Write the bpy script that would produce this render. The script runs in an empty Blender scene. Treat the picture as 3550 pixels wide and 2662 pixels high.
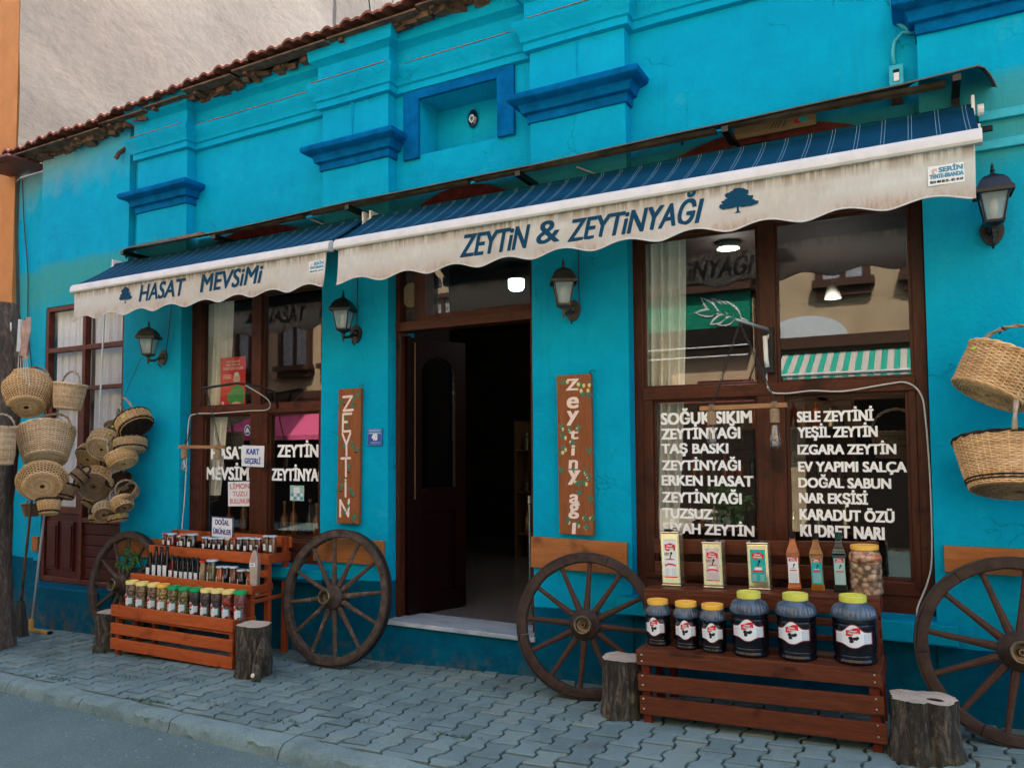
import bpy, math, random
import numpy as np
from mathutils import Vector, Matrix, noise
S = bpy.context.scene
C = S.collection
R_ = math.radians
random.seed(7)

# ---------------------------------------------------------------- camera
cam = bpy.data.cameras.new('camera'); cam.sensor_width = 36; cam.lens = 2682.58/3550*36
cam.shift_y = 92.4/3550; cam.clip_end = 400; cam.clip_start = .05
co = bpy.data.objects.new('camera', cam); C.objects.link(co)
ya, pi_, ro = 0.49118577, 0.05125027, -0.00672347
f0 = Vector((-math.sin(ya), math.cos(ya), 0)); r0 = Vector((math.cos(ya), math.sin(ya), 0)); u0 = Vector((0, 0, 1))
f1 = f0*math.cos(pi_)+u0*math.sin(pi_); u1 = -f0*math.sin(pi_)+u0*math.cos(pi_)
r2 = r0*math.cos(ro)+u1*math.sin(ro); u2 = -r0*math.sin(ro)+u1*math.cos(ro)
m = Matrix((r2, u2, -f1)).transposed().to_4x4(); m.translation = (0, -4.85, 1.6)
co.matrix_world = m
S.camera = co
# ---------------------------------------------------------------- light
SUN_EL, SUN_AZ = 50, 22          # azimuth from +Y towards +X: the sun stands behind the shop
S.view_settings.view_transform = 'Standard'; S.view_settings.look = 'None'
S.view_settings.exposure = 2.48; S.view_settings.gamma = 1
w = bpy.data.worlds.new('World'); S.world = w; w.use_nodes = True
nt = w.node_tree
sky = nt.nodes.new('ShaderNodeTexSky'); sky.sky_type = 'NISHITA'; sky.sun_disc = False
sky.sun_elevation = R_(SUN_EL); sky.sun_rotation = R_(SUN_AZ); sky.dust_density = 2.5; sky.air_density = 1.0
nt.links.new(sky.outputs[0], nt.nodes['Background'].inputs[0]); nt.nodes['Background'].inputs[1].default_value = .13
sl = bpy.data.lights.new('sun', 'SUN'); sl.energy = 3.5; sl.angle = R_(.5); sl.color = (1, .93, .82)
so = bpy.data.objects.new('sun', sl); C.objects.link(so)
sd = Vector((math.sin(R_(SUN_AZ))*math.cos(R_(SUN_EL)), math.cos(R_(SUN_AZ))*math.cos(R_(SUN_EL)), math.sin(R_(SUN_EL))))
so.rotation_euler = (-sd).to_track_quat('-Z', 'Y').to_euler(); so.location = (3, 8, 14)
S.cycles.max_bounces = 7; S.cycles.diffuse_bounces = 2; S.cycles.glossy_bounces = 4; S.cycles.transparent_max_bounces = 12
S.cycles.caustics_reflective = False; S.cycles.caustics_refractive = False; S.cycles.sample_clamp_indirect = 4
S.cycles.use_denoising = True

# ---------------------------------------------------------------- helpers
def zg(x):                       # the street climbs gently to the right
    return .036*(max(-16, min(9, x))+3.5)

class MB:
    def __init__(s): s.V = []; s.F = []; s.MI = []; s.n = 0
    def add(s, V, F, mi=0, M=None):
        V = np.asarray(V, float)
        if M is not None:
            A = np.array(M); V = V@A[:3, :3].T+A[:3, 3]
        s.V.append(V)
        if isinstance(F, np.ndarray): F = F.tolist()
        n = s.n
        s.F += [tuple(i+n for i in f) for f in F]; s.MI += [mi]*len(F); s.n += len(V)
        return s
    def box(s, x0, x1, y0, y1, z0, z1, mi=0, M=None):
        V = [(x0, y0, z0), (x1, y0, z0), (x1, y1, z0), (x0, y1, z0), (x0, y0, z1), (x1, y0, z1), (x1, y1, z1), (x0, y1, z1)]
        return s.add(V, [(0, 3, 2, 1), (4, 5, 6, 7), (0, 1, 5, 4), (1, 2, 6, 5), (2, 3, 7, 6), (3, 0, 4, 7)], mi, M)
    def lathe(s, prof, n=24, mi=0, M=None, fl=None):
        V = []; F = []
        for k, (r, z) in enumerate(prof):
            for i in range(n):
                a = 2*math.pi*i/n; q = r*(fl(a, k) if fl else 1)
                V.append((q*math.cos(a), q*math.sin(a), z))
        for k in range(len(prof)-1):
            for i in range(n):
                j = (i+1) % n; F.append((k*n+i, k*n+j, (k+1)*n+j, (k+1)*n+i))
        if prof[0][0] > 1e-6: F.append(tuple(range(n))[::-1])
        if prof[-1][0] > 1e-6: F.append(tuple((len(prof)-1)*n+i for i in range(n)))
        return s.add(V, F, mi, M)
    def tube(s, P, r, n=8, mi=0, closed=False, M=None):
        P = [Vector(p) for p in P]; N = len(P); V = []; F = []
        t = (P[1]-P[0]).normalized(); a = t.orthogonal().normalized(); prev = t
        for k, p in enumerate(P):
            if closed: t = (P[(k+1) % N]-P[k-1]).normalized()
            else: t = (P[min(k+1, N-1)]-P[max(k-1, 0)]).normalized()
            a = prev.rotation_difference(t)@a; a = (a-t*a.dot(t)).normalized(); prev = t; b = t.cross(a)
            rr = r[k] if isinstance(r, (list, tuple)) else r
            for i in range(n):
                g = 2*math.pi*i/n; V.append(p+(a*math.cos(g)+b*math.sin(g))*rr)
        K = N if closed else N-1
        for k in range(K):
            k2 = (k+1) % N
            for i in range(n):
                j = (i+1) % n; F.append((k*n+i, k*n+j, k2*n+j, k2*n+i))
        if not closed: F.append(tuple(range(n))[::-1]); F.append(tuple((N-1)*n+i for i in range(n)))
        return s.add([tuple(v) for v in V], F, mi, M)
    def ball(s, c, r, n=12, m_=8, mi=0, sc=(1, 1, 1)):
        pr = [(max(1e-5, math.sin(math.pi*k/m_))*r, -math.cos(math.pi*k/m_)*r) for k in range(m_+1)]
        M = Matrix.Translation(c)@Matrix.Diagonal((*sc, 1))
        return s.lathe(pr, n, mi, M)
    def prism(s, P, y0, y1, mi=0, M=None):     # polygon in x,z pulled from y0 to y1
        n = len(P); V = [(x, y0, z) for x, z in P]+[(x, y1, z) for x, z in P]
        F = [tuple(range(n)), tuple(range(n, 2*n))[::-1]]+[(i, i+n, (i+1) % n+n, (i+1) % n) for i in range(n)]
        return s.add(V, F, mi, M)
    def mapv(s, fn):
        s.V = [np.array([fn(*v) for v in V]).reshape(-1, 3) for V in s.V]; return s
    def merge(s, o, mi=None):
        n = s.n
        for V in o.V: s.V.append(V)
        s.F += [tuple(i+n for i in f) for f in o.F]; s.MI += (o.MI if mi is None else [mi]*len(o.F)); s.n += o.n
        return s
    def build(s, name, mats, parent=None, smooth=False, bevel=0, seg=2):
        me = bpy.data.meshes.new(name)
        me.from_pydata(np.concatenate(s.V).tolist(), [], s.F)
        if not isinstance(mats, (list, tuple)): mats = [mats]
        for q in mats: me.materials.append(q)
        if len(mats) > 1: me.polygons.foreach_set('material_index', s.MI)
        if smooth:
            me.polygons.foreach_set('use_smooth', [True]*len(me.polygons))
            if smooth != 1:
                try: me.set_sharp_from_angle(angle=R_(smooth))
                except Exception: pass
        me.update()
        o = bpy.data.objects.new(name, me); C.objects.link(o)
        if parent: o.parent = parent
        if bevel:
            b = o.modifiers.new('b', 'BEVEL'); b.width = bevel; b.segments = seg; b.limit_method = 'ANGLE'; b.angle_limit = R_(40); b.harden_normals = False
        return o

def tag(o, label=None, cat=None, group=None, kind=None):
    if label: o['label'] = label
    if cat: o['category'] = cat
    if group: o['group'] = group
    if kind: o['kind'] = kind
    return o
def thing(name, label, cat, loc=(0, 0, 0), rot=(0, 0, 0), group=None):
    o = bpy.data.objects.new(name, None); C.objects.link(o); o.location = loc; o.rotation_euler = rot; o.empty_display_size = .1
    return tag(o, label, cat, group)
def copy_tree(o, parent=None):
    c = o.copy(); C.objects.link(c); c.parent = parent
    for ch in list(o.children): copy_tree(ch, c)
    return c
def RX(a): return Matrix.Rotation(a, 4, 'X')
def RY(a): return Matrix.Rotation(a, 4, 'Y')
def RZ(a): return Matrix.Rotation(a, 4, 'Z')
def T(x, y, z): return Matrix.Translation((x, y, z))

# ---------------------------------------------------------------- materials
def nodes(name):
    m = bpy.data.materials.new(name); m.use_nodes = True; t = m.node_tree
    return m, t, t.nodes['Principled BSDF']
def N(t, ty, **kw):
    n = t.nodes.new(ty)
    for k, v in kw.items():
        if k.startswith('i_'): n.inputs[k[2:].replace('_', ' ')].default_value = v
        else: setattr(n, k, v)
    return n
def ramp(t, src, stops):
    r = t.nodes.new('ShaderNodeValToRGB'); e = r.color_ramp.elements
    while len(e) < len(stops): e.new(.5)
    for q, (p, c) in zip(e, stops):
        q.position = p; q.color = (*c, 1) if len(c) == 3 else c
    t.links.new(src, r.inputs[0]); return r.outputs[0]
def coords(t, scale=(1, 1, 1), rot=(0, 0, 0), own=False):
    c = t.nodes.new('ShaderNodeTexCoord'); mp = t.nodes.new('ShaderNodeMapping'); mp.inputs['Scale'].default_value = scale; mp.inputs['Rotation'].default_value = rot
    src = c.outputs['Object']
    if own:                     # every plank, wheel and stump gets its own stretch of grain
        oi = t.nodes.new('ShaderNodeObjectInfo'); ad = t.nodes.new('ShaderNodeVectorMath'); ad.operation = 'MULTIPLY_ADD'; ad.inputs[1].default_value = (3.1, 3.1, 3.1)
        t.links.new(oi.outputs['Location'], ad.inputs[0]); t.links.new(src, ad.inputs[2]); src = ad.outputs[0]
    t.links.new(src, mp.inputs[0]); return mp.outputs[0]
def noiz(t, vec, scale, detail=4, rough=.6, dist=0):
    n = N(t, 'ShaderNodeTexNoise'); n.inputs['Scale'].default_value = scale; n.inputs['Detail'].default_value = detail
    n.inputs['Roughness'].default_value = rough; n.inputs['Distortion'].default_value = dist; t.links.new(vec, n.inputs['Vector']); return n.outputs[0]
def bump(t, b, h, strength, dist=.01, prev=None):
    n = N(t, 'ShaderNodeBump'); n.inputs['Strength'].default_value = strength; n.inputs['Distance'].default_value = dist
    t.links.new(h, n.inputs['Height'])
    if prev: t.links.new(prev, n.inputs['Normal'])
    t.links.new(n.outputs[0], b.inputs['Normal']); return n.outputs[0]
def mixc(t, fac, a, b, mode='MIX'):
    m = N(t, 'ShaderNodeMix', data_type='RGBA', blend_type=mode)
    for s_, v in ((m.inputs[0], fac), (m.inputs[6], a), (m.inputs[7], b)):
        if isinstance(v, (int, float)): s_.default_value = v
        elif isinstance(v, tuple): s_.default_value = (*v, 1)
        else: t.links.new(v, s_)
    return m.outputs[2]
_cache = {}
def flat(name, col, rough=.6, metal=0, var=.12, scale=25, bmp=0, coat=0, spec=None):
    if name in _cache: return _cache[name]
    m, t, b = nodes(name); v = coords(t, own=True)
    n = noiz(t, v, scale, 5)
    lo = tuple(c*(1-var) for c in col); hi = tuple(min(1, c*(1+var)) for c in col)
    t.links.new(ramp(t, n, [(.3, lo), (.7, hi)]), b.inputs['Base Color'])
    b.inputs['Roughness'].default_value = rough; b.inputs['Metallic'].default_value = metal
    if coat: b.inputs['Coat Weight'].default_value = coat; b.inputs['Coat Roughness'].default_value = .08
    b.inputs['Specular IOR Level'].default_value = spec if spec is not None else (.5 if coat or metal else .2)
    if bmp: bump(t, b, n, bmp, .003)
    _cache[name] = m; return m
def wood(name, c1, c2, axis=0, rough=.5, scale=1, knots=True, wear=None, bmp=.25):
    if name in _cache: return _cache[name]
    m, t, b = nodes(name)
    sc = [14*scale]*3; sc[axis] = 1.1*scale
    v = coords(t, tuple(sc), own=True); n1 = noiz(t, v, 2.2, 6, .65, .8); n2 = noiz(t, v, 9, 4, .7)
    v2 = coords(t, (1, 1, 1), own=True); n3 = noiz(t, v2, 4.5, 3, .5, .4)
    col = ramp(t, n1, [(.25, c1), (.5, tuple((a+b_)/2 for a, b_ in zip(c1, c2))), (.75, c2)])
    col = mixc(t, .35, col, ramp(t, n2, [(.3, tuple(c*.55 for c in c1)), (.7, tuple(min(1, c*1.25) for c in c2))]))
    if knots: col = mixc(t, ramp(t, n3, [(.60, (0, 0, 0)), (.72, (.75,)*3)]), col, tuple(c*.35 for c in c1))
    if wear: col = mixc(t, ramp(t, noiz(t, v2, 11, 6, .75), [(.54, (0, 0, 0)), (.64, (.8,)*3)]), col, wear)
    t.links.new(col, b.inputs['Base Color']); b.inputs['Roughness'].default_value = rough
    b.inputs['Specular IOR Level'].default_value = .2
    bump(t, b, n1, bmp, .004); _cache[name] = m; return m
def glass(name, tint=(1, 1, 1), ior=1.5, rough=0, boost=1.0, base=.0):
    if name in _cache: return _cache[name]
    m = bpy.data.materials.new(name); m.use_nodes = True; t = m.node_tree; t.nodes.clear()
    o = t.nodes.new('ShaderNodeOutputMaterial'); mx = t.nodes.new('ShaderNodeMixShader')
    tr = t.nodes.new('ShaderNodeBsdfTransparent'); tr.inputs[0].default_value = (*tint, 1)
    gl = t.nodes.new('ShaderNodeBsdfGlossy'); gl.inputs['Roughness'].default_value = rough
    fr = t.nodes.new('ShaderNodeFresnel'); fr.inputs[0].default_value = ior
    ma = N(t, 'ShaderNodeMath', operation='MULTIPLY_ADD'); ma.inputs[1].default_value = boost; ma.inputs[2].default_value = base; ma.use_clamp = True
    gg = t.nodes.new('ShaderNodeNewGeometry'); io = N(t, 'ShaderNodeMapRange'); io.inputs[3].default_value = ior; io.inputs[4].default_value = 1/ior; t.links.new(gg.outputs['Backfacing'], io.inputs[0]); t.links.new(io.outputs[0], fr.inputs[0])
    t.links.new(fr.outputs[0], ma.inputs[0]); t.links.new(ma.outputs[0], mx.inputs[0]); t.links.new(tr.outputs[0], mx.inputs[1]); t.links.new(gl.outputs[0], mx.inputs[2])
    t.links.new(mx.outputs[0], o.inputs[0]); _cache[name] = m; return m
def emit(name, col, st):
    if name in _cache: return _cache[name]
    m, t, b = nodes(name); b.inputs['Base Color'].default_value = (*col, 1); b.inputs['Emission Color'].default_value = (*col, 1); b.inputs['Emission Strength'].default_value = st
    _cache[name] = m; return m

def make_wallpaint():
    m, t, b = nodes('turquoise_plaster'); v = coords(t)
    n1 = noiz(t, v, .9, 5, .6, .3); n2 = noiz(t, v, 7, 8, .7); n3 = noiz(t, v, 45, 6, .7)
    base = ramp(t, n1, [(.3, (.0, .275, .45)), (.5, (.0, .325, .52)), (.72, (.002, .39, .58))])
    base = mixc(t, .25, base, ramp(t, n2, [(.3, (.0, .23, .43)), (.7, (.0, .42, .66))]))
    # faint chalky wear patches and stray cracks
    sx = N(t, 'ShaderNodeSeparateXYZ'); t.links.new(v, sx.inputs[0])
    vo = N(t, 'ShaderNodeTexVoronoi', feature='DISTANCE_TO_EDGE'); vo.inputs['Scale'].default_value = 1.3
    dv = N(t, 'ShaderNodeVectorMath', operation='ADD'); t.links.new(v, dv.inputs[0])
    nn = N(t, 'ShaderNodeTexNoise'); nn.inputs['Scale'].default_value = 2.5; nn.inputs['Detail'].default_value = 6; t.links.new(v, nn.inputs['Vector'])
    sc_ = N(t, 'ShaderNodeVectorMath', operation='SCALE'); sc_.inputs['Scale'].default_value = .9; t.links.new(nn.outputs[1], sc_.inputs[0]); t.links.new(sc_.outputs[0], dv.inputs[1])
    t.links.new(dv.outputs[0], vo.inputs['Vector'])
    ck = ramp(t, vo.outputs['Distance'], [(0, (1, 1, 1)), (.006, (0, 0, 0))])
    ckm = mixc(t, ramp(t, noiz(t, v, 1.7, 2), [(.52, (0, 0, 0)), (.58, (1, 1, 1))]), (0, 0, 0), ck)
    base = mixc(t, mixc(t, .3, ckm, (0, 0, 0)), base, (.0, .16, .20))
    # bleached patch near the left eave, by place on the wall
    def lin(inp, lo, hi):
        mr = N(t, 'ShaderNodeMapRange'); mr.inputs[1].default_value = lo; mr.inputs[2].default_value = hi; t.links.new(inp, mr.inputs[0]); return mr.outputs[0]
    def mul(a, c, op='MULTIPLY'):
        q = N(t, 'ShaderNodeMath', operation=op); 
        for k, val in enumerate((a, c)):
            if isinstance(val, (int, float)): q.inputs[k].default_value = val
            else: t.links.new(val, q.inputs[k])
        return q.outputs[0]
    wob = mul(noiz(t, v, 3, 4), .9)
    px = mul(lin(sx.outputs[0], -6.6, -8.2), lin(mul(sx.outputs[2], wob, 'ADD'), 4.75, 5.25))
    base = mixc(t, mul(px, .75), base, (.22, .34, .34))
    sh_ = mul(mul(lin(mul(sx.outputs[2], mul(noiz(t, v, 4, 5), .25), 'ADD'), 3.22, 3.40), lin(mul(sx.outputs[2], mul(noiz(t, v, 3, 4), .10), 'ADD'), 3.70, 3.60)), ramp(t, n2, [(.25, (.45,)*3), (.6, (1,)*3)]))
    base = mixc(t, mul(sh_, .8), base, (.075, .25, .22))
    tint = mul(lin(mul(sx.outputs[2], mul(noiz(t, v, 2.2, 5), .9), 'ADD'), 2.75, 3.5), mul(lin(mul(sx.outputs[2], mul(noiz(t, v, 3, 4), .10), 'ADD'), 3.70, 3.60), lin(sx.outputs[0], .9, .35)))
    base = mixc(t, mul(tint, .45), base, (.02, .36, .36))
    stk = mul(ramp(t, noiz(t, coords(t, (1, 1, .06)), 16, 5, .7), [(.55, (0,)*3), (.72, (1,)*3)]), ramp(t, n1, [(.4, (0,)*3), (.6, (1,)*3)]))
    base = mixc(t, mul(stk, .28), base, (.0, .20, .27))
    base = mixc(t, mul(ramp(t, noiz(t, v, 3.3, 9, .8), [(.60, (0,)*3), (.70, (1,)*3)]), .3), base, (.06, .42, .50))
    # navy plinth below a hand painted line
    line = mul(mul(lin(sx.outputs[0], -8.1, -3.7), .12), mul(lin(sx.outputs[0], -3.6, -2.5), -.075), 'ADD')
    zz = mul(mul(sx.outputs[2], line, 'SUBTRACT'), mul(noiz(t, v, 6, 3), .02), 'ADD')
    isl = mul(zz, .487, 'LESS_THAN')
    navy = ramp(t, n2, [(.3, (.0, .062, .125)), (.7, (.0, .11, .185))])
    # damp, flaking foot of the wall
    foot = mul(lin(sx.outputs[2], .16, -.06), ramp(t, noiz(t, v, 9, 8, .75), [(.48, (0, 0, 0)), (.6, (1, 1, 1))]))
    navy = mixc(t, foot, navy, (.085, .095, .09))
    base = mixc(t, isl, base, navy)
    t.links.new(base, b.inputs['Base Color']); b.inputs['Roughness'].default_value = .75; b.inputs['Specular IOR Level'].default_value = .06
    q = bump(t, b, n2, .55, .016); q = bump(t, b, n3, .35, .004, q); bump(t, b, ckm, .6, -.004, q)
    return m
PLASTER = make_wallpaint()
BLUE = flat('cobalt_paint', (.0, .108, .30), .85, spec=.04, var=.3, scale=9, bmp=.35)
def make_render_wall():
    m, t, b = nodes('grey_cement_render'); v = coords(t)
    n1 = noiz(t, v, .45, 6, .6, .6); n2 = noiz(t, v, 9, 9, .75); n3 = noiz(t, coords(t, (1, .8, 1.3), (.6, 0, 0)), 1.5, 9, .62, .25)
    c = ramp(t, n1, [(.3, (.048, .041, .034)), (.5, (.084, .071, .058)), (.7, (.13, .100, .080))])
    c = mixc(t, .3, c, ramp(t, n2, [(.3, (.06, .053, .045)), (.7, (.175, .15, .122))]))
    t.links.new(c, b.inputs['Base Color']); b.inputs['Roughness'].default_value = .85
    q = bump(t, b, n3, .32, .07); bump(t, b, n2, .25, .008, q); return m
RENDER = make_render_wall()
ORANGE = flat('orange_stucco', (.50, .21, .065), .8, var=.12, scale=4, bmp=.3)
def make_asphalt():
    m, t, b = nodes('worn_asphalt'); v = coords(t)
    n1 = noiz(t, v, 1.3, 6, .6); n2 = noiz(t, v, 120, 3, .6); n3 = noiz(t, v, 14, 8, .7)
    c = ramp(t, n2, [(.3, (.065, .11, .10)), (.55, (.11, .17, .16)), (.75, (.24, .31, .29))])
    c = mixc(t, .35, c, ramp(t, n1, [(.3, (.055, .085, .09)), (.7, (.15, .20, .205))]))
    c = mixc(t, ramp(t, n3, [(.6, (0, 0, 0)), (.75, (.6,)*3)]), c, (.055, .06, .055))
    t.links.new(c, b.inputs['Base Color']); b.inputs['Roughness'].default_value = .9; b.inputs['Specular IOR Level'].default_value = .12
    q = bump(t, b, n3, .7, .014); bump(t, b, n2, 1.0, .006, q); return m
def make_paver(name, island=True):
    m, t, b = nodes(name); v = coords(t)
    n1 = noiz(t, v, 2.2, 6, .65); n2 = noiz(t, v, 90, 5, .7); n3 = noiz(t, v, 16, 6, .7)
    c = ramp(t, n1, [(.3, (.105, .160, .155)), (.7, (.185, .262, .245))])
    c = mixc(t, .35, c, ramp(t, n2, [(.3, (.09, .14, .14)), (.7, (.29, .39, .37))]))
    if island:
        g = N(t, 'ShaderNodeNewGeometry')
        c = mixc(t, .5, c, ramp(t, g.outputs['Random Per Island'], [(0, (.07, .105, .105)), (.35, (.115, .17, .172)), (.75, (.155, .225, .22)), (1, (.20, .24, .205))]))
    c = mixc(t, ramp(t, n3, [(.62, (0, 0, 0)), (.74, (.55,)*3)]), c, (.07, .075, .06))
    c = mixc(t, ramp(t, noiz(t, v, 5.5, 8, .75), [(.5, (0,)*3), (.68, (.5,)*3)]), c, (.075, .085, .075))
    t.links.new(c, b.inputs['Base Color']); b.inputs['Roughness'].default_value = .88; b.inputs['Specular IOR Level'].default_value = .12
    q = bump(t, b, n3, .3, .006); bump(t, b, n2, .5, .0025, q); return m
PAVER = make_paver('concrete_paver'); KERB = make_paver('kerb_concrete', False); KERB.node_tree.nodes['Principled BSDF'].inputs['Roughness'].default_value = .92
DIRT = flat('joint_dirt', (.008, .009, .007), .95, var=.5, scale=40, bmp=.5)
STAND1 = wood('orange_stained_pine', (.27, .046, .012), (.56, .125, .028), 0, .42)
STAND1Z = wood('orange_stained_pine_upright', (.22, .038, .012), (.38, .075, .020), 2, .45)
STAND2 = wood('red_brown_pine', (.035, .009, .005), (.165, .046, .018), 0, .42)
STAND2Z = wood('red_brown_pine_upright', (.065, .010, .006), (.15, .024, .011), 2, .45)
OLDBOARD = wood('varnished_board', (.26, .085, .025), (.42, .16, .05), 0, .4)
FRAMEZ = wood('dark_window_timber', (.020, .006, .004), (.105, .028, .011), 2, .4, wear=(.03, .012, .008))
FRAMEX = wood('dark_window_timber_rail', (.028, .008, .005), (.12, .03, .011), 0, .4, wear=(.03, .012, .008))
DOORW = wood('dark_red_door', (.003, .0008, .0007), (.010, .0016, .0014), 2, .35, knots=False)
REDPANEL = wood('maroon_panel', (.045, .006, .006), (.085, .011, .008), 2, .45, knots=False)
OLDW = wood('weathered_spoke_wood', (.03, .020, .014), (.10, .066, .046), 0, .75, wear=(.20, .155, .12), knots=False, bmp=.6, scale=1.5)
RIMW = flat('weathered_rim_wood', (.10, .07, .052), .8, var=.55, scale=17, bmp=.8)
RIMD = flat('dark_brown_rim_wood', (.042, .025, .018), .7, var=.45, scale=17, bmp=.7)
IRON = flat('dark_rusty_iron', (.022, .018, .017), .6, .4, var=.4, bmp=.4)
BLACKM = flat('black_lacquered_metal', (.012, .012, .013), .35, .3, var=.3)
STEEL = flat('galvanised_steel', (.35, .36, .36), .4, .7)
WHITEP = flat('white_powder_coat', (.74, .73, .72), .35, var=.04)
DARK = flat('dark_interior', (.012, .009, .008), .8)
PANE = glass('window_glass', (.93, .96, .95), 1.5, 0, 2.1, .03)
WHITEV = flat('white_vinyl', (.93, .94, .95), .4, var=.02)
ROPE = flat('natural_rope', (.28, .19, .11), .9, var=.4, scale=120, bmp=.7)
PAPER = flat('white_paper', (.78, .80, .84), .6, var=.03)
REDP = flat('label_red', (.62, .02, .03), .4, var=.05)
TEALP = flat('label_teal', (.02, .36, .33), .4, var=.1)
MAROON = flat('label_maroon', (.22, .03, .03), .4, var=.1)
LWHITE = flat('label_white', (.72, .76, .78), .4, var=.04)
LGREY = flat('label_grey_print', (.46, .54, .58), .5, var=.3, scale=300)
LBLACK = flat('label_black', (.015, .013, .02), .4)
NAVYT = flat('navy_lettering', (.0, .045, .10), .8, var=.1)

# ---------------------------------------------------------------- lettering
_tc = {}
def raw_text(body):
    if body in _tc: return _tc[body]
    c = bpy.data.curves.new('t', 'FONT'); c.body = body; c.size = 1; c.resolution_u = 4
    o = bpy.data.objects.new('t', c); me = o.to_mesh()
    V = np.array([v.co[:] for v in me.vertices]) if len(me.vertices) else np.zeros((0, 3)); F = [tuple(p.vertices) for p in me.polygons]
    o.to_mesh_clear(); bpy.data.objects.remove(o); bpy.data.curves.remove(c)
    _tc[body] = (V, F); return V, F
CAPH = float(raw_text('H')[0][:, 1].max())
def text(mb, body, u, v, h, wid=None, bold=.05, mi=0, w0=.001, shear=0, centre=False):
    V, F = raw_text(body)
    if not len(V): return mb
    V = V.copy(); k = h/CAPH; V[:, 0] -= V[:, 0].min(); kx = (wid/V[:, 0].max()) if wid else k
    V = V*[kx, k, 1]; V[:, 0] += shear*V[:, 1]; b = bold*h
    if centre: V[:, 0] -= V[:, 0].max()/2
    offs = [(0, 0)] if bold <= 0 else [(i*b, j*b*.55) for i in (-1, 0, 1) for j in (-1, 0, 1)]
    for i, (dx, dy) in enumerate(offs):
        W = V+[u+dx+(b if not centre else 0), v+dy+b*0, w0+i*.00006]; mb.add(W, F, mi)
    return mb
def strip(mb, us, lo, hi, w, mi):       # 2-D shape between two curves, in label space (u, v, w)
    V = []
    for u in us: V += [(u, lo(u), w), (u, hi(u), w)]
    n = len(us); mb.add(V, [(2*i, 2*i+2, 2*i+3, 2*i+1) for i in range(n-1)], mi)
def rect(mb, u0, u1, v0, v1, w, mi, n=9):
    us = [u0+(u1-u0)*i/(n-1) for i in range(n)]; strip(mb, us, lambda u: v0, lambda u: v1, w, mi)
def disc(mb, u, v, ru, rv, w, mi, n=14, ang=0):
    V = [(u+ru*math.cos(a)*math.cos(ang)-rv*math.sin(a)*math.sin(ang), v+ru*math.cos(a)*math.sin(ang)+rv*math.sin(a)*math.cos(ang), w) for a in [2*math.pi*i/n for i in range(n)]]
    mb.add(V, [tuple(range(n))], mi)
def stroke(mb, pts, wd, w, mi):
    for i, ((x0, y0), (x1, y1)) in enumerate(zip(pts, pts[1:])):
        d = math.hypot(x1-x0, y1-y0) or 1; nx, ny = -(y1-y0)/d*wd/2, (x1-x0)/d*wd/2
        mb.add([(x0+nx, y0+ny, w+i*5e-5), (x0-nx, y0-ny, w+i*5e-5), (x1-nx, y1-ny, w+i*5e-5), (x1+nx, y1+ny, w+i*5e-5)], [(0, 1, 2, 3)], mi)
        disc(mb, x1, y1, wd/2, wd/2, w+i*5e-5+2.5e-5, mi, 8)
    disc(mb, *pts[0], wd/2, wd/2, w-2e-5, mi, 8)
def on_plane(x0, y0, z0): return lambda u, v, w_: (x0+u, y0-w_, z0+v)
def on_cyl(R, z0, a0=0): return lambda u, v, w_: ((R+w_)*math.sin(u/R+a0), -(R+w_)*math.cos(u/R+a0), z0+v)

# ================================================================ GROUND
def kerb_y(x): return -1.443-.067*(x+4.569)
g = MB(); xs = [-60, -40]+[-16+i*.5 for i in range(51)]+[14, 40, 60]
V = []; F = []
for x in xs: V += [(x, -60, zg(x)-.075), (x, kerb_y(x)-.10, zg(x)-.075)]
F = [(2*i, 2*i+2, 2*i+3, 2*i+1) for i in range(len(xs)-1)]
tag(g.add(V, F).build('road', make_asphalt()), kind='structure')
g = MB(); V = []
for x in xs: V += [(x, kerb_y(x)-.12, zg(x)-.03), (x, 60, zg(x)-.03)]
tag(g.add(V, F).build('ground', DIRT), kind='structure')
# interlocking S-shaped pavers, each one a real block
def zig(y, per=.20, amp=.0135):
    t = (y/per) % 1
    if t < .17: q = -1
    elif t < .33: q = -1+2*(t-.17)/.16
    elif t < .67: q = 1
    elif t < .83: q = 1-2*(t-.67)/.16
    else: q = -1
    return q*amp
g = MB(); rnd = random.Random(3); k = -90
PW, PL, J = .150, .20, .0075
x = -9.6
col = 0
while x < 3.2:
    yb = kerb_y(x+PW/2)+.012
    y = yb-rnd.random()*0; off = (col % 2)*PL/2
    r_ = math.floor((yb-off)/PL)
    while r_*PL+off < .03:
        a = max(r_*PL+off, yb); b_ = min(r_*PL+off+PL, .06); r_ += 1
        if b_-a < .03: continue
        n = 20; ys = [a+J+(b_-a-2*J)*i/n for i in range(n+1)]
        ph = off
        sg = 1-2*(col % 2); L = [(x+J+sg*zig(q), q) for q in ys]; Rr = [(x+PW-J-sg*zig(q), q) for q in ys]
        P = L+Rr[::-1]
        cx, cy = x+PW/2, (a+b_)/2; dz = rnd.uniform(-.004, .004); tx, ty = rnd.uniform(-.02, .02), rnd.uniform(-.015, .015)
        top = [(px, py, zg(px)+dz+(px-cx)*tx+(py-cy)*ty) for px, py in P]
        m_ = len(P); bev = .006
        inn = []
        for px, py, pz in top:
            dx, dy = px-cx, py-cy; inn.append((cx+dx*(1-bev/(PW/2)), cy+dy*(1-bev/((b_-a)/2)), pz+.004))
        low = [(px, py, pz-.035) for px, py, pz in top]
        V = inn+top+low; F = [tuple(range(m_))]
        for i in range(m_):
            j = (i+1) % m_
            F += [(i, i+m_, j+m_, j), (i+m_, i+2*m_, j+2*m_, j+m_)]
        g.add(V, [f[::-1] for f in F])
    x += PW; col += 1
tag(g.build('pavement', PAVER), kind='structure')
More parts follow.
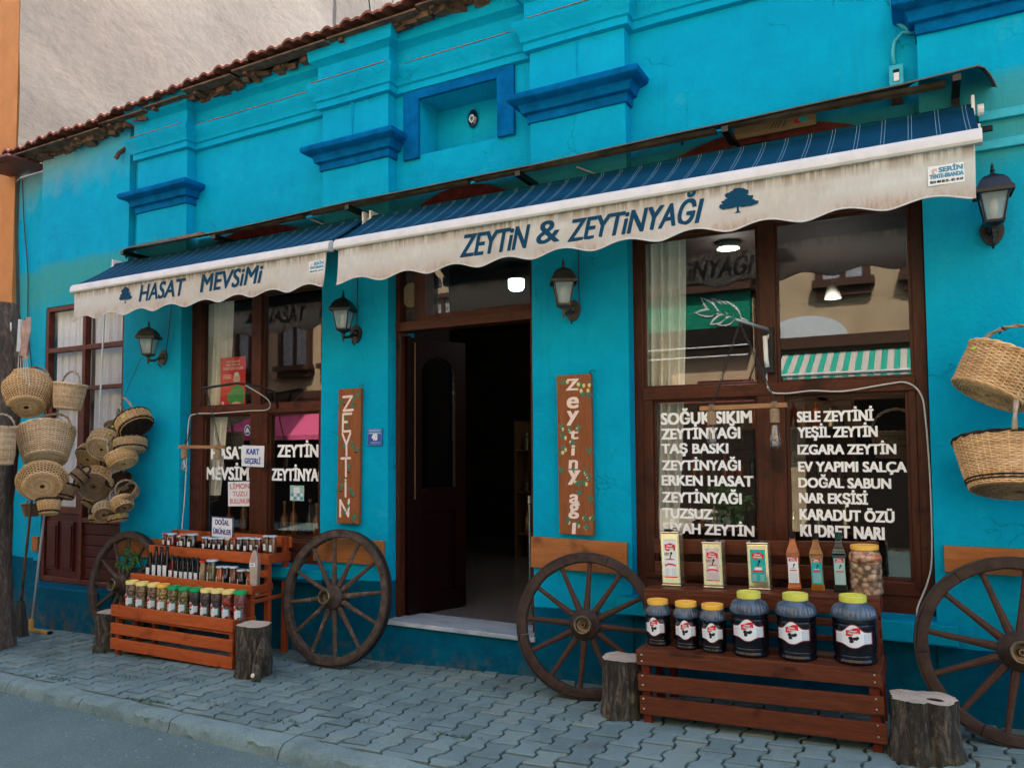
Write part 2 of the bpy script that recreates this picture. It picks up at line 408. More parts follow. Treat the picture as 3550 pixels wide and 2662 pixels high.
# kerb stones
g = MB(); x = -10.
while x < 8:
    L = .98; n = 44; V = []; F = []
    sec = [(.0, -.2), (.0, .0), (-.012, .006), (-.06, .006), (-.105, .001), (-.128, -.018), (-.138, -.05), (-.150, -.085), (-.17, -.2)]
    for i in range(n+1):
        px = x+.006+(L-.012)*i/n
        for j, (dy, dz) in enumerate(sec):
            nz = noise.noise(Vector((px*4, j*1.7, 0)))*.012+noise.noise(Vector((px*19, j*2.7, 5)))*.014*(j > 3)+noise.noise(Vector((px*50, j*2.7, 5)))*.006*(j > 3)
            V.append((px, kerb_y(px)+dy+nz*(j > 1), zg(px)+dz+nz*.7*(j > 0)))
    s = len(sec)
    for i in range(n):
        for j in range(s-1): F.append((i*s+j, i*s+j+1, (i+1)*s+j+1, (i+1)*s+j))
    F += [tuple(range(s))[::-1], tuple(n*s+j for j in range(s))]
    g.add(V, F); x += L
tag(g.build('kerb', KERB, smooth=30), kind='structure')
# tufts of moss and weed in the joints
g = MB(); rnd = random.Random(5)
GR = flat('weed_green', (.045, .085, .03), .8, var=.4)
for (cx, cy, n) in [(-5.75, -1.28, 60), (-6.05, -1.30, 40), (-4.55, -1.40, 90), (-5.3, -1.05, 40), (-4.1, -1.28, 40), (-3.3, -1.38, 40), (-4.75, -.95, 30), (-5.2, -.8, 26), (-3.9, -.1, 60), (-2.9, -.02, 50), (-6.3, -.05, 50), (-3.3, -.9, 20), (-1.9, -.75, 25), (-2.35, -1.2, 40), (-3.05, -1.2, 40)]:
    for i in range(n):
        a = rnd.random()*6.28; px = cx+rnd.gauss(0, .09); py = cy+rnd.gauss(0, .012); h = rnd.uniform(.008, .03); dx, dy = math.cos(a)*.006, math.sin(a)*.006; lx, ly = rnd.gauss(0, .014), rnd.gauss(0, .014)
        z = zg(px)-.005
        g.add([(px-dx, py-dy, z), (px+dx, py+dy, z), (px+lx, py+ly, z+h)], [(0, 1, 2)])
tag(g.build('weeds', GR), kind='stuff')

# ================================================================ SHOP BUILDING
SHOP = thing('shop_building', 'single storey turquoise plaster shop with cobalt ledges and tiled eave', 'shop')
def grid_wall(x0, x1, z0, z1, y, holes, step, depth, amp=.006):
    xs = set([x0, x1]); zs = set([z0, z1])
    for a, b, c, d in holes: xs |= {a, b}; zs |= {c, d}
    def fill(s, st):
        s = sorted(s); out = [s[0]]
        for p, q in zip(s, s[1:]):
            n = max(1, round((q-p)/st)); out += [p+(q-p)*i/n for i in range(1, n+1)]
        return out
    xs = fill(xs, step); zs = fill(zs, step); nx, nz = len(xs), len(zs)
    inh = lambda x, z: any(a < x < b and c < z < d for a, b, c, d in holes)
    V = []; F = []
    for x in xs:
        for z in zs: V.append((x, y+noise.noise(Vector((x*1.3, z*1.3, y*9)))*amp+noise.noise(Vector((x*5, z*5, 3)))*amp*.35, z))
    nb = len(V)
    V += [(x, y+depth, z) for x in xs for z in zs]
    solid = lambda i, k: 0 <= i < nx-1 and 0 <= k < nz-1 and not inh((xs[i]+xs[i+1])/2, (zs[k]+zs[k+1])/2)
    for i in range(nx-1):
        for k in range(nz-1):
            if not solid(i, k): continue
            a, b, c, d = i*nz+k, (i+1)*nz+k, (i+1)*nz+k+1, i*nz+k+1
            F.append((a, b, c, d)); F.append((a+nb, d+nb, c+nb, b+nb))
            if not solid(i-1, k): F.append((a, d, d+nb, a+nb))
            if not solid(i+1, k): F.append((b, b+nb, c+nb, c))
            if not solid(i, k-1): F.append((a, a+nb, b+nb, b))
            if not solid(i, k+1): F.append((d, c, c+nb, d+nb))
    return V, F
TOPZ = 4.98
g = MB()
g.add(*grid_wall(-8.36, 7.0, -.4, TOPZ, .1, [(-8.24, -6.93, .27, 3.15), (-6.073, -4.37, .66, 3.64), (-3.69, -2.43, .28, 3.64), (-1.741, .02, .66, 3.64), (-3.45, -2.745, 3.93, 4.37)], .1, .25))
g.box(-3.5, -2.7, .352, .40, 3.88, 4.42)                       # back of the niche
g.add(*grid_wall(-8.36, -6.9, -.4, TOPZ-.05, .03, [(-8.24, -6.93, .27, 3.15)], .12, .07))   # thickened left bay
# arched spandrels above the openings
for x0, x1 in ((-6.073, -4.37), (-3.69, -2.43), (-1.741, .02)):
    xc, hw = (x0+x1)/2, (x1-x0)/2
    for s in (-1, 1):
        P = [(xc+s*hw, 3.645)]+[(xc+s*hw*math.cos(a), 3.14+.475*math.sin(a)) for a in [math.pi/2*i/10 for i in range(11)]]+[(xc, 3.645)]
        g.prism(P if s < 0 else P[::-1], .104, .33)
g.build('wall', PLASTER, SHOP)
# pilasters running from the pavement to the entablature
for x0, x1, z1 in ((-6.9, -6.073, 3.3), (-6.73, -6.03, 4.5), (-4.37, -3.69, 4.5), (-2.43, -1.715, 4.5), (.02, .75, 4.5)):
    b0 = 3.3 if (x0 == -6.73) else -.4
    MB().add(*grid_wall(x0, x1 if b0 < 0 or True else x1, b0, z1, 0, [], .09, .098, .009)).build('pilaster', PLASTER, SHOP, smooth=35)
g = MB(); g.add(*grid_wall(-1.715, -1.7, 3.4, 3.41, 0.05, [], .1, .02))
for x0, x1, z0, z1, y in ((-6.073, -4.37, -.4, .60, .015), (-3.69, -2.43, -.4, .277, .004), (-1.74, .02, -.4, .60, .015), (.75, 7, -.4, 3.3, .02)):
    g.add(*grid_wall(x0, x1, z0, z1, y, [], .1, .085, .012))
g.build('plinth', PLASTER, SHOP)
def moulding(mb, x0, x1, yb, prof, left=1, right=1, back=.1, n=1):
    V = []; s = len(prof)
    for p, z in prof:
        V += [(x0-p*left, back, z), (x0-p*left, yb-p, z)]
        for i in range(1, n): V.append((x0-p*left+(x1-x0+p*(left+right))*i/n, yb-p+noise.noise(Vector((x0+i*.31, z*5, 2)))*.004, z+noise.noise(Vector((x0+i*.17, z*3, 8)))*.004))
        V += [(x1+p*right, yb-p, z), (x1+p*right, back, z)]
    c = n+3; F = []
    for k in range(s-1):
        for i in range(c-1): F.append((k*c+i, k*c+i+1, (k+1)*c+i+1, (k+1)*c+i))
    F += [tuple(range(c))[::-1], tuple((s-1)*c+i for i in range(c))]
    mb.add(V, F)
CAP = [(.018, 3.925), (.02, 3.985), (.05, 3.99), (.056, 4.02), (.07, 4.045), (.115, 4.06), (.13, 4.07), (.135, 4.10), (.125, 4.115), (.0, 4.125)]
for x0, x1 in ((-6.73, -6.03), (-4.37, -3.69), (-2.43, -1.715), (.03, .75)):
    g = MB(); moulding(g, x0, x1, 0, CAP, n=12); g.build('capital', BLUE, SHOP, smooth=30, bevel=.004)
ENT = [(.0, 4.44), (.035, 4.45), (.035, 4.50), (.05, 4.51), (.06, 4.56), (.095, 4.61), (.10, 4.645), (.03, 4.655), (.03, 4.80), (.045, 4.815), (.085, 4.84), (.095, 4.93), (.09, 4.972), (.0, 4.975)]
g = MB()
bays = [(-6.03, -4.37), (-3.69, -2.43), (-1.715, .03), (.75, 7)]
for x0, x1 in bays: moulding(g, x0+.02, x1-.02, .1, ENT, 0, 0, .12, n=int((x1-x0)/.12)+1)
for x0, x1 in ((-6.73, -6.03), (-4.37, -3.69), (-2.43, -1.715), (.03, .75)): moulding(g, x0, x1, 0, ENT, n=6)
g.build('cornice', PLASTER, SHOP, smooth=30)
# thin line of old red paint along the cornice fillet, and small ribs under it
RL = flat('old_red_lime', (.34, .13, .09), .8, var=.4)
for x0, x1, y in [(-6.78, -5.99, -.104), (-5.9, -4.5, -.004), (-4.42, -3.64, -.104), (-3.55, -2.55, -.004), (-2.4, -1.67, -.104)]:
    V = []; n = int((x1-x0)/.03)
    for i in range(n+1):
        x = x0+(x1-x0)*i/n; q = max(0, noise.noise(Vector((x*7, 1, 1)))*.5+noise.noise(Vector((x*25, 1, 4)))*.4+.28)*.011
        V += [(x, y-.001, 4.6452), (x, y-.001, 4.646+q), (x, y+.03, 4.646+q)]
    MB().add(V, [f for i in range(n) for f in ((3*i, 3*i+3, 3*i+4, 3*i+1), (3*i+1, 3*i+4, 3*i+5, 3*i+2))]).build('old_paint_line', RL, SHOP)
for x in (-4.05, -2.06): MB().add([(x-.012, -.001, 4.44), (x+.012, -.001, 4.44), (x, -.001, 4.17), (x, -.022, 4.44), (x, -.008, 4.18)], [(0, 3, 4, 2), (3, 1, 2, 4), (0, 1, 3)]).build('rib', PLASTER, SHOP)
# niche frame
g = MB()
P = [(-3.60, 3.90), (-3.60, 4.445), (-2.60, 4.445), (-2.60, 3.92), (-2.745, 3.92), (-2.745, 4.37), (-3.45, 4.37), (-3.45, 3.90)]
g.prism(P, .07, .098); g.build('niche_frame', BLUE, SHOP, bevel=.006)
# window sills
for x0, x1 in ((-6.08, -4.28), (-1.80, .12)):
    g = MB(); g.add(*grid_wall(x0, x1, .545, .655, -.085, [], .12, .30, .008)); g.build('sill', PLASTER, SHOP, bevel=.006)
g = MB(); g.add(*grid_wall(-8.17, -6.81, -.4, .272, -.14, [], .12, .26, .014)); g.build('side_step', PLASTER, SHOP, bevel=.012)
# recessed strip between the shop and the orange neighbour
g = MB(); g.add(*grid_wall(-9.1, -8.34, -.4, 4.72, .14, [], .15, .2)); g.build('return_wall', PLASTER, SHOP)
# marble threshold and floor
def marble():
    m, t, b = nodes('grey_marble'); v = coords(t)
    n = noiz(t, coords(t, (1, 5, 1), (0, 0, .6)), 3.2, 8, .7, 1.2)
    c = ramp(t, n, [(.3, (.16, .20, .235)), (.5, (.34, .40, .45)), (.7, (.50, .56, .60))])
    t.links.new(c, b.inputs['Base Color']); b.inputs['Roughness'].default_value = .28; return m
def tiles():
    m, t, b = nodes('pale_floor_tile'); v = coords(t)
    br = N(t, 'ShaderNodeTexBrick'); br.offset = 0; br.inputs['Scale'].default_value = 1; br.inputs['Brick Width'].default_value = .33; br.inputs['Row Height'].default_value = .33; br.inputs['Mortar Size'].default_value = .004
    br.inputs['Color1'].default_value = (.12, .11, .11, 1); br.inputs['Color2'].default_value = (.10, .095, .095, 1); br.inputs['Mortar'].default_value = (.07, .06, .06, 1)
    t.links.new(v, br.inputs['Vector']); c = mixc(t, .3, br.outputs[0], ramp(t, noiz(t, v, 6, 6, .7), [(.3, (.07, .065, .065)), (.7, (.15, .14, .14))]))
    t.links.new(c, b.inputs['Base Color']); b.inputs['Roughness'].default_value = .18; return m
g = MB(); g.add(*grid_wall(-3.70, -2.42, .279, .312, -.022, [], .05, .34, .006)); g.build("threshold", marble(), SHOP, bevel=.004)
g = MB().box(-6.2, 2.2, .32, 5.4, .22, .306); g.build('shop_floor', tiles(), SHOP)
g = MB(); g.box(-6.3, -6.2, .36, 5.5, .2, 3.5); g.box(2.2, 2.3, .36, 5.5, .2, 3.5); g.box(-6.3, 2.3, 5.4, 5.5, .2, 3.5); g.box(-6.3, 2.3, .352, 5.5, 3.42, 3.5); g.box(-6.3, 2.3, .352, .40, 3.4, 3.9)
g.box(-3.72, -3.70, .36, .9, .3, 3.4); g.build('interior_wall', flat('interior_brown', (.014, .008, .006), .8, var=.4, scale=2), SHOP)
# eave: rubble, boards and tiles
EZ = [(-9.2, 4.83), (-8.4, 4.84), (-7.0, 4.88), (-5.9, 4.935), (-4.9, 4.97), (-3.9, 4.985), (-2.5, 5.02), (0, 5.12), (7.2, 5.15)]
def ez(x): return float(np.interp(x, [p[0] for p in EZ], [p[1] for p in EZ]))+.012*noise.noise(Vector((x*1.7, 0, 0)))
TILE = flat('clay_roof_tile', (.19, .065, .042), .75, var=.45, scale=6, bmp=.5)
g = MB(); rnd = random.Random(9); TW = .205
x = -8.75
while x < 7:
    for r_ in range(3):
        y0 = -.19+r_*.33+rnd.uniform(-.012, .012); sl_ = .26; z0 = ez(x)+r_*.33*sl_+rnd.uniform(-.006, .006); V = []; F = []; K = 12
        for j, (yy, zz) in enumerate(((y0, 0), (y0, .022), (y0+.36, .022+.36*sl_-.0))):
            for i in range(K+1):
                u = i/K; h = .034*math.sin(math.pi*min(1, u/.62)) if u < .62 else .014*math.sin(math.pi*(u-.62)/.38)
                V.append((x+u*TW*1.03, yy, z0+zz+h))
        for j in range(2):
            for i in range(K): a = j*(K+1)+i; F.append((a, a+1, a+K+2, a+K+1))
        g.add(V, F)
        V2 = [(p[0], p[1], p[2]-.001) for p in V[:K+1]]+[(p[0], p[1]+.34, p[2]+.34*sl_-.004) for p in V[:K+1]]
        g.add(V2, [(i, i+K+1, i+K+2, i+1) for i in range(K)])
    x += TW
g.add([(x, y, ez(x)+dz) for x in (-8.3, -4, 0, 7) for y, dz in ((.6, .24), (8.8, 1.2), (8.8, -.3))], [f for i in range(3) for f in ((3*i, 3*i+1, 3*i+4, 3*i+3), (3*i+1, 3*i+2, 3*i+5, 3*i+4))])
g.build('roof', TILE, SHOP)
EAVE = flat('old_eave_timber', (.12, .07, .045), .85, var=.6, scale=12, bmp=.7)
g = MB(); x = -8.7
while x < 7:
    L = rnd.uniform(.5, 1.1); z = ez(x+L/2)-.03
    g.box(x, x+L-.01, -.165+rnd.uniform(-.02, .02), -.06+rnd.uniform(-.02, .03), z-.018, z-.003, M=None)
    g.box(x+.02, x+L-.03, -.05+rnd.uniform(-.02, .02), .09, z-.018, z, M=None)
    g.box(x+.1, x+.14, -.13, .2, z-.05, z-.024)
    x += L
x = -8.5
while x < 6.9:
    s_ = rnd.uniform(.05, .15); z = ez(x)-.05
    M = T(x, rnd.uniform(-.05, .04), z-rnd.uniform(-.01, .03))@RZ(rnd.uniform(-.4, .4))@RX(rnd.uniform(-.4, .4))
    g.box(-s_/2, s_/2, -.04, .05, -.022, .022, 0, M); x += s_*rnd.uniform(.6, 1.2)
g.build('eave', EAVE, SHOP)
g = MB(); g.tube([(-6.98, .06, 4.66), (-7.0, -.02, 4.58), (-7.02, -.04, 4.52)], .022, 10, M=None); g.build('eave_pipe', EAVE, SHOP, smooth=1)
g = MB(); g.prism([(-9.12, 4.70), (-8.6, 4.73), (-8.6, 4.80), (-9.1, 4.84)], -.20, -.19); g.box(-9.1, -8.45, -.29, .15, 4.74, 4.765); g.build('flashing', flat('red_brown_flashing', (.14, .045, .04), .5, var=.3), SHOP)

# ---- timber window frames
def frame_mesh(rects, mb, y0, y1, mi=0):
    for x0, x1, z0, z1, *e in rects:
        dy = e[0] if e else 0
        mb.box(x0, x1, y0-dy, y1, z0, z1, mi)
def window(x0, x1, verts_, rails, panes, name='window', zt=3.36):
    g = MB()
    for a, b, c, d, dy in verts_: g.box(a, b, .115-dy, .20, c, d, 0)
    for a, b, c, d, dy in rails: g.box(a, b, .1175-dy, .198, c, d, 1)
    f = g.build(name, [FRAMEZ, FRAMEX], SHOP, bevel=.006)
    for a, b, c, d in panes:
        p = MB(); p.add([(a-.015, .152, c-.015), (b+.015, .152, c-.015), (b+.015, .152, d+.015), (a-.015, .152, d+.015)], [(0, 1, 2, 3)])
        for q in ((a-.001, a+.014, c, d), (b-.014, b+.001, c, d)): pass
        p.build('pane', PANE, f)
        h = MB()   # glazing bead
        for q in ((a-.02, a+.012, c-.02, d+.02), (b-.012, b+.02, c-.02, d+.02), (a+.012, b-.012, c-.02, c+.012), (a+.012, b-.012, d-.012, d+.02)): h.box(q[0], q[1], .130, .150, q[2], q[3])
        h.build('glazing_bead', FRAMEZ, f, bevel=.003)
    return f
winR = window(-1.74, .02,
    [(-1.739, -1.655, .66, 3.37, .0), (-.05, .019, .66, 3.37, .0), (-.90, -.80, .76, 3.37, .01), (-1.66, -1.595, .80, 1.93, .008), (-.925, -.845, .80, 1.93, .014), (-.835, -.757, .80, 1.93, .014), (-.085, -.045, .80, 1.93, .008)],
    [(-1.739, .019, .658, .76, .0), (-1.66, -.045, 1.925, 2.005, .02), (-1.66, -.05, .757, .84, .008), (-1.66, -.05, 3.0, 3.08, .01)],
    [(-1.65, -.905, 2.01, 2.995), (-.795, -.055, 2.01, 2.995), (-1.59, -.93, .845, 1.92), (-.752, -.09, .845, 1.92)])
winL = window(-6.07, -4.37,
    [(-6.072, -5.94, .66, 3.37, .0), (-4.45, -4.371, .66, 3.37, .0), (-5.28, -5.165, .76, 3.37, .01), (-5.945, -5.90, .80, 1.945, .008), (-5.285, -5.19, .80, 1.945, .014), (-5.18, -5.08, .80, 1.945, .014), (-4.495, -4.445, .80, 1.945, .008)],
    [(-6.072, -4.371, .658, .76, .0), (-5.945, -4.45, 1.94, 2.018, .02), (-5.945, -4.45, .757, .84, .008), (-5.945, -4.45, 3.0, 3.08, .01)],
    [(-5.935, -5.285, 2.022, 2.995), (-5.16, -4.455, 2.022, 2.995), (-5.895, -5.29, .845, 1.935), (-5.075, -4.50, .845, 1.935)])
# arched heads with sun-ray bars above each opening
ARCH = flat('oxide_red_paint', (.16, .028, .018), .6, var=.4, scale=15, bmp=.4)
for x0, x1 in ((-6.073, -4.37), (-3.69, -2.43), (-1.741, .02)):
    xc, hw = (x0+x1)/2, (x1-x0)/2; g = MB(); n = 20
    A1 = [(xc-hw*math.cos(math.pi*i/n), 3.14+.472*math.sin(math.pi*i/n)) for i in range(n+1)]
    A2 = [(xc-(hw-.10)*math.cos(math.pi*i/n), 3.12+.40*math.sin(math.pi*i/n)) for i in range(n+1)]
    for i in range(n): g.prism([A1[i], A1[i+1], A2[i+1], A2[i]], .078, .15)
    for a in (38, 66, 114, 142):
        ca, sa = math.cos(R_(a)), math.sin(R_(a)); L = 1/math.hypot(ca/(hw-.06), sa/.42)
        g.add([(xc-sa*.034+0, .09, 3.09), (xc+sa*.034, .09, 3.09), (xc+ca*L+sa*.034, .09, 3.09+sa*L), (xc+ca*L-sa*.034, .09, 3.09+sa*L), (xc-sa*.034, .14, 3.09), (xc+sa*.034, .14, 3.09), (xc+ca*L+sa*.034, .14, 3.09+sa*L), (xc+ca*L-sa*.034, .14, 3.09+sa*L)], [(0, 1, 2, 3), (0, 3, 7, 4), (1, 5, 6, 2), (3, 2, 6, 7)])
    g.box(x0+.01, x1-.01, .08, .15, 3.05, 3.11)
    g.build('arched_head', ARCH, SHOP)
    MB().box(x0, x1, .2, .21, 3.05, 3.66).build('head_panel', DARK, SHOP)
# ---- side window with lace curtains and maroon panels
LACE = None
def lace():
    m = bpy.data.materials.new('lace_curtain'); m.use_nodes = True; t = m.node_tree; b = t.nodes['Principled BSDF']
    b.inputs['Base Color'].default_value = (.85, .86, .90, 1); b.inputs['Roughness'].default_value = .9; b.inputs['Transmission Weight'].default_value = 0
    v = coords(t, (1, 1, 1)); n = noiz(t, v, 130, 2); r = ramp(t, n, [(.3, (.8,)*3), (.5, (1,)*3)])
    t.links.new(r, b.inputs['Alpha']); return m
LACE = lace()
def curtain(name, x0, x1, z0, z1, y, folds, amp, matr, parent=None, taper=0):
    V = []; F = []; nx, nz = folds*8, 14
    for i in range(nx+1):
        for k in range(nz+1):
            s_ = k/nz; wd = 1-taper*s_*s_; x = x0+(x1-x0)*(i/nx)*wd; a = 2*math.pi*folds*i/nx
            V.append((x, y+amp*math.sin(a+.6*math.sin(2*s_)+i*.03)+amp*.4*math.sin(a*.47+s_*3), z1+(z0-z1)*s_))
    for i in range(nx):
        for k in range(nz): a = i*(nz+1)+k; F.append((a, a+1, a+nz+2, a+nz+1))
    o = MB().add(V, F).build(name, matr, parent, smooth=1)
    return o
RWOOD = flat('red_brown_frame_paint', (.10, .022, .013), .5, var=.35, scale=18, bmp=.3)
g = MB()
for q in ((-8.239, -8.19, .28, 3.15), (-6.975, -6.931, .28, 3.15), (-7.61, -7.56, .28, 3.10)): g.box(q[0], q[1], .035, .10, q[2], q[3])
for q in ((-8.19, -6.975, 3.10, 3.149), (-8.19, -7.61, 2.66, 2.71), (-7.56, -6.975, 2.66, 2.71), (-8.19, -7.61, 2.20, 2.27), (-7.56, -6.975, 2.245, 2.285), (-8.19, -7.61, .98, 1.05), (-7.56, -6.975, .90, .95), (-8.19, -6.975, .275, .33)): g.box(q[0], q[1], .037, .098, q[2], q[3])
for q in ((-8.19, -8.12, 1.05, 2.2), (-7.68, -7.61, 1.05, 2.2), (-8.12, -7.68, 2.10, 2.2)): g.box(q[0], q[1], .045, .095, q[2], q[3])
sw = g.build('side_window', RWOOD, SHOP, bevel=.004)
for q in ((-8.19, -7.61, 2.71, 3.10), (-7.56, -6.975, 2.71, 3.10), (-8.19, -7.61, 2.27, 2.66), (-7.56, -6.975, 2.285, 2.66), (-8.12, -7.68, 1.05, 2.10), (-7.56, -6.975, .95, 2.245)):
    MB().add([(q[0], .07, q[2]), (q[1], .07, q[2]), (q[1], .07, q[3]), (q[0], .07, q[3])], [(0, 1, 2, 3)]).build('pane', glass('side_window_glass', (.95, .97, .97), 1.45, .02, 1.3, .02), sw)
g = MB(); g.box(-8.19, -7.61, .06, .09, .33, .98)
for x in (-8.06, -7.80): g.box(x-.1, x+.09, .045, .0598, .40, .90); 
for x in (-8.06, -7.80): g.box(x-.075, x+.065, .035, .0448, .43, .86)
g.build('panel', REDPANEL, sw, bevel=.006)
g = MB()
for i in range(5): g.box(-7.555, -6.98, .055, .085, .335+i*.113, .335+i*.113+.107)
g.build('slatted_panel', REDPANEL, sw, bevel=.006)
cu = thing('lace_curtain', 'white lace curtain hanging behind the small-paned side window', 'curtain', (0, 0, 0)); cu.location = (-7.6, .13, 1.0)
curtain('left_half', -.60, -.0, -.02, 2.12, 0, 10, .018, LACE, cu); curtain('right_half', .02, .65, -.05, 2.12, .02, 9, .02, LACE, cu)
MB().box(-8.24, -6.93, .345, .36, .25, 3.17).build('side_backing', flat('dim_room', (.10, .10, .11), .9), SHOP)

# ---- door
g = MB(); g.box(-3.69, -3.655, .10, .22, .312, 3.37, 0); g.box(-3.52, -3.42, .11, .24, 2.615, 3.37, 0); g.box(-2.505, -2.432, .12, .24, .312, 3.37, 0)
g.box(-3.69, -2.432, .095, .235, 2.545, 2.615, 1); g.box(-3.42, -2.505, .112, .23, 2.615, 2.66, 1); g.box(-3.69, -2.432, .12, .23, 3.05, 3.12, 1); g.box(-3.11, -2.98, .09, .0945, 2.575, 2.587, 1)
df = g.build('door_frame', [FRAMEZ, FRAMEX], SHOP, bevel=.005)
MB().add([(-3.43, .17, 2.65), (-2.50, .17, 2.65), (-2.50, .17, 3.06), (-3.43, .17, 3.06)], [(0, 1, 2, 3)]).build('transom_pane', PANE, df)
MB().box(-3.66, -3.51, .19, .2, 2.61, 3.06).build('transom_board', flat('dusty_dark_board', (.06, .05, .045), .8, var=.5, scale=12), df)
leaf_e = MB(); Lw = .56
for q in ((0, .11, 0, 2.19), (Lw-.11, Lw, 0, 2.19), (.11, Lw-.11, 0, .14), (.11, Lw-.11, .80, .98), (.11, Lw-.11, 2.05, 2.19)): leaf_e.box(q[0], q[1], -.022, .022, q[2], q[3])
n = 10                                                    # arched head of the glazed opening
for s in (-1, 1):
    xc = Lw/2; hw = xc-.11
    leaf_e.prism(([(xc+s*hw, 2.05), (xc, 2.05)]+[(xc+s*hw*math.sin(a), 1.90+.149*math.cos(a)) for a in [math.pi/2*i/n for i in range(n+1)]])[::s], -.02, .02)
leaf_e.box(.12, Lw-.12, -.008, .008, .14, .80); leaf_e.box(.155, Lw-.155, -.018, .018, .18, .76)
leaf_e.box(-.03, .0, -.03, .03, 0, 2.2)
lf = leaf_e.build('door_leaf', DOORW, df, bevel=.005); lf.location = (-3.635, .20, .318); lf.rotation_euler = (0, 0, R_(70))
MB().box(.11, Lw-.11, -.003, .003, .97, 2.04).build('door_pane', glass('dusty_glass', (.7, .72, .74), 1.5, .05, 2.5, .10), lf)
MB().box(.035, .042, -.034, -.023, .9, 2.15).build('edge_strip', flat('aged_brass', (.25, .14, .06), .4, .6), lf)

# ================================================================ NEIGHBOURS AND THE OTHER SIDE OF THE STREET
nb = thing('neighbour_building', 'tall orange building with a bare grey cement-rendered side wall behind the tiled roof', 'building', (-9.1, .1, 0))
V = []; F = []; n = 40
for i in range(n+1):
    for k in range(n+1):
        y = i*32/n; z = -1+k*17/n; V.append((.12+noise.noise(Vector((y*.5, z*.5, 0)))*.12+noise.noise(Vector((y*1.6, z*1.6, 4)))*.03, y, z))
for i in range(n):
    for k in range(n): a = i*(n+1)+k; F.append((a, a+n+1, a+n+2, a+1))
MB().add(V, F).build('side_wall', RENDER, nb, smooth=1)
g = MB(); g.box(-12, .09, 0, .4, -1, 16); g.box(-12, -.25, .4, 32, -1, 15.9); g.build('front_wall', ORANGE, nb)
g = MB(); g.box(.135, .17, -.03, .0, 4.55, 5.9); g.tube([(.2, 2.5, 9), (.22, 3.4, 12)], .012, 6)
g2 = MB(); g2.tube([(.30, 6.2+i*.05*math.sin(i), 14-i*.75) for i in range(12)], .018, 6); g2.build('wall_cable', flat('dark_cable', (.05, .05, .05)), nb)
g2 = MB(); g2.tube([(.30, 7.6+.15*math.sin(i*.7), 15-i*.7) for i in range(13)], .012, 6); g2.build('white_wall_cable', WHITEP, nb)

BEIGE = flat('beige_stucco', (.46, .35, .22), .85, var=.12, scale=3, bmp=.3)
CREAM = flat('cream_stucco', (.55, .42, .27), .85, var=.1, scale=3)
BROWNT = flat('brown_trim', (.07, .035, .022), .6, var=.3)
ROSE = flat('rose_facade_paint', (.30, .075, .07), .7, var=.15)
SHUT = flat('curtained_glass', (.32, .34, .36), .2, var=.35, scale=9)
YO = -8.0
def opp_window(par, xc, z0, w_, h):
    g = MB(); g.box(xc-w_/2, xc-w_/2+.09, YO, YO+.10, z0, z0+h); g.box(xc+w_/2-.09, xc+w_/2, YO, YO+.10, z0, z0+h); g.box(xc-.035, xc+.035, YO, YO+.08, z0, z0+h)
    g.box(xc-w_/2, xc+w_/2, YO, YO+.11, z0+h-.09, z0+h); g.box(xc-w_/2-.06, xc+w_/2+.06, YO, YO+.2, z0-.12, z0); g.box(xc-w_/2, xc+w_/2, YO, YO+.12, z0-.26, z0-.121)
    f = g.build('window', BROWNT, par); MB().box(xc-w_/2+.09, xc+w_/2-.09, YO+.01, YO+.02, z0, z0+h-.09).build('pane', SHUT, f)
ob1 = thing('beige_building', 'beige rendered building across the street, with brown framed upper windows', 'building', (0, YO, 0))
ob1.location = (0, 0, 0)
g = MB(); g.box(-2.3, 9, YO-8, YO, -.6, 9.5); g.build('wall', BEIGE, ob1)
for xc in (-1.08, .15, 1.7, 3.2, 5): opp_window(ob1, xc, 4.25, .78, 1.3)
g = MB(); g.box(-2.3, 9, YO, YO+.25, 3.18, 3.36); g.build('string_course', BROWNT, ob1)
g = MB(); g.box(-2.4, -2.2, YO, YO+.12, -.4, 9); g.build('downpipe', BROWNT, ob1)
g = MB(); g.prism([(-1.66+.62*math.cos(math.pi*i/14), 3.38+.34*math.sin(math.pi*i/14)) for i in range(15)], YO, YO+.06); g.build('fanlight', flat('pale_fanlight', (.6, .66, .68), .3), ob1)
g = MB(); g.box(-1.7, 1.6, YO, YO+.05, .1, 2.5); g.build('shopfront', DARK, ob1)
MB().box(1.7, 6, YO, YO+.08, .1, 2.4).build('shop_shutter', flat('shutter_grey', (.3, .28, .26)), ob1)
aw = thing('striped_awning', 'green and white striped awning reflected in the large shop window', 'awning', (0, 0, 0))
m_, t_, b_ = nodes('green_white_stripe'); v_ = coords(t_); sx_ = N(t_, 'ShaderNodeSeparateXYZ'); t_.links.new(v_, sx_.inputs[0])
q = N(t_, 'ShaderNodeMath', operation='PINGPONG'); q.inputs[1].default_value = .085; t_.links.new(sx_.outputs[0], q.inputs[0]); q2 = N(t_, 'ShaderNodeMath', operation='GREATER_THAN'); q2.inputs[1].default_value = .0425; t_.links.new(q.outputs[0], q2.inputs[0])
t_.links.new(mixc(t_, q2.outputs[0], (.02, .42, .30), (.62, .56, .5)), b_.inputs['Base Color']); b_.inputs['Roughness'].default_value = .8
V = []; 
for x in np.linspace(-2.0, 3.0, 11): V += [(x, YO+.1, 3.12), (x, YO+.95, 2.72), (x, YO+.95, 2.52), (x, YO+.94, 2.52), (x, YO+.94, 2.71), (x, YO+.1, 3.10)]
F = [(6*i+j, 6*i+6+j, 6*i+7+j, 6*i+1+j) for i in range(10) for j in range(5)]
MB().add(V, F).build('canopy', m_, aw); g = MB(); g.tube([(-2, YO+.95, 2.70), (3, YO+.95, 2.70)], .022, 8); g.build('front_bar', WHITEP, aw)
ob2 = thing('signed_building', 'cream and rose shop building across the street with a green fascia board', 'building', (0, 0, 0))
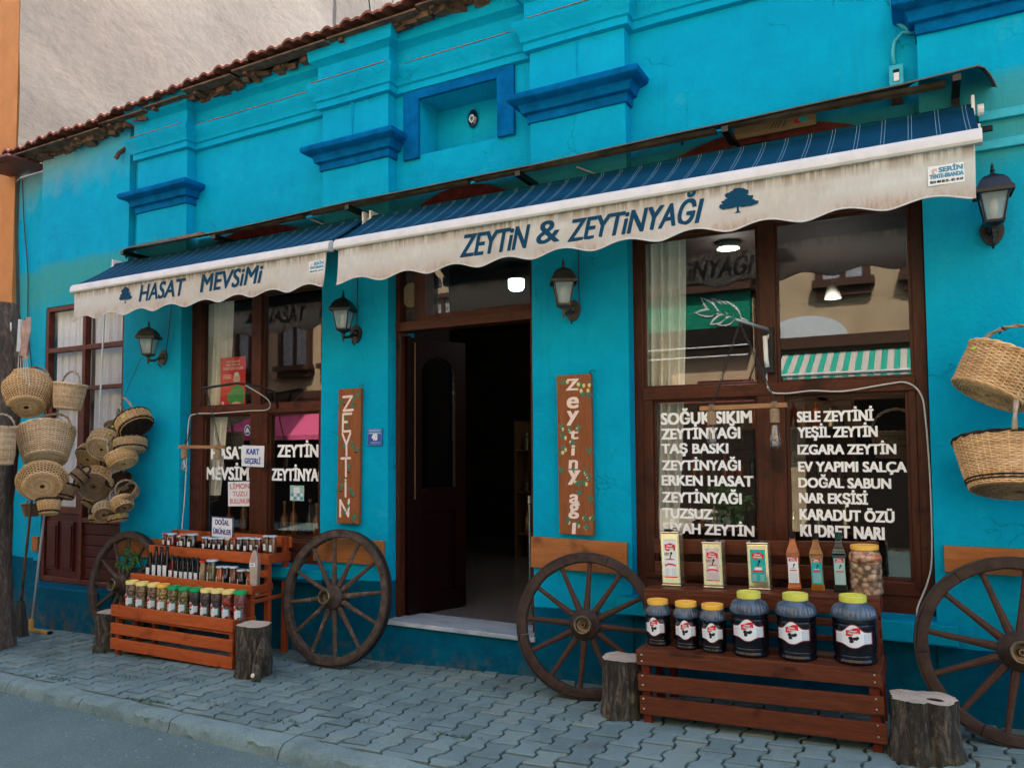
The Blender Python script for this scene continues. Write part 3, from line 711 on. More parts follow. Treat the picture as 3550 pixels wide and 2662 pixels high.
MB().box(-7.2, -2.45, YO-8, YO-.1, -.6, 9).build('wall', CREAM, ob2)
g = MB(); g.box(-7.0, -3.4, YO-.1, YO+.1, 2.38, 2.54); g.box(-3.4, -2.5, YO-.1, YO+.1, 2.38, 2.75); g.build('rose_band', ROSE, ob2)
MB().box(-7.0, -2.5, YO-.1, YO+.08, .1, 2.37).build('dark_shopfront', DARK, ob2)
g = MB(); g.box(-7.2, -2.46, YO-.1, YO+.35, 4.40, 4.48); g.box(-7.2, -2.46, YO-.1, YO+.30, 4.22, 4.395); g.build('sign_hood', BROWNT, ob2)
g = MB(); g.box(-7.1, -2.5, YO-.1, YO+.2, 3.30, 3.62); g.box(-7.0, -3.9, YO-.1, YO+.02, 2.55, 3.29); g.build('dark_fascia', DARK, ob2)
for z in (3.12, 3.28): MB().tube([(-7.0, YO+.4, z), (-2.5, YO+.4, z)], .015, 6).build('wire', WHITEP, ob2)
opp_window(ob2, -5.6, 5.3, .8, 1.4); opp_window(ob2, -3.9, 5.3, .8, 1.4)
gs_ = thing('green_sign_board', 'dark green sign board with a white outlined olive sprig, seen in the window', 'sign', (0, 0, 0))
MB().box(-6.9, -2.50, YO-.05, YO+.16, 3.63, 4.215).build('board', flat('sign_green', (.005, .22, .13), .5), gs_)
lf_ = MB(); GG = flat('sign_green', (0, 0, 0)); cx, cz = -2.62, 3.74
def leaf2(mb, u, v, L, wd, ang, w_, mi):
    V = []; n = 9
    for i in range(n+1):
        t = i/n; b = math.sin(math.pi*t**.8)*wd/2
        for s in (-1, 1): V.append((u+math.cos(ang)*L*t-math.sin(ang)*s*b, v+math.sin(ang)*L*t+math.cos(ang)*s*b, w_))
    mb.add(V, [(2*i, 2*i+2, 2*i+3, 2*i+1) for i in range(n)], mi)
k = 0
for s in (0, 1):
    for (u, v, L, a) in [(-.02, .0, .40, 128), (-.14, .06, .34, 128), (-.26, .10, .34, 128), (-.40, .14, .36, 135), (-.40, .14, .34, 175), (-.26, .08, .26, 205), (-.12, .03, .26, 200)]:
        k += 1; leaf2(lf_, u, v, L+(0 if s else .05), .085+(0 if s else .07), R_(a), .006*s+.0005*k, s)
    stroke(lf_, [(.06, -.06), (-.1, .04), (-.4, .15)], .02+(0 if s else .06), .006*s+.0048+.0002, s)
lf_.mapv(lambda u, v, w_: (cx+u, YO+.175+w_, cz+v)).build('olive_sprig', [WHITEP, GG], gs_)
ob3 = thing('far_left_building', 'pale stucco house across the street with dark framed windows', 'building', (0, 0, 0))
MB().box(-55, -7.25, YO-8, YO-.05, -.6, 9).build('wall', BEIGE, ob3)
for xc in (-12.6, -11.3, -10, -8.6, -14, -16, -18.5, -21, -24, -27, -31): opp_window(ob3, xc, 3.55, .95, 1.25)
MB().box(-20, -7.3, YO-.05, YO+.2, 2.78, 2.95).build('string_course', BROWNT, ob3)
MB().box(-19, -7.5, YO-.05, YO+.0, -.3, 2.2).build('shopfront', DARK, ob3)
pk = thing('pink_awning', 'plain pink awning on the building across the street', 'awning', (0, 0, 0))
V = [(x, y, z) for x in (-14, -10.4) for y, z in ((YO, 2.45), (YO+1.1, 1.95), (YO+1.1, 1.85), (YO, 2.42))]
MB().add(V, [(0, 4, 5, 1), (1, 5, 6, 2), (2, 6, 7, 3), (3, 7, 4, 0)]).build('canopy', flat('pink_fabric', (.70, .12, .25), .8), pk)

# ================================================================ RAIN HOOD AND AWNINGS
hood = thing('rain_hood', 'long sheet-metal rain hood over the awnings, on black square steel brackets', 'canopy')
SHEET = flat('grey_sheet_metal', (.07, .068, .066), .5, .3, var=.35, scale=6)
HX = [-6.86, -5.24, -3.86, -2.27, -1.37, -.1, .3]; HZ = [3.50, 3.475, 3.507, 3.507, 3.524, 3.54, 3.562]
V = []; xs = [-6.86+.1*i for i in range(0, 72)]+[.29, .32, .345, .36, .37]
for i, x in enumerate(xs):
    dz = noise.noise(Vector((x*.9, 0, 7)))*.022; yf = -.30
    if x < -6.5: yf = -.30*(x+6.86)/.36-.02
    drop = 0
    zb_ = float(np.interp(x, HX, HZ)); dz *= .4
    if x > .29: drop = ((x-.29)/.08)**2*.13
    V += [(x, .09 if not any(a <= x <= b for a, b in ((-6.73, -6.03), (-4.37, -3.69), (-2.43, -1.715), (.02, .75))) else .0, zb_+.125-drop), (x, yf, zb_+dz-drop), (x, yf, zb_-.008+dz-drop), (x, .0, zb_+.117-drop)]
nn_ = len(V)//4
MB().add(V, [(4*i+j, 4*i+4+j, 4*i+4+(j+1) % 4, 4*i+(j+1) % 4) for i in range(nn_-1) for j in range(4)]).build('sheet', SHEET, hood)
BATTEN = flat('raw_batten', (.20, .12, .07), .8, var=.5, scale=8, bmp=.4)
for x0, x1 in ((-6.7, -5.7), (-5.6, -4.5), (-4.42, -2.9), (-2.85, -1.1), (-1.05, .15)):
    g = MB(); M = T(x0, 0, float(np.interp(x0, HX, HZ))+.068+rnd.uniform(-.006, .004)); g.box(0, x1-x0, -.10, -.05, -.014, .012, 0, M@RY(rnd.uniform(-.01, .01))); g.build('batten', BATTEN, hood)
for x in (-6.55, -5.33, -3.87, -2.39, -1.0, .196):
    zc_ = float(np.interp(x, HX, HZ)); g = MB(); g.box(x-.02, x+.02, -.285, .1, zc_-.052, zc_-.014); g.box(x-.02, x+.02, -.06, -.02, 3.2, zc_-.053); g.build('bracket', BLACKM, hood, bevel=.002)
for x in (-4.45, -2.05): MB().tube([(x, -.06, 3.53), (x+.16, -.02, 3.45)], .008, 6).build('stay', STEEL, hood)
# patched wooden crate boards jammed over the large window
cb = thing('crate_board', 'pale plywood crate board with faded print, jammed above the large blue awning', 'board', (-.765, -.035, 3.545), (0, R_(-.5), 0))
g = MB(); g.box(-.24, .24, .05, .065, -.01, .07); g.build('plank', wood('crate_pine', (.22, .12, .05), (.36, .21, .10), 0, .7), cb)
f2 = MB(); [stroke(f2, [(u, .015), (u+.02, .05)], .005, .001, 0) for u in (-.02, .0, .02, .05)]; disc(f2, .15, .03, .04, .015, .001, 1); disc(f2, .17, .035, .03, .015, .002, 2)
f2.mapv(on_plane(0, .049, 0)).build('faded_print', [LBLACK, REDP, TEALP], cb)

def fabric_mat():
    m, t, b = nodes('blue_awning_canvas'); v = coords(t); s = N(t, 'ShaderNodeSeparateXYZ'); t.links.new(v, s.inputs[0])
    def band(c0, wd):
        a = N(t, 'ShaderNodeMath', operation='WRAP'); a.inputs[1].default_value = .128; a.inputs[2].default_value = 0; t.links.new(s.outputs[0], a.inputs[0])
        d = N(t, 'ShaderNodeMath', operation='SUBTRACT'); d.inputs[1].default_value = c0; t.links.new(a.outputs[0], d.inputs[0])
        e = N(t, 'ShaderNodeMath', operation='ABSOLUTE'); t.links.new(d.outputs[0], e.inputs[0])
        f = N(t, 'ShaderNodeMath', operation='LESS_THAN'); f.inputs[1].default_value = wd; t.links.new(e.outputs[0], f.inputs[0]); return f.outputs[0]
    ad = N(t, 'ShaderNodeMath', operation='ADD'); t.links.new(band(.030, .0016), ad.inputs[0]); t.links.new(band(.046, .0016), ad.inputs[1])
    n = noiz(t, v, 3, 4); base = ramp(t, n, [(.3, (.0, .030, .064)), (.7, (.0, .048, .096))])
    t.links.new(mixc(t, ad.outputs[0], base, (.13, .23, .30)), b.inputs['Base Color']); b.inputs['Roughness'].default_value = .85; b.inputs['Specular IOR Level'].default_value = .1
    bump(t, b, noiz(t, v, 160, 2), .15, .001); return m
CANVAS = fabric_mat()
def valance_mat():
    m, t, b = nodes('stained_cream_canvas'); v = coords(t); s = N(t, 'ShaderNodeSeparateXYZ'); t.links.new(v, s.inputs[0])
    st = noiz(t, coords(t, (1, 1, .07)), 26, 5, .7); st2 = noiz(t, coords(t, (1, 1, .25)), 60, 3, .6); big = noiz(t, v, 2.6, 5, .6, .5)
    def mr(inp, a, b_): q = N(t, 'ShaderNodeMapRange'); q.inputs[1].default_value = a; q.inputs[2].default_value = b_; t.links.new(inp, q.inputs[0]); return q.outputs[0]
    def mu(*xs):
        r = xs[0]
        for x in xs[1:]:
            q = N(t, 'ShaderNodeMath', operation='MULTIPLY'); t.links.new(r, q.inputs[0])
            if isinstance(x, float): q.inputs[1].default_value = x
            else: t.links.new(x, q.inputs[1])
            r = q.outputs[0]
        return r
    c = ramp(t, big, [(.3, (.70, .62, .54)), (.5, (.84, .80, .74)), (.72, (.93, .91, .87))])
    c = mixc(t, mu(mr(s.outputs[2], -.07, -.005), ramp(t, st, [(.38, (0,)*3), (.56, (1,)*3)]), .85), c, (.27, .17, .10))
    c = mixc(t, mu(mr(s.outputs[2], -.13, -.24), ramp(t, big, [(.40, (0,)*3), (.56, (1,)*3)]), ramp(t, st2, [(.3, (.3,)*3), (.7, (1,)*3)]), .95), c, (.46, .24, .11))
    c = mixc(t, .12, c, ramp(t, st2, [(.35, (.30, .2, .13)), (.65, (.8, .72, .62))]))
    t.links.new(c, b.inputs['Base Color']); b.inputs['Roughness'].default_value = .8; bump(t, b, st2, .2, .002)
    # thin canvas lets a little daylight through
    tr = N(t, 'ShaderNodeBsdfTranslucent'); t.links.new(c, tr.inputs[0]); mx = N(t, 'ShaderNodeMixShader'); mx.inputs[0].default_value = .38
    o = t.nodes['Material Output']; t.links.new(b.outputs[0], mx.inputs[1]); t.links.new(tr.outputs[0], mx.inputs[2]); t.links.new(mx.outputs[0], o.inputs[0]); return m
VAL = valance_mat(); PIPING = flat('white_piping', (.62, .6, .57), .6)
def vwave(x): return .010*math.sin(x*2.3+1)+.006*math.sin(x*7.1)+.003*math.sin(x*17)
TREE = [(0, .60, .20, .17), (-.19, .50, .15, .13), (.19, .52, .16, .13), (-.10, .76, .15, .13), (.11, .78, .14, .12), (-.30, .34, .14, .09), (.31, .33, .15, .09), (0, .40, .2, .12), (-.15, .30, .13, .07), (.17, .29, .14, .07), (.0, .9, .1, .08)]
def tree_logo(mb, u, v, s, mi, sx=1):
    rn = random.Random(4)
    for i, (a, b, c, d) in enumerate(TREE):
        V = [(u+s*sx*1.25*(a+1.25*c*math.cos(q)*f), v+s*(b+1.2*d*math.sin(q)*f), .003+i*1e-4) for q, f in [(2*math.pi*k/22, rn.uniform(.82, 1.18)) for k in range(22)]]
        mb.add(V, [tuple(range(22))], mi)
    mb.add([(u-s*.035*sx, v+s*.05, .0045), (u+s*.035*sx, v+s*.05, .0045), (u+s*.03*sx, v+s*.35, .0045), (u-s*.03*sx, v+s*.35, .0045)], [(0, 1, 2, 3)], mi)
    mb.add([(u-s*.11*sx, v, .0046), (u+s*.11*sx, v+.0, .0046), (u+s*.03*sx, v+s*.07, .0046), (u-s*.03*sx, v+s*.07, .0046)], [(0, 1, 2, 3)], mi)
def awning(label, x0, x1, writing, sticker, emb):
    A = thing('shop_awning', label, 'awning', ((x0+x1)/2, 0, 3.06)); ox = (x0+x1)/2; L = x1-x0; h = L/2
    yr, yb, zt, zb = -.13, -.545, 3.425-3.06, .075
    n = int(L/.05); V = []
    for i in range(n+1):
        x = -h+L*i/n
        for j in range(7):
            s = j/6; V.append((x, yr+(yb-yr)*s, zt+(zb-zt)*s-.012*math.sin(math.pi*s)+.003*math.sin(x*9+s*3)*math.sin(math.pi*s)))
    F = [(i*7+j, i*7+j+1, (i+1)*7+j+1, (i+1)*7+j) for i in range(n) for j in range(6)]
    MB().add(V, F).build('canopy', CANVAS, A, smooth=1)
    g = MB(); g.tube([(-h, yr, zt-.04), (h, yr, zt-.04)], .042, 14); g.build('roller', CANVAS, A, smooth=30)
    g = MB(); P = [(0, 0), (-.052, .0), (-.06, .012), (-.055, .05), (-.035, .075), (-.005, .085), (.01, .07), (.01, .02)]
    g.add([(s*(h+.01), yb+.02+y, z) for s in (-1, 1) for y, z in P], [(0, 1, 2, 3, 4, 5, 6, 7)[::-1], tuple(range(8, 16))]+[(i, (i+1) % 8, (i+1) % 8+8, i+8) for i in range(8)])
    g.build('front_bar', flat('dull_cream_bar', (.60, .57, .54), .45, var=.10, scale=7), A, smooth=35)
    for s in (-1, 1):
        g = MB(); g.box(s*h-.008, s*h+.008, yr-.05, yr+.05, zt-.12, zt+.03); g.box(s*h-.01, s*h+.035*s if s > 0 else s*h+.01, yr+.03, .0, zt-.16, zt-.10) if s > 0 else g.box(s*h-.03, s*h+.01, yr+.03, .0, zt-.16, zt-.10)
        g.tube([(s*(h+.02), yr, zt-.04), (s*(h+.05), yr, zt-.04)], .03, 10); g.build('end_bracket', WHITEP, A, bevel=.003)
        g = MB(); g.box(s*(h-.12)-.025, s*(h-.12)+.025, yr-.02, yr+.06, zt-.20, zt-.12); xe = s*(h-.55)
        g.tube([(s*(h-.12), yr, zt-.16), (s*(h-.75), (yr+yb)/2+.05, .10)], .02, 8); g.tube([(s*(h-.75), (yr+yb)/2+.05, .10), (s*(h-.2), yb+.05, .04)], .018, 8); g.build('arm', BLACKM, A, bevel=0)
    g = MB(); g.tube([(-h-.09, yr+.05, zt-.13), (h+.09, yr+.05, zt-.13)], .018, 8); g.build('torsion_bar', BLACKM, A, smooth=30)
    # scalloped valance
    per = L/round(L/.39); n = int(L/.013); V = []; yv = yb-.012; m_ = 9
    def low(x):
        t = ((x+h)/per+.5) % 1
        return -.266+.044*(abs(math.cos(math.pi*t))**1.7)
    def yy(x, s): return yv+vwave(x+ox)*(.25+.75*s)*1.0
    for i in range(n+1):
        x = -h+.02+(L-.04)*i/n; lo = low(x)
        for j in range(m_): s = j/(m_-1); V.append((x+.012*s*math.sin(x*3), yy(x, s)-.012*(s**3)*abs(math.cos(math.pi*(x+h)/per)), .002+(lo-.002)*s))
    F = [(i*m_+j, i*m_+j+1, (i+1)*m_+j+1, (i+1)*m_+j) for i in range(n) for j in range(m_-1)]
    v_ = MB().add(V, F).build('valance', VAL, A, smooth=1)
    P = [V[i*m_+m_-1] for i in range(0, n+1, 2)]
    MB().tube(P, .0045, 6).build('piping', PIPING, v_, smooth=1)
    lt = MB(); writing(lt); 
    fm = lambda u, v, w_: (u-ox, yy(u-ox, max(0, min(1, -v/.262)))-.003-w_, v)
    lt.mapv(fm).build('lettering', NAVYT, v_)
    em = MB(); tree_logo(em, *emb); em.mapv(fm).build('tree_emblem', NAVYT, v_)
    st = MB(); sticker(st); st.mapv(fm).build('sticker', [LWHITE, flat('sticker_blue', (.10, .28, .42)), LBLACK, flat('sticker_red', (.6, .12, .06))], v_)
    return A
def brush(lt, body, u0, u1, v, h, dv=0): text(lt, body, u0, v, h, u1-u0, .036, 0, .001, .24)
def wr_big(lt):
    brush(lt, 'ZEYTiN', -2.68, -2.20, -.186, .142); text(lt, '&', -2.12, -.176, .140, .16, .025, 0, .001, .1); brush(lt, 'ZEYTiNYAĞI', -1.90, -1.10, -.190, .132)
def stick(u, v, s):
    def f(mb):
        k = s
        rect(mb, u, u+.157*k, v, v+.095*k, .001, 0); text(mb, 'SERİN', u+.047*k, v+.062*k, .022*k, .1*k, .1, 1, .002); text(mb, 'TENTE-BRANDA', u+.007*k, v+.034*k, .019*k, .143*k, .1, 1, .002)
        text(mb, '0534 404 00 35 - 451 44 64', u+.009*k, v+.010*k, .012*k, .14*k, .08, 2, .002)
        for i in range(7): a = R_(60+i*30); stroke(mb, [(u+(.032+.010*math.cos(a))*k, v+(.066+.010*math.sin(a))*k), (u+(.032+.017*math.cos(a))*k, v+(.066+.017*math.sin(a))*k)], .0022*k, .003, 3)
        stroke(mb, [(u+(.032+.007*math.cos(R_(a)))*k, v+(.066+.007*math.sin(R_(a)))*k) for a in range(0, 300, 30)], .002*k, .003, 3)
    return f
awning('long blue striped awning over the doorway, valance reading ZEYTİN & ZEYTİNYAĞI', -3.73, .27, wr_big, stick(.045, -.17, 1.0), (-.875, -.168, .142, 0, 1.25))
def wr_small(lt):
    brush(lt, 'HASAT', -5.92, -5.37, -.165, .136); brush(lt, 'MEVSiMi', -5.17, -4.49, -.160, .136)
awning('short blue striped awning on the left, valance reading HASAT MEVSİMİ', -6.84, -3.80, wr_small, stick(-3.985, -.15, .95), (-6.09, -.165, .145, 0, .98))

# ================================================================ WALL-MOUNTED THINGS
def place(o, x, y, z, rz=0): o.location = (x, y, z); o.rotation_euler = (0, 0, rz); return o
FROST = flat('frosted_lantern_glass', (.42, .47, .46), .3, var=.15, coat=.5)
CLEARG = nodes('thin_lantern_glass'); _b = CLEARG[2]; CLEARG = CLEARG[0]; _b.inputs['Base Color'].default_value = (.42, .47, .46, 1); _b.inputs['Roughness'].default_value = .25; _b.inputs['Alpha'].default_value = .45
def lantern(label, x, z, rot, mt):
    L = thing('wall_lantern', label, 'lantern', (x, 0, z), (0, 0, 0), 'coach lanterns on the pillars')
    hd = Matrix.Translation((0, -.165, 0))@RZ(rot+math.pi/4); r2_ = math.sqrt(2)
    g = MB(); sq = lambda prof, M=hd: g.lathe([(a*r2_, b) for a, b in prof], 4, 0, M)
    sq([(.085, .262), (.088, .25), (.088, .268), (.076, .285), (.066, .312), (.046, .338), (.022, .352), (.012, .360)]); g.lathe([(.0, .355), (.014, .357), (.008, .37), (.013, .378), (.006, .392), (.009, .398), (.0, .425)], 10, 0, hd)
    g.build('cap', mt, L, smooth=28)
    g = MB()
    for i in range(4):
        a = math.pi/2*i
        g.tube([(.064*r2_*math.cos(a), .064*r2_*math.sin(a), .256), (.040*r2_*math.cos(a), .040*r2_*math.sin(a), .112)], .0055, 6, 0, False, hd)
    g.lathe([(.047*r2_, .113), (.044*r2_, .10), (.030*r2_, .092), (.022, .084), (.012, .07), (.016, .06), (.009, .045), (.013, .036), (.005, .02), (.0, .0)], 4, 0, hd); g.lathe([(.066*r2_, .250), (.070*r2_, .25), (.070*r2_, .258), (.066*r2_, .258)], 4, 0, hd)
    g.build('cage', mt, L, smooth=28)
    g = MB(); g.lathe([(.038*r2_, .112), (.062*r2_, .252)], 4, 0, hd); g.build('glass', CLEARG, L)
    g = MB(); g.lathe([(.0, .12), (.016, .122), (.016, .15), (.02, .155), (.022, .20), (.018, .225), (.0, .235)], 12, 0, hd); g.build('bulb', flat('white_bulb', (.75, .72, .66), .3), L, smooth=1)
    g = MB(); g.tube([(0, -.165, .068), (0, -.14, .05), (0, -.09, .06), (0, -.04, .09), (0, -.015, .1)], [.010, .011, .012, .013, .016], 10)
    g.tube([(0, -.04, .09), (0, -.06, .03), (0, -.03, .0)], .006, 6); g.build('arm', mt, L, smooth=1)
    P = [(.058*math.cos(a)*(.8+.2*abs(math.cos(a))), .105+.075*math.sin(a)*(1.15 if math.sin(a) < 0 else .8)) for a in [2*math.pi*i/18 for i in range(18)]]
    g = MB(); g.prism(P, -.018, .0); g.lathe([(.03, 0), (.022, .02), (.01, .03)], 12, 0, Matrix.Translation((0, -.018, .1))@RX(math.pi/2)); g.build('back_plate', mt, L, bevel=.003)
    return L
BRZ = flat('dull_bronze_paint', (.055, .048, .038), .5, .4, var=.4)
lantern('bronze lantern below the left awning, between the side window and the left shop window', -6.31, 2.40, .5, BRZ)
lantern('black lantern with a hanging cable, on the pillar above the ZEYTİN board', -4.0, 2.445, .35, BLACKM)
lantern('bronze lantern with a coil bulb, on the pillar right of the doorway', -2.11, 2.46, .5, BRZ)
lantern('black lantern beneath the right end of the long awning', .345, 2.66, 0.03, BLACKM)
for P, lb in (([(-6.27, -.012, 2.52), (-6.22, -.02, 2.74), (-6.20, -.015, 2.95), (-6.2, -.02, 3.2)], 'lamp cable above the leftmost lantern'), ([(-3.99, -.012, 2.56), (-3.985, -.012, 3.2)], 'lamp cable above the black lantern beside the ZEYTİN board'), ([(-2.06, -.012, 2.57), (-2.065, -.012, 2.9), (-2.06, -.012, 3.2)], 'lamp cable above the lantern right of the door'), ([(.37, -.01, 2.8), (.33, -.02, 3.05), (.28, -.03, 3.0)], 'thin wire curling behind the lantern at the right edge')):
    tag(MB().tube(P, .004, 6).build('lamp_cable', flat('dark_cable', (0,)*3)), lb, 'cable', 'lamp cables')

# carved name boards
LEAFG = flat('painted_leaf_green', (.03, .20, .13), .6, var=.3); OLIVE = flat('painted_green_olive', (.62, .48, .17), .5); OLB = flat('painted_black_olive', (.02, .012, .016), .4)
CREAMP = flat('cream_paint', (.78, .62, .54), .6, var=.06)
SIGNW = wood('sign_board_brown', (.17, .05, .018), (.30, .10, .035), 2, .42, knots=False)
def board(label, P, y):
    B = thing('name_board', label, 'sign', (P[0][0], 0, P[0][1]), (0, 0, 0), 'painted name boards'); ox, oz = P[0]
    MB().prism([(a-ox, b-oz) for a, b in P], -y, -.008).build('plank', SIGNW, B, bevel=.004)
    MB().tube([((P[1][0]+P[2][0])/2-ox+.02*math.cos(a), -.02, P[2][1]-oz+.012+.014*math.sin(a)) for a in [i*.5 for i in range(0, 10)]], .0025, 6).build('hook', IRON, B)
    return B, ox, oz
B, ox, oz = board('narrow brown board painted ZEYTİN in cream with black olives', [(-4.168, 1.03), (-3.945, 1.03), (-3.925, 2.10), (-4.155, 2.10)], .038)
for pts in ([(-4.105, 2.035), (-4.015, 2.038), (-4.10, 1.925), (-4.005, 1.93)], [(-4.02, 1.90), (-4.105, 1.898), (-4.108, 1.76), (-4.03, 1.762)], [(-4.105, 1.835), (-4.065, 1.835)],
            [(-4.11, 1.74), (-4.07, 1.655), (-4.03, 1.745)], [(-4.07, 1.655), (-4.068, 1.57)], [(-4.12, 1.545), (-4.03, 1.548)], [(-4.075, 1.545), (-4.073, 1.405)], [(-4.076, 1.375), (-4.076, 1.374)], [(-4.076, 1.355), (-4.076, 1.245)], [(-4.13, 1.085), (-4.13, 1.215), (-4.048, 1.09), (-4.042, 1.22)]):
    lt = MB(); stroke(lt, [(a-ox, b-oz) for a, b in pts], .019, .0008, 0); lt.mapv(on_plane(0, -.0385, 0)).build('letter_stroke', CREAMP, B)
for i, (a, b, an) in enumerate([(-4.0, 2.0, 70), (-3.975, 2.03, 60), (-4.10, 2.0, 170), (-4.15, 1.94, 80), (-4.02, 1.95, 60), (-4.075, 1.87, 200), (-4.07, 1.80, 70), (-4.15, 1.68, 70), (-4.08, 1.62, 130), (-4.03, 1.65, 60), (-3.98, 1.62, 150), (-3.97, 1.60, 60), (-4.055, 1.46, 70), (-4.14, 1.36, 100), (-4.13, 1.31, 50), (-4.14, 1.28, 170), (-4.02, 1.27, 110), (-3.995, 1.25, 100), (-4.055, 1.15, 80), (-4.1, 1.10, 60), (-4.0, 1.06, 100), (-3.99, 1.07, 60)]):
    ol = MB()
    for dd in (-18, 12): leaf2(ol, a-ox, b-oz, .05, .014, R_(an+dd), .0002+.00005*i, 0)
    if i % 2 == 0:
        for dx in (0, .014): disc(ol, a-ox+dx, b-oz-.02-dx*.2, .008, .010, .0003+.00002*i, 1); disc(ol, a-ox+dx+.002, b-oz-.017, .002, .003, .0006+.00002*i, 2)
    ol.mapv(on_plane(0, -.0385, 0)).build('painted_sprig', [LEAFG, OLB, CREAMP], B)
B, ox, oz = board('wide dark-red board painted Zeytinyağı in script with green olives', [(-2.215, 1.035), (-1.965, 1.03), (-1.972, 2.11), (-2.225, 2.11)], .042)
for ch, zz, h, wd, du in (('Z', 2.005, .075, .085, 0), ('e', 1.885, .078, .08, 0), ('y', 1.80, .07, .08, 0), ('t', 1.675, .07, .06, .005), ('i', 1.565, .07, .02, .0), ('n', 1.475, .062, .06, 0), ('y', 1.40, .07, .08, .005), ('a', 1.245, .062, .065, .003), ('g', 1.175, .072, .068, .003), ('ı', 1.04, .078, .016, .0)):
    lt = MB(); text(lt, ch, -2.105-ox+du, zz-oz, h*(1.35 if ch not in 'Zti' else 1), wd, .05, 0, .0012, .08, True)
    lt.mapv(on_plane(0, -.0425, 0)).build('letter', CREAMP, B)
for i, (a, b, an) in enumerate([(-2.15, 2.05, 160), (-2.11, 2.04, 40), (-2.07, 2.03, 20), (-2.03, 2.02, 150), (-1.99, 2.02, 60), (-2.05, 1.985, -20), (-2.0, 1.985, -40), (-2.19, 1.73, 100), (-2.14, 1.72, 80), (-2.08, 1.73, 60), (-2.17, 1.67, 120), (-2.13, 1.64, 40), (-2.17, 1.59, 110), (-2.19, 1.57, 190), (-1.99, 1.57, 100), (-2.2, 1.44, 90), (-2.10, 1.44, 120), (-2.03, 1.43, 80), (-2.01, 1.40, 60), (-2.1, 1.37, 20), (-2.02, 1.36, 130), (-2.04, 1.32, 200), (-1.99, 1.30, -60), (-2.04, 1.13, 50), (-1.99, 1.13, 40), (-2.15, 1.10, 100), (-2.08, 1.08, 110), (-2.03, 1.07, 60)]):
    ol = MB()
    for dd in (-25, 8): leaf2(ol, a-ox, b-oz, .055, .013, R_(an+dd), .0002+.00005*i, 0)
    if i not in (14, 15, 21, 22): disc(ol, a-ox+.008, b-oz+.012, .012, .0145, .0004+.00002*i, 1); disc(ol, a-ox+.005, b-oz+.016, .004, .005, .0008+.00002*i, 2)
    ol.mapv(on_plane(0, -.0425, 0)).build('painted_sprig', [LEAFG, OLIVE, CREAMP], B)
# number plate
np_ = thing('house_number_plate', 'small blue enamel house number plate reading 40 beside the ZEYTİN board', 'plate', (-3.81, 0, 1.71))
MB().box(-.073, .073, -.012, -.002, -.066, .066).build('plate', flat('plate_blue', (.01, .07, .32), .35, coat=.4), np_, bevel=.003)
g = MB(); text(g, '40', 0, -.022, .048, .05, .08, 0, .001, 0, True)
for z in (.045, .026): rect(g, -.06, .06, z, z+.012, .0006, 1)
for z in (-.05, -.04): rect(g, -.04, .06, z, z+.004, .0006, 1)
for q in ((-.069, .069, .061, .063), (-.069, .069, -.063, -.061), (-.069, -.067, -.061, .061), (.067, .069, -.061, .061)): rect(g, *q, .0005, 1)
g.mapv(on_plane(0, -.012, 0)).build('lettering', [WHITEP, flat('plate_pale_blue', (.25, .38, .6), .4)], np_)
# evil eye bead in the niche
ee = thing('evil_eye_bead', 'navy glass evil eye bead hanging in the wall niche', 'charm', (-3.11, .345, 4.24))
g = MB(); M = RX(math.pi/2); g.lathe([(0, .0), (.046, .004), (.052, .012), (.044, .022), (.0, .028)], 24, 0, Matrix.Diagonal((.9, 1, 1.45, 1))@M); g.build('bead', flat('navy_glass', (.004, .006, .035), .1, coat=1), ee, smooth=1)
g = MB(); disc(g, 0, -.006, .024, .033, .0, 0, 20); disc(g, 0, -.006, .016, .023, .0008, 1, 20); disc(g, 0, -.006, .006, .009, .0016, 2, 14); g.mapv(on_plane(0, -.0285, 0)).build('eye', [WHITEP, flat('eye_blue', (.04, .30, .55)), LBLACK], ee)
MB().tube([(0, -.01, .06), (0, -.005, .085)], .004, 6).build('hook', STEEL, ee)
# fuse box and conduit at the upper right
sb = thing('switch_box', 'turquoise painted switch box fixed to the wall above the long awning', 'switch box', (-.09, .1, 3.62))
g = MB(); g.box(-.038, .038, -.05, 0, .0, .19); g.build('case', PLASTER if False else flat('painted_box', (.03, .40, .50), .5), sb, bevel=.006)
g = MB(); g.box(-.014, .014, -.056, -.0505, .09, .14); g.build('switch', WHITEP, sb, bevel=.002); g = MB(); g.box(-.016, .016, -.054, -.0502, .142, .16); g.build('switch_window', DARK, sb); g = MB(); g.box(-.03, .03, -.049, -.01, -.035, -.001); g.build('gland', EAVE, sb)
tag(MB().tube([(-.11, .085, 4.30), (-.10, .08, 4.20), (-.085, .08, 4.08), (-.03, .08, 4.02), (.0, .07, 3.995)], .013, 8).tube([(.01, .065, 3.98), (-.05, .07, 4.0), (-.095, .08, 3.96), (-.105, .08, 3.90), (-.10, .08, 3.82)], .011, 8).build('conduit', flat('painted_conduit', (.05, .42, .52), .5), smooth=1), 'turquoise painted conduit looping down the wall to the switch box', 'conduit')
for (z, x0) in ((3.36, .30), (3.20, .20)):
    tag(MB().box(x0, 1.6, -.03, .0, z, z+.05).build('wall_trunking', flat('painted_box', (0,)*3), bevel=.004), 'upper turquoise cable trunking at the right edge of the wall' if z > 3.3 else 'lower turquoise cable trunking at the right edge of the wall', 'trunking', 'cable trunking')
tag(MB().tube([(-1.36, .09, 3.60), (-1.34, .03, 3.615), (-1.33, -.02, 3.60)], .006, 6).build('wall_hook', IRON), 'bent iron hook in the wall above the long awning', 'hook')
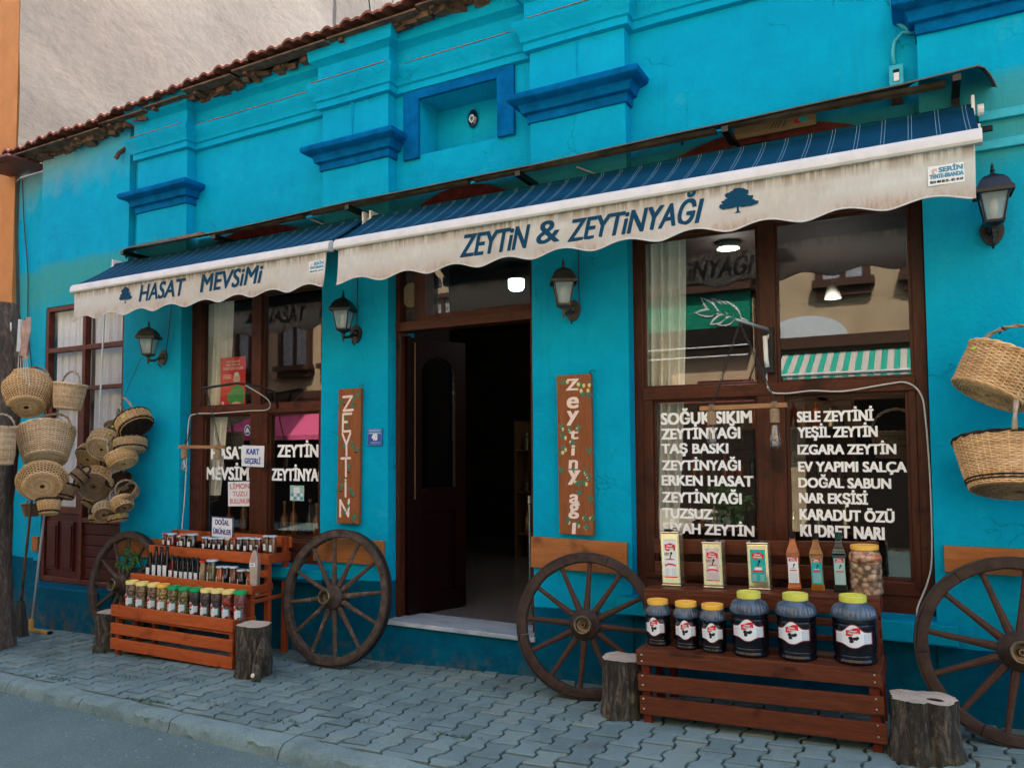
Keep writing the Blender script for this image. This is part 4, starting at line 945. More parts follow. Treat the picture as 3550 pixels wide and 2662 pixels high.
# boards that keep the wheels off the plaster
for lb, x0, x1, z0, z1, tl in (('narrow varnished board at the far left beside the side window', -8.355, -8.245, .58, .73, 0), ('varnished board behind the far-left wheel', -6.90, -6.03, .62, .80, -.01), ('varnished board behind the wheel left of the doorway', -4.42, -3.715, .72, .91, 0), ('varnished board behind the wheel right of the doorway', -2.44, -1.742, .79, 1.0, .01), ('varnished board behind the wheel at the right edge', .066, 1.2, .93, 1.07, .0)):
    b_ = MB().box(-(x1-x0)/2, (x1-x0)/2, -.028, .0, -(z1-z0)/2, (z1-z0)/2).build('wall_board', OLDBOARD, bevel=.003); b_.location = ((x0+x1)/2, 0 if x0 > -8 else .03, (z0+z1)/2); b_.rotation_euler = (0, tl, 0)
    if x0 > 0: b_.location.x = (x0+x1)/2
    tag(b_, lb, 'board', 'boards behind the wheels')

# ---- window lettering, papers and stickers
def onglass(name, mb, par, mats, y=.1515): return mb.mapv(on_plane(0, y, 0)).build(name, mats, par)
for body, x0, x1, z0, z1 in (('SOĞUK SIKIM', -1.553, -.972, 1.765, 1.838), ('ZEYTİNYAĞI', -1.553, -1.045, 1.668, 1.735), ('TAŞ BASKI', -1.553, -1.121, 1.574, 1.634), ('ZEYTİNYAĞI', -1.552, -1.046, 1.465, 1.526), ('ERKEN HASAT', -1.555, -.97, 1.365, 1.428), ('ZEYTİNYAĞI', -1.553, -1.045, 1.254, 1.318), ('TUZSUZ', -1.553, -1.23, 1.152, 1.213), ('SİYAH ZEYTİN', -1.552, -.972, 1.054, 1.118),
                             ('SELE ZEYTİNİ', -.696, -.276, 1.762, 1.823), ('YEŞİL ZEYTİN', -.695, -.257, 1.667, 1.727), ('IZGARA ZEYTİN', -.697, -.162, 1.565, 1.621), ('EV YAPIMI SALÇA', -.696, -.11, 1.461, 1.518), ('DOĞAL SABUN', -.697, -.194, 1.365, 1.421), ('NAR EKŞİSİ', -.696, -.32, 1.271, 1.329), ('KARADUT ÖZÜ', -.695, -.183, 1.17, 1.232), ('KUDRET NARI', -.694, -.238, 1.07, 1.138)):
    g = MB(); text(g, body, x0, z0, z1-z0, x1-x0, .06, 0, .0005); onglass('lettering', g, winR, WHITEV)
for body, x0, x1, z0, z1 in (('HASAT', -5.832, -5.395, 1.542, 1.648), ('MEVSİMİ', -5.895, -5.285, 1.352, 1.462), ('ZEYTİN', -5.003, -4.545, 1.558, 1.659), ('ZEYTİNYAĞI', -5.078, -4.44, 1.354, 1.453)):
    g = MB(); text(g, body, x0, z0, z1-z0, x1-x0, .06, 0, .0005); onglass('lettering', g, winL, WHITEV)
BIRO = flat('blue_marker', (.01, .06, .35)); PINKM = flat('pink_marker', (.65, .12, .14))
def paper(label, cx, y, cz, w_, h, lines, colr, tilt=0, frame=None, cat='paper sign'):
    p = thing('paper_sign', label, cat, (cx, y, cz), (0, tilt, 0))
    MB().box(-w_/2, w_/2, -.0015, .0015, -h/2, h/2).build('sheet', PAPER, p)
    g = MB()
    for body, v, hh, wd, b in lines: text(g, body, 0, v, hh, wd, b, 0, .001, 0, True)
    g.mapv(on_plane(0, -.0016, 0)).build('lettering', colr, p)
    if frame:
        g = MB()
        for q in ((-w_/2, w_/2, h/2-.008, h/2), (-w_/2, w_/2, -h/2, -h/2+.008), (-w_/2, -w_/2+.008, -h/2+.008, h/2-.008), (w_/2-.008, w_/2, -h/2+.008, h/2-.008)): g.box(q[0], q[1], -.006, .0, q[2], q[3])
        g.build('frame', frame, p)
    return p
paper('white paper handwritten KART GEÇERLİ in blue marker, taped over the left window mullion', -5.233, .09, 1.565, .27, .185, [('KART', .015, .048, .15, .06), ('GEÇERLİ', -.065, .045, .19, .06)], BIRO, .03)
paper('white paper handwritten LİMON TUZU BULUNUR in red on the left window', -5.44, .14, 1.228, .30, .22, [('LİMON', .045, .045, .24, .03), ('TUZU', -.02, .042, .18, .03), ('BULUNUR', -.085, .042, .25, .03)], PINKM, -.03)
paper('white framed card reading DOĞAL ÜRÜNLER standing behind the jam jars', -5.45, -.045, .945, .27, .185, [('DOĞAL', .022, .042, .17, .05), ('ÜRÜNLER', -.058, .042, .22, .05)], flat('indigo_print', (.012, .012, .16)), .02, flat('navy_frame', (.02, .03, .12)), 'sign')
po = thing('poster', 'red poster with a small child in green, in the upper left shop window', 'poster', (-5.58, .17, 2.235))
MB().box(-.16, .16, -.001, .001, -.235, .235).build('sheet', flat('poster_red', (.62, .04, .03), .6), po)
g = MB()
for body, v, h, wd in (('TARIM ESERLERİ', .185, .018, .18), ('YEREL ÜRÜNLER', .155, .018, .18), ('ÖNCE ÇOCUKLAR', .12, .022, .26)): text(g, body, 0, v, h, wd, .04, 0, .001, 0, True)
for v in (.07, .055, .04): rect(g, -.13, -.02, v, v+.006, .001, 0)
disc(g, .05, .035, .045, .05, .001, 1, 20); disc(g, .055, -.12, .10, .10, .0008, 2, 20); disc(g, .05, .075, .03, .02, .0014, 3, 16); disc(g, -.03, -.15, .03, .06, .0012, 2, 14, .6); disc(g, .12, -.15, .025, .06, .0012, 2, 14, -.5); disc(g, .05, -.195, .06, .022, .0018, 1, 16); rect(g, -.14, -.11, -.2, -.17, .001, 0)
g.mapv(on_plane(0, -.001, 0)).build('print', [flat('poster_pink', (.8, .55, .5)), flat('poster_skin', (.66, .42, .32)), flat('poster_green', (.06, .28, .07)), WHITEP], po)
stk = thing('window_sticker', 'round blue and white sticker high on the lower left window pane', 'sticker', (-5.367, .151, 1.796), (0, 0, 0), 'stickers on the left window')
g = MB(); disc(g, 0, 0, .038, .048, .0002, 0, 24); disc(g, 0, 0, .033, .042, .0006, 1, 24); g.add([(-.02, .0, .001), (.02, .0, .001), (.0, .022, .001)], [(0, 1, 2)], 0); rect(g, -.024, .024, -.016, -.006, .001, 0); g.mapv(on_plane(0, 0, 0)).build('face', [WHITEP, flat('sticker_navy', (.03, .07, .2))], stk)
stk = thing('window_sticker', 'square pale teal payment sticker on the right pane of the left window', 'sticker', (-4.77, .151, 1.247), (0, 0, 0), 'stickers on the left window')
g = MB(); rect(g, -.08, .08, -.065, .065, .0002, 0); rect(g, -.04, .03, .0, .05, .0006, 1)
for i in range(4):
    for j in range(2): rect(g, -.07+.036*i, -.042+.036*i, -.055+.03*j, -.034+.03*j, .0006, 1+(i+j) % 2)
g.mapv(on_plane(0, 0, 0)).build('face', [flat('pale_teal', (.30, .52, .50)), WHITEP, flat('sticker_blue', (0,)*3)], stk)

# curtains inside
CURT = flat('cream_curtain', (.82, .75, .64), .9, var=.06)
c = thing('curtain', 'cream gathered curtain in the left half of the large right window', 'curtain', (-1.6, .245, 3.1)); curtain('drape', -.13, .20, -2.1, 0, 0, 5, .03, CURT, c, .25)
c = thing('curtain', 'cream gathered curtain in the left half of the left shop window', 'curtain', (-6.0, .245, 3.1)); curtain('drape', -.13, .30, -1.9, 0, 0, 5, .03, CURT, c, .3)
# lamps lit inside
def pendant(label, x, y, z, r, kind=0):
    p = thing('pendant_lamp', label, 'lamp', (x, y, z), (0, 0, 0), 'lit lamps inside the shop')
    MB().tube([(0, 0, .1), (0, 0, 3.42-z)], .006, 6).build('cord', BLACKM, p)
    if kind == 0:
        MB().lathe([(.02, .13), (.05, .12), (r*.8, .07), (r, .0), (r*.97, .0), (r*.75, .06), (.02, .1)], 24).build('shade', flat('enamel_shade', (.35, .33, .28), .4), p, smooth=1)
        MB().lathe([(0, .0), (r*.8, .012), (r*.8, .02), (0, .03)], 24).build('bulb', emit('lamp_glow', (1, .98, .92), 6), p, smooth=1)
    else:
        MB().lathe([(.025, .22), (.03, .18), (.07, .15), (.085, .111), (0, .111)], 24).build('socket', DARK, p, smooth=1)
        MB().lathe([(0, 0), (.06, .005), (.078, .03), (.08, .11), (0, .11)], 24).build('bulb', emit('cool_lamp_glow', (.62, .93, 1), 1.6), p, smooth=1)
pendant('round lit enamel lamp high behind the large right window', -1.49, 2.0, 3.36, .10)
pendant('small lit lamp hanging deeper behind the right pane of the large window', -.76, 3.2, 3.05, .08)
pendant('bright bell-shaped lamp seen through the glass over the doorway', -3.50, 1.8, 3.16, .1, 1)
sp = thing('straw_disc', 'round coiled straw disc in the narrow pane left of the door transom', 'ornament', (-3.59, .165, 2.84))
g = MB()
for r in np.linspace(.012, .085, 7): g.tube([(r*.9*math.cos(a), 0, r*1.1*math.sin(a)) for a in np.linspace(0, 2*math.pi, 25)[:-1]], .007, 5, 0, True)
g.build('coil', ROPE, sp)

# ---- rustic bulb bars on iron brackets
BARW = wood('bulb_bar_wood', (.26, .12, .05), (.42, .22, .10), 0, .7, knots=False)
BULBG = glass('clear_bulb_glass', (.93, .92, .9), 1.5, .0, 1.6, .08)
FIL = flat('copper_filament', (.5, .22, .1), .4, .3)
def bulbbar(label, xb, zb, y, L, apex, wallpt, tilt):
    b = thing('hanging_bulb_bar', label, 'light fitting', (xb, y, zb), (0, 0, 0), 'wooden bars with two bulbs')
    M = RY(tilt)
    g = MB(); g.box(-L/2, L/2, -.014, .014, -.014, .014, 0, M); g.build('bar', BARW, b, bevel=.004)
    for s in (-1, 1):
        xs_ = s*(L/2-.07)
        g = MB(); [g.tube([(xs_+d+.021*0, .021*math.cos(a), .021*math.sin(a)) for a in np.linspace(0, 2*math.pi, 13)[:-1]], .005, 5, 0, True, M) for d in (-.011, 0, .011)]; g.build('rope_binding', ROPE, b, smooth=1)
        z0 = -xs_*math.sin(tilt)
        h = MB(); h.lathe([(.022, -.10), (.027, -.098), (.027, -.025), (.018, -.016)], 16, 0, T(xs_, 0, z0)); so_ = h.build('socket', ROPE, b, smooth=30)
        if s < 0 or True:
            pr = [(.014, -.10), (.016, -.115), (.022, -.14), (.029, -.175), (.026, -.20), (.012, -.218), (0, -.222)] if s < 0 else [(.014, -.10), (.017, -.12), (.024, -.16), (.030, -.20), (.028, -.225), (.014, -.245), (0, -.25)]
            bl = MB().lathe(pr[::-1], 16, 0, T(xs_, 0, z0)).build('bulb', BULBG, b, smooth=1)
            f = MB(); [f.tube([(xs_+d*.008, .004*d, z0-.115), (xs_+d*.010, -.004*d, z0-.185)], .0012, 5) for d in (-1, 0, 1)]; f.build('filament', FIL, bl)
        P0 = Vector((xs_-.0*s, 0, z0+.02)); P1 = Vector(apex)-Vector((xb, y, zb)); n = int((P1-P0).length/.02); c = MB()
        for i in range(n):
            p = P0.lerp(P1, i/n); q = P0.lerp(P1, (i+1.25)/n); d = (q-p); sdv = Vector((0, 1, 0)) if i % 2 else Vector((1, 0, 0)); sdv = (sdv-d.normalized()*sdv.dot(d.normalized())).normalized()*.005
            c.tube([p-sdv, p+sdv, (p+q)/2+sdv*1.3, q+sdv, q-sdv, (p+q)/2-sdv*1.3], .0016, 4, 0, True)
        c.tube([P0+Vector((.006, .01, 0)), P0.lerp(P1, .5)+Vector((.008, .01, 0)), P1], .0035, 6)
        c.build('chain', BLACKM, b)
    g = MB(); W = [Vector(p)-Vector((xb, y, zb)) for p in wallpt]; g.tube(W, .011, 8); g.build('bracket', STEEL if xb > -3 else IRON, b, smooth=1)
    return b
bb = bulbbar('wooden bar with two clear bulbs hanging on chains before the large right window', -.945, 1.845, -.22, .50, (-.95, -.22, 2.34), [(-.97, -.24, 2.36), (-.84, .02, 2.33), (-.835, .09, 2.31)], -.012)
g = MB(); g.box(.07, .135, .27, .335, .22, .50); g.build('bracket_plate', IRON, bb); g = MB(); g.tube([(.095, .24, .44), (.10, .23, .30), (.105, .24, .25)], .014, 8); g.build('bracket_arm', WHITEP, bb, smooth=1)
bb = bulbbar('wooden bar with two clear bulbs hanging on chains before the left shop window', -5.50, 1.647, -.24, .56, (-5.45, -.24, 2.15), [(-5.48, -.25, 2.15), (-5.1, -.22, 2.18), (-4.98, -.12, 2.16), (-4.95, .05, 2.12), (-4.95, .10, 1.98)], .01)
WCAB = flat('white_flex', (.56, .54, .50), .45)
def cable(label, P, r=.005, matr=None):
    Q = []
    P = [Vector(p) for p in P]
    for i in range(len(P)-1):
        a, b_, c_, d = P[max(i-1, 0)], P[i], P[i+1], P[min(i+2, len(P)-1)]
        for k in range(6):
            t = k/6; Q.append(.5*((2*b_)+(c_-a)*t+(2*a-5*b_+4*c_-d)*t*t+(3*b_-a-3*c_+d)*t**3))
    Q.append(P[-1]); return tag(MB().tube(Q, r, 8).build('cable', matr or WCAB, smooth=1), label, 'cable')
cable('white flex running over the transom and down the right jamb of the large window', [(-.835, .05, 2.30), (-.855, .08, 2.1), (-.845, .085, 1.96), (-.75, .085, 1.935), (-.6, .085, 1.945), (-.42, .085, 1.935), (-.2, .085, 1.965), (-.09, .085, 1.97), (-.02, .08, 1.90), (.0, .07, 1.75), (.012, .07, 1.4), (.008, .07, 1.0), (-.02, .05, .85), (-.075, .02, .70), (-.05, -.03, .62)])
cable('white flex looping across the left window to its bulb bar and down the jamb', [(-5.02, -.2, 2.16), (-4.97, .0, 2.05), (-5.05, .08, 1.97), (-5.3, .085, 1.965), (-5.7, .085, 1.955), (-5.93, .06, 1.955), (-6.0, .04, 1.90), (-6.02, .04, 1.6), (-6.03, .03, 1.2), (-6.05, .02, .9), (-6.03, .0, .75)])
cable('thin dark cable running down the recessed wall strip at the far left', [(-8.9, .12, 4.7), (-8.85, .12, 4.2), (-8.75, .12, 3.6), (-8.72, .12, 3.0), (-8.6, .12, 2.4)], .006, flat('dark_cable', (0,)*3))
tag(MB().tube([(-6.577, -.02, 2.50), (-6.577, -.05, 2.49), (-6.766, -.12, 2.05)], .0025, 5).build('hanging_wire', IRON), 'thin wire from a wall nail holding up the cluster of small baskets', 'wire')
tag(MB().tube([(-6.985, -.15, 2.95), (-7.01, -.15, 2.5), (-7.03, -.15, 2.0), (-7.02, -.15, 1.92), (-6.95, -.14, 1.87)], .008, 6).build('crank_rod', WHITEP, smooth=1), 'thin white awning crank rod hanging in front of the side window', 'rod')

# ================================================================ CART WHEELS
def wheel(label, x, z, y, R, lean, yaw, spin, rimm, spm, grp='wooden cart wheels'):
    Wh = thing('cart_wheel', label, 'wheel', (x, y, z), (0, 0, 0), grp); Wh.rotation_mode = 'XYZ'; Wh.rotation_euler = (-lean, 0, yaw)
    rd, th, ns = .062, .058, 12; g = MB(); nf = 6
    for k in range(nf):
        a0 = spin+2*math.pi*k/nf+.004; a1 = spin+2*math.pi*(k+1)/nf-.004; n = 12; V = []; dr = random.Random(k+int(x*100)).uniform(-.002, .002)
        for i in range(n+1):
            a = a0+(a1-a0)*i/n
            for (r, yy) in ((R-.006, -th/2+.004), (R-.012, -th/2), (R-rd+.008, -th/2), (R-rd, -th/2+.008), (R-rd, th/2-.008), (R-.006, th/2)):
                q = r+dr+noise.noise(Vector((math.cos(a)*6, math.sin(a)*6, r*30+x)))*.004; V.append((q*math.cos(a), yy+noise.noise(Vector((math.cos(a)*9, math.sin(a)*9, x)))*.003, q*math.sin(a)))
        F = [(i*6+j, i*6+(j+1) % 6, (i+1)*6+(j+1) % 6, (i+1)*6+j) for i in range(n) for j in range(6)]+[tuple(range(6))[::-1], tuple(n*6+j for j in range(6))]
        g.add(V, F)
    g.build('rim', rimm, Wh, smooth=35)
    g = MB(); V = []; n = 72
    for i in range(n):
        a = 2*math.pi*i/n
        for r, yy in ((R-.005, -th/2+.003), (R+.004, -th/2+.004), (R+.004, th/2), (R-.005, th/2)): V.append((r*math.cos(a), yy, r*math.sin(a)))
    g.add(V, [(i*4+j, i*4+(j+1) % 4, ((i+1) % n)*4+(j+1) % 4, ((i+1) % n)*4+j) for i in range(n) for j in range(4)]); g.build('iron_tyre', IRON, Wh, smooth=35)
    M = RX(math.pi/2)
    g = MB(); g.lathe([(.0, -.07), (.075, -.07), (.088, -.05), (.094, -.0), (.088, .045), (.070, .06), (.058, .075), (.0, .075)], 28, 0, M); hb = g.build('hub', rimm, Wh, smooth=35)
    g = MB(); g.lathe([(.034, .06), (.056, .06), (.056, .135), (.050, .142), (.044, .140), (.040, .10), (.0, .09)], 26, 0, M); g.lathe([(.0, .09), (.018, .09), (.016, .12), (.010, .12), (.0, .10)], 14, 0, M); g.build('hub_cap', flat('worn_hub_iron', (.14, .10, .06), .45, .6, var=.5, scale=30), hb, smooth=35)
    g = MB(); g.lathe([(.089, .040), (.096, .035), (.096, .010), (.089, .006)], 28, 0, M); g.build('hub_band', IRON, hb, smooth=35)
    for k in range(ns):
        a = spin+2*math.pi*(k+.5)/ns+random.Random(k).uniform(-.02, .02); ca, sa = math.cos(a), math.sin(a)
        P = []; Rr = []
        for t in (0, .12, .3, .6, .9, 1): r = .07+(R-rd-.06)*t; P.append((r*ca, .0-.012*(1-t), r*sa)); Rr.append([.021, .022, .019, .016, .0145, .0155][[0, .12, .3, .6, .9, 1].index(t)])
        MB().tube(P, Rr, 8).build('spoke', spm, Wh, smooth=40)
    return Wh
def gz(x): return zg(x)
RIMM = flat('dark_weathered_wheel_rim', (.062, .043, .032), .8, var=.6, scale=16, bmp=.9)
wheel('grey-brown cart wheel at the far left, half hidden by the jar stand', -6.58, .385, -.17, .485, R_(8), 0, .3, RIMM, OLDW)
wheel('weathered grey cart wheel leaning left of the doorway under the ZEYTİN board', -4.02, zg(-4)+.508, -.215, .510, R_(10), 0, .42, RIMM, OLDW)
wheel('dark brown cart wheel leaning right of the doorway beside the olive stand', -1.93, zg(-1.9)+.442, -.27, .445, R_(11), R_(13), .2, RIMD, wood('brown_spoke_wood', (.032, .016, .010), (.085, .042, .028), 0, .7, knots=False, bmp=.5))
wheel('dark brown cart wheel cut off by the right edge of the picture', .37, zg(.3)+.452, -.23, .458, R_(10), R_(4), .1, RIMD, wood('brown_spoke_wood', (0,)*3, (0,)*3))

# ================================================================ STUMPS AND THE LOG POST
def bark(name, a, b_, c_):
    m, t, b = nodes(name); v = coords(t, (1, 1, .28), own=True); vo = N(t, 'ShaderNodeTexVoronoi', feature='F1'); vo.inputs['Scale'].default_value = 42
    dv = N(t, 'ShaderNodeVectorMath', operation='ADD'); nn = N(t, 'ShaderNodeTexNoise'); nn.inputs['Scale'].default_value = 14; nn.inputs['Detail'].default_value = 6; t.links.new(v, nn.inputs['Vector'])
    s_ = N(t, 'ShaderNodeVectorMath', operation='SCALE'); s_.inputs['Scale'].default_value = .06; t.links.new(nn.outputs[1], s_.inputs[0]); t.links.new(v, dv.inputs[0]); t.links.new(s_.outputs[0], dv.inputs[1]); t.links.new(dv.outputs[0], vo.inputs['Vector'])
    n = noiz(t, v, 26, 7, .75, 1.2)
    c = ramp(t, n, [(.3, a), (.5, b_), (.66, c_)]); c = mixc(t, ramp(t, noiz(t, coords(t), 7, 4), [(.55, (0,)*3), (.7, (.6,)*3)]), c, (.05, .06, .025))
    t.links.new(c, b.inputs['Base Color']); b.inputs['Roughness'].default_value = .9
    q = bump(t, b, n, 1.0, .018); bump(t, b, vo.outputs['Distance'], .8, .012, q); return m
BARK = bark('dark_stump_bark', (.007, .006, .004), (.035, .028, .019), (.18, .15, .105))
BARK2 = bark('log_post_bark', (.03, .022, .017), (.085, .06, .045), (.20, .15, .115))
def cutwood():
    m, t, b = nodes('sawn_end_grain'); v = coords(t); w_ = N(t, 'ShaderNodeTexWave', wave_type='RINGS', rings_direction='Z'); w_.inputs['Scale'].default_value = 16; w_.inputs['Distortion'].default_value = 2.5; w_.inputs['Detail'].default_value = 3; t.links.new(v, w_.inputs['Vector'])
    c = mixc(t, .25, ramp(t, noiz(t, v, 9, 6, .7), [(.3, (.32, .25, .18)), (.7, (.58, .47, .35))]), ramp(t, w_.outputs[0], [(0, (.2, .17, .14)), (1, (.42, .38, .33))]))
    t.links.new(c, b.inputs['Base Color']); b.inputs['Roughness'].default_value = .85; bump(t, b, w_.outputs[0], .2, .002); return m
CUT = cutwood()
def stump(label, x, y, R, H, seed, lobe=0, tilt=0, branch=0, flare=.12):
    s_ = thing('tree_stump', label, 'stump', (x, y, zg(x)-.005), (0, tilt, 0), 'tree stumps beside the stands'); n, mz = 56, 22; V = []
    def rad(a, t):
        r = R*(1+flare*(1-t)**3)*(1+.07*noise.noise(Vector((math.cos(a)*1.3, math.sin(a)*1.3, seed)))+.10*noise.noise(Vector((math.cos(a)*3, math.sin(a)*3, seed+t*.8))))
        if lobe: r *= 1+lobe*max(0, math.cos(a-.25))**2-.26*math.exp(-((a-5.23)/.20)**2)
        return r+.012*noise.noise(Vector((math.cos(a)*12, math.sin(a)*12, t*1.6+seed)))+.004*noise.noise(Vector((math.cos(a)*30, math.sin(a)*30, t*5+seed)))
    for k in range(mz+1):
        t = k/mz
        for i in range(n): a = 2*math.pi*i/n; r = rad(a, t); V.append((r*math.cos(a), r*math.sin(a), H*t+(t > .99)*.004*math.sin(3*a)))
    F = [(k*n+i, k*n+(i+1) % n, (k+1)*n+(i+1) % n, (k+1)*n+i) for k in range(mz) for i in range(n)]
    MB().add(V, F).build('bark', BARK, s_, smooth=1)
    top = V[mz*n:]; cx = sum(p[0] for p in top)/n; cy = sum(p[1] for p in top)/n
    T_ = [(cx+(p[0]-cx)*.985, cy+(p[1]-cy)*.985, p[2]+.003) for p in top]+[(cx+(p[0]-cx)*.5, cy+(p[1]-cy)*.5, H+.004) for p in top]+[(cx, cy, H+.003)]
    MB().add(T_, [(i, (i+1) % n, n+(i+1) % n, n+i) for i in range(n)]+[(n+i, n+(i+1) % n, 2*n) for i in range(n)]).build('sawn_top', CUT, s_)
    if branch:
        g = MB(); P = [(R*.8, -R*.3, .10), (R*1.15, -R*.55, .13), (R*1.45, -R*.6, .22), (R*1.35, -R*.45, .30)]; g.tube(P, [.05, .052, .045, .028], 12); g.tube([(R*1.0, -R*.5, .18), (R*1.25, -R*.95, .05), (R*1.45, -R*1.2, .015)], [.04, .035, .028], 12)
        g.mapv(lambda a, b_, c_: (a+.01*noise.noise(Vector((a*30, b_*30, c_*30))), b_+.012*noise.noise(Vector((c_*24, a*24, b_*24))), c_)); g.build('branch_stub', BARK, s_, smooth=1)
        MB().lathe([(0, 0), (.016, 0), (.014, .006), (0, .008)], 12, 0, T(R*1.32, -R*1.30, .06)@RX(R_(70))).build('cut_knot', CREAMP, s_)
    if lobe: MB().lathe([(0, 0), (.03, 0), (.022, .003), (0, .004)], 9, 0, T(R*.62, -R*.15, H+.0035)@Matrix.Diagonal((1.3, .7, 1, 1))).build('rot_hole', DARK, s_)
    return s_
stump('small dark stump with a pale sawn top, left of the jar stand', -6.30, -.50, .112, .33, 1, flare=.25)
stump('gnarled stump with a branch stub, at the right end of the jar stand', -4.415, -.655, .122, .37, 4, branch=1, flare=.1)
stump('plain pale-topped stump at the left end of the olive stand', -1.60, -.52, .118, .33, 8)
stump('wide two-lobed stump at the right end of the olive stand', -.075, -.60, .120, .285, 12, lobe=.42, flare=.2)
lg = thing('log_post', 'thick bark-covered log post at the left edge hung with baskets', 'post', (-7.47, -.95, -.14)); V = []; n, mz = 60, 60
for k in range(mz+1):
    t = k/mz; z = t*3.1
    for i in range(n):
        a = 2*math.pi*i/n; r = .262*(1-.05*t)*(1+.12*noise.noise(Vector((math.cos(a)*1.2, math.sin(a)*1.2, z*.7)))+.16*noise.noise(Vector((math.cos(a)*3.4, math.sin(a)*3.4, z*.9+3)))); r *= 1-.22*math.exp(-((z-.9)/.7)**2)
        r += .012*noise.noise(Vector((math.cos(a)*12, math.sin(a)*12, z*2.2)))+.008*noise.noise(Vector((math.cos(a)*25, math.sin(a)*25, z*6))); V.append((r*math.cos(a)+.05*math.sin(z*1.1), r*math.sin(a), z))
MB().add(V, [(k*n+i, k*n+(i+1) % n, (k+1)*n+(i+1) % n, (k+1)*n+i) for k in range(mz) for i in range(n)]+[tuple(mz*n+i for i in range(n))]).build('trunk', BARK2, lg, smooth=40)
for i, (lb, x, z) in enumerate((('white plastic ring on the log post at the left edge', -7.29, 2.70), ('white plastic ring on the right side of the log post', -7.12, 2.72))):
    tag(MB().tube([(x+.032*math.cos(a), -1.19+(.25 if i else 0)-.02*math.cos(a), z+.036*math.sin(a)) for a in np.linspace(0, 2*math.pi, 25)[:-1]], .0045, 6, 0, True).build('hanging_ring', WHITEP, smooth=1), lb, 'ring', 'white rings on the log post')
oc = thing('hanging_ornament', 'white cloth and card ornament dangling beside the top of the log post', 'ornament', (-7.05, -.9, 2.66))
g = MB(); g.prism([(-.03, -.16), (.04, -.15), (.01, .12), (-.015, .13)], -.01, .01); g.build('card', flat('pale_card', (.5, .55, .58)), oc)
g = MB(); V = []
for i in range(9):
    for k in range(9): V.append((.03+.10*i/8, .02*math.sin(i*1.7+k*.4),   .12-.34*k/8+.02*math.sin(i)))
g.add(V, [(i*9+k, i*9+k+1, (i+1)*9+k+1, (i+1)*9+k) for i in range(8) for k in range(8)]); g.build('cloth', flat('dusty_pink_cloth', (.42, .27, .23), .9, var=.4, scale=9), oc, smooth=1)
g = MB(); [g.tube([(.02*i, 0, -.1), (.03*i-.02, .01*i, -.35-.03*i)], .003, 5) for i in range(5)]; g.build('string', WCAB, oc)

# ================================================================ SLATTED STANDS
def plank(par, x0, x1, y0, y1, z0, z1, mt, name='slat', rot=0, bev=.003):
    b_ = MB().box(-(x1-x0)/2, (x1-x0)/2, -(y1-y0)/2, (y1-y0)/2, -(z1-z0)/2, (z1-z0)/2).build(name, mt, par, bevel=bev); b_.location = ((x0+x1)/2, (y0+y1)/2, (z0+z1)/2); b_.rotation_euler = (0, rot, 0); return b_
def nail(mb, x, y, z): mb.lathe([(0, .0), (.0045, .0), (.004, .0015), (0, .002)], 8, 0, T(x, y, z)@RX(math.pi/2))
S1Y = wood('orange_stained_pine_rail', (.20, .034, .011), (.34, .065, .018), 1, .45)
A = thing('jar_stand', 'orange-stained three-tier slatted stand crowded with small jars and bottles', 'display stand', (-5.38, 0, -.06)); o_ = (-5.38, 0, -.06)
def pl1(x0, x1, y0, y1, z0, z1, mt=STAND1, name='slat', rot=0): return plank(A, x0-o_[0], x1-o_[0], y0, y1, z0-o_[2], z1-o_[2], mt, name, rot)
X0, X1 = -6.10, -4.66
for i, (z0, z1) in enumerate(((.240, .33), (.092, .18), (-.035, .055))): pl1(X0, X1, -.635, -.613, z0, z1, rot=-.006+i*.001)
for x in (X0+.03, X1-.06):
    pl1(x, x+.045, -.6125, -.575, zg(x), .32, STAND1Z, 'leg'); pl1(x, x+.045, -.44, -.40, zg(x), .55, STAND1Z, 'leg'); pl1(x, x+.045, -.262, -.225, zg(x), .78, STAND1Z, 'leg'); pl1(x, x+.045, -.075, -.035, zg(x), .90, STAND1Z, 'leg')
for x in (X0, X1-.018):
    pl1(x, x+.018, -.6125, -.40, .255, .325, S1Y, 'side_rail'); pl1(x, x+.018, -.4395, -.225, .495, .555, S1Y, 'side_rail'); pl1(x, x+.018, -.2645, -.03, .705, .78, S1Y, 'side_rail')
    pl1(x, x+.018, -.44, -.05, .42, .45, S1Y, 'side_rail')
pl1(X0+.02, X1-.02, -.612, -.42, .215, .232, name='shelf'); pl1(X0, X1, -.46, -.441, .495, .565); pl1(X0+.02, X1-.02, -.44, -.26, .462, .478, name='shelf')
pl1(X0, X1, -.285, -.266, .700, .788); pl1(X0+.02, X1-.02, -.264, -.05, .735, .75, name='shelf'); pl1(X0, X1, -.034, -.015, .81, .90, name='back_slat'); pl1(X0, X1, -.285, -.266, .60, .655)
SL = .034
A2 = thing('olive_stand', 'reddish-brown slatted stand carrying big olive jars below and oil tins above', 'display stand', (-.84, 0, .1)); A2.rotation_euler = (0, -math.atan(SL), 0); o2 = (-.84, .1)
def z2(z, x=None): return z-.1+.0       # heights given at the stand's middle
def pl2(x0, x1, y0, y1, z0, z1, mt=STAND2, name='slat', rot=0): return plank(A2, x0+.84, x1+.84, y0, y1, z0-.1, z1-.1, mt, name, rot)
X0, X1 = -1.462, -.215; md = .021
for i, (z0, z1) in enumerate(((.397, .458), (.258, .345), (.128, .222))):
    pl2(X0+i*.004, X1+i*.005, -.638, -.614, z0+md, z1+md+.003, rot=[.002, -.004, .003][i])
n_ = MB()
for z in (.42, .455, .29, .34, .16, .215):
    for x in (X0+.03, X0+.035, X1-.03): nail(n_, x+.84, -.639, z+md-.1)
n_.build('nail_heads', flat('nail_steel', (.6, .58, .55), .35, .6), A2)
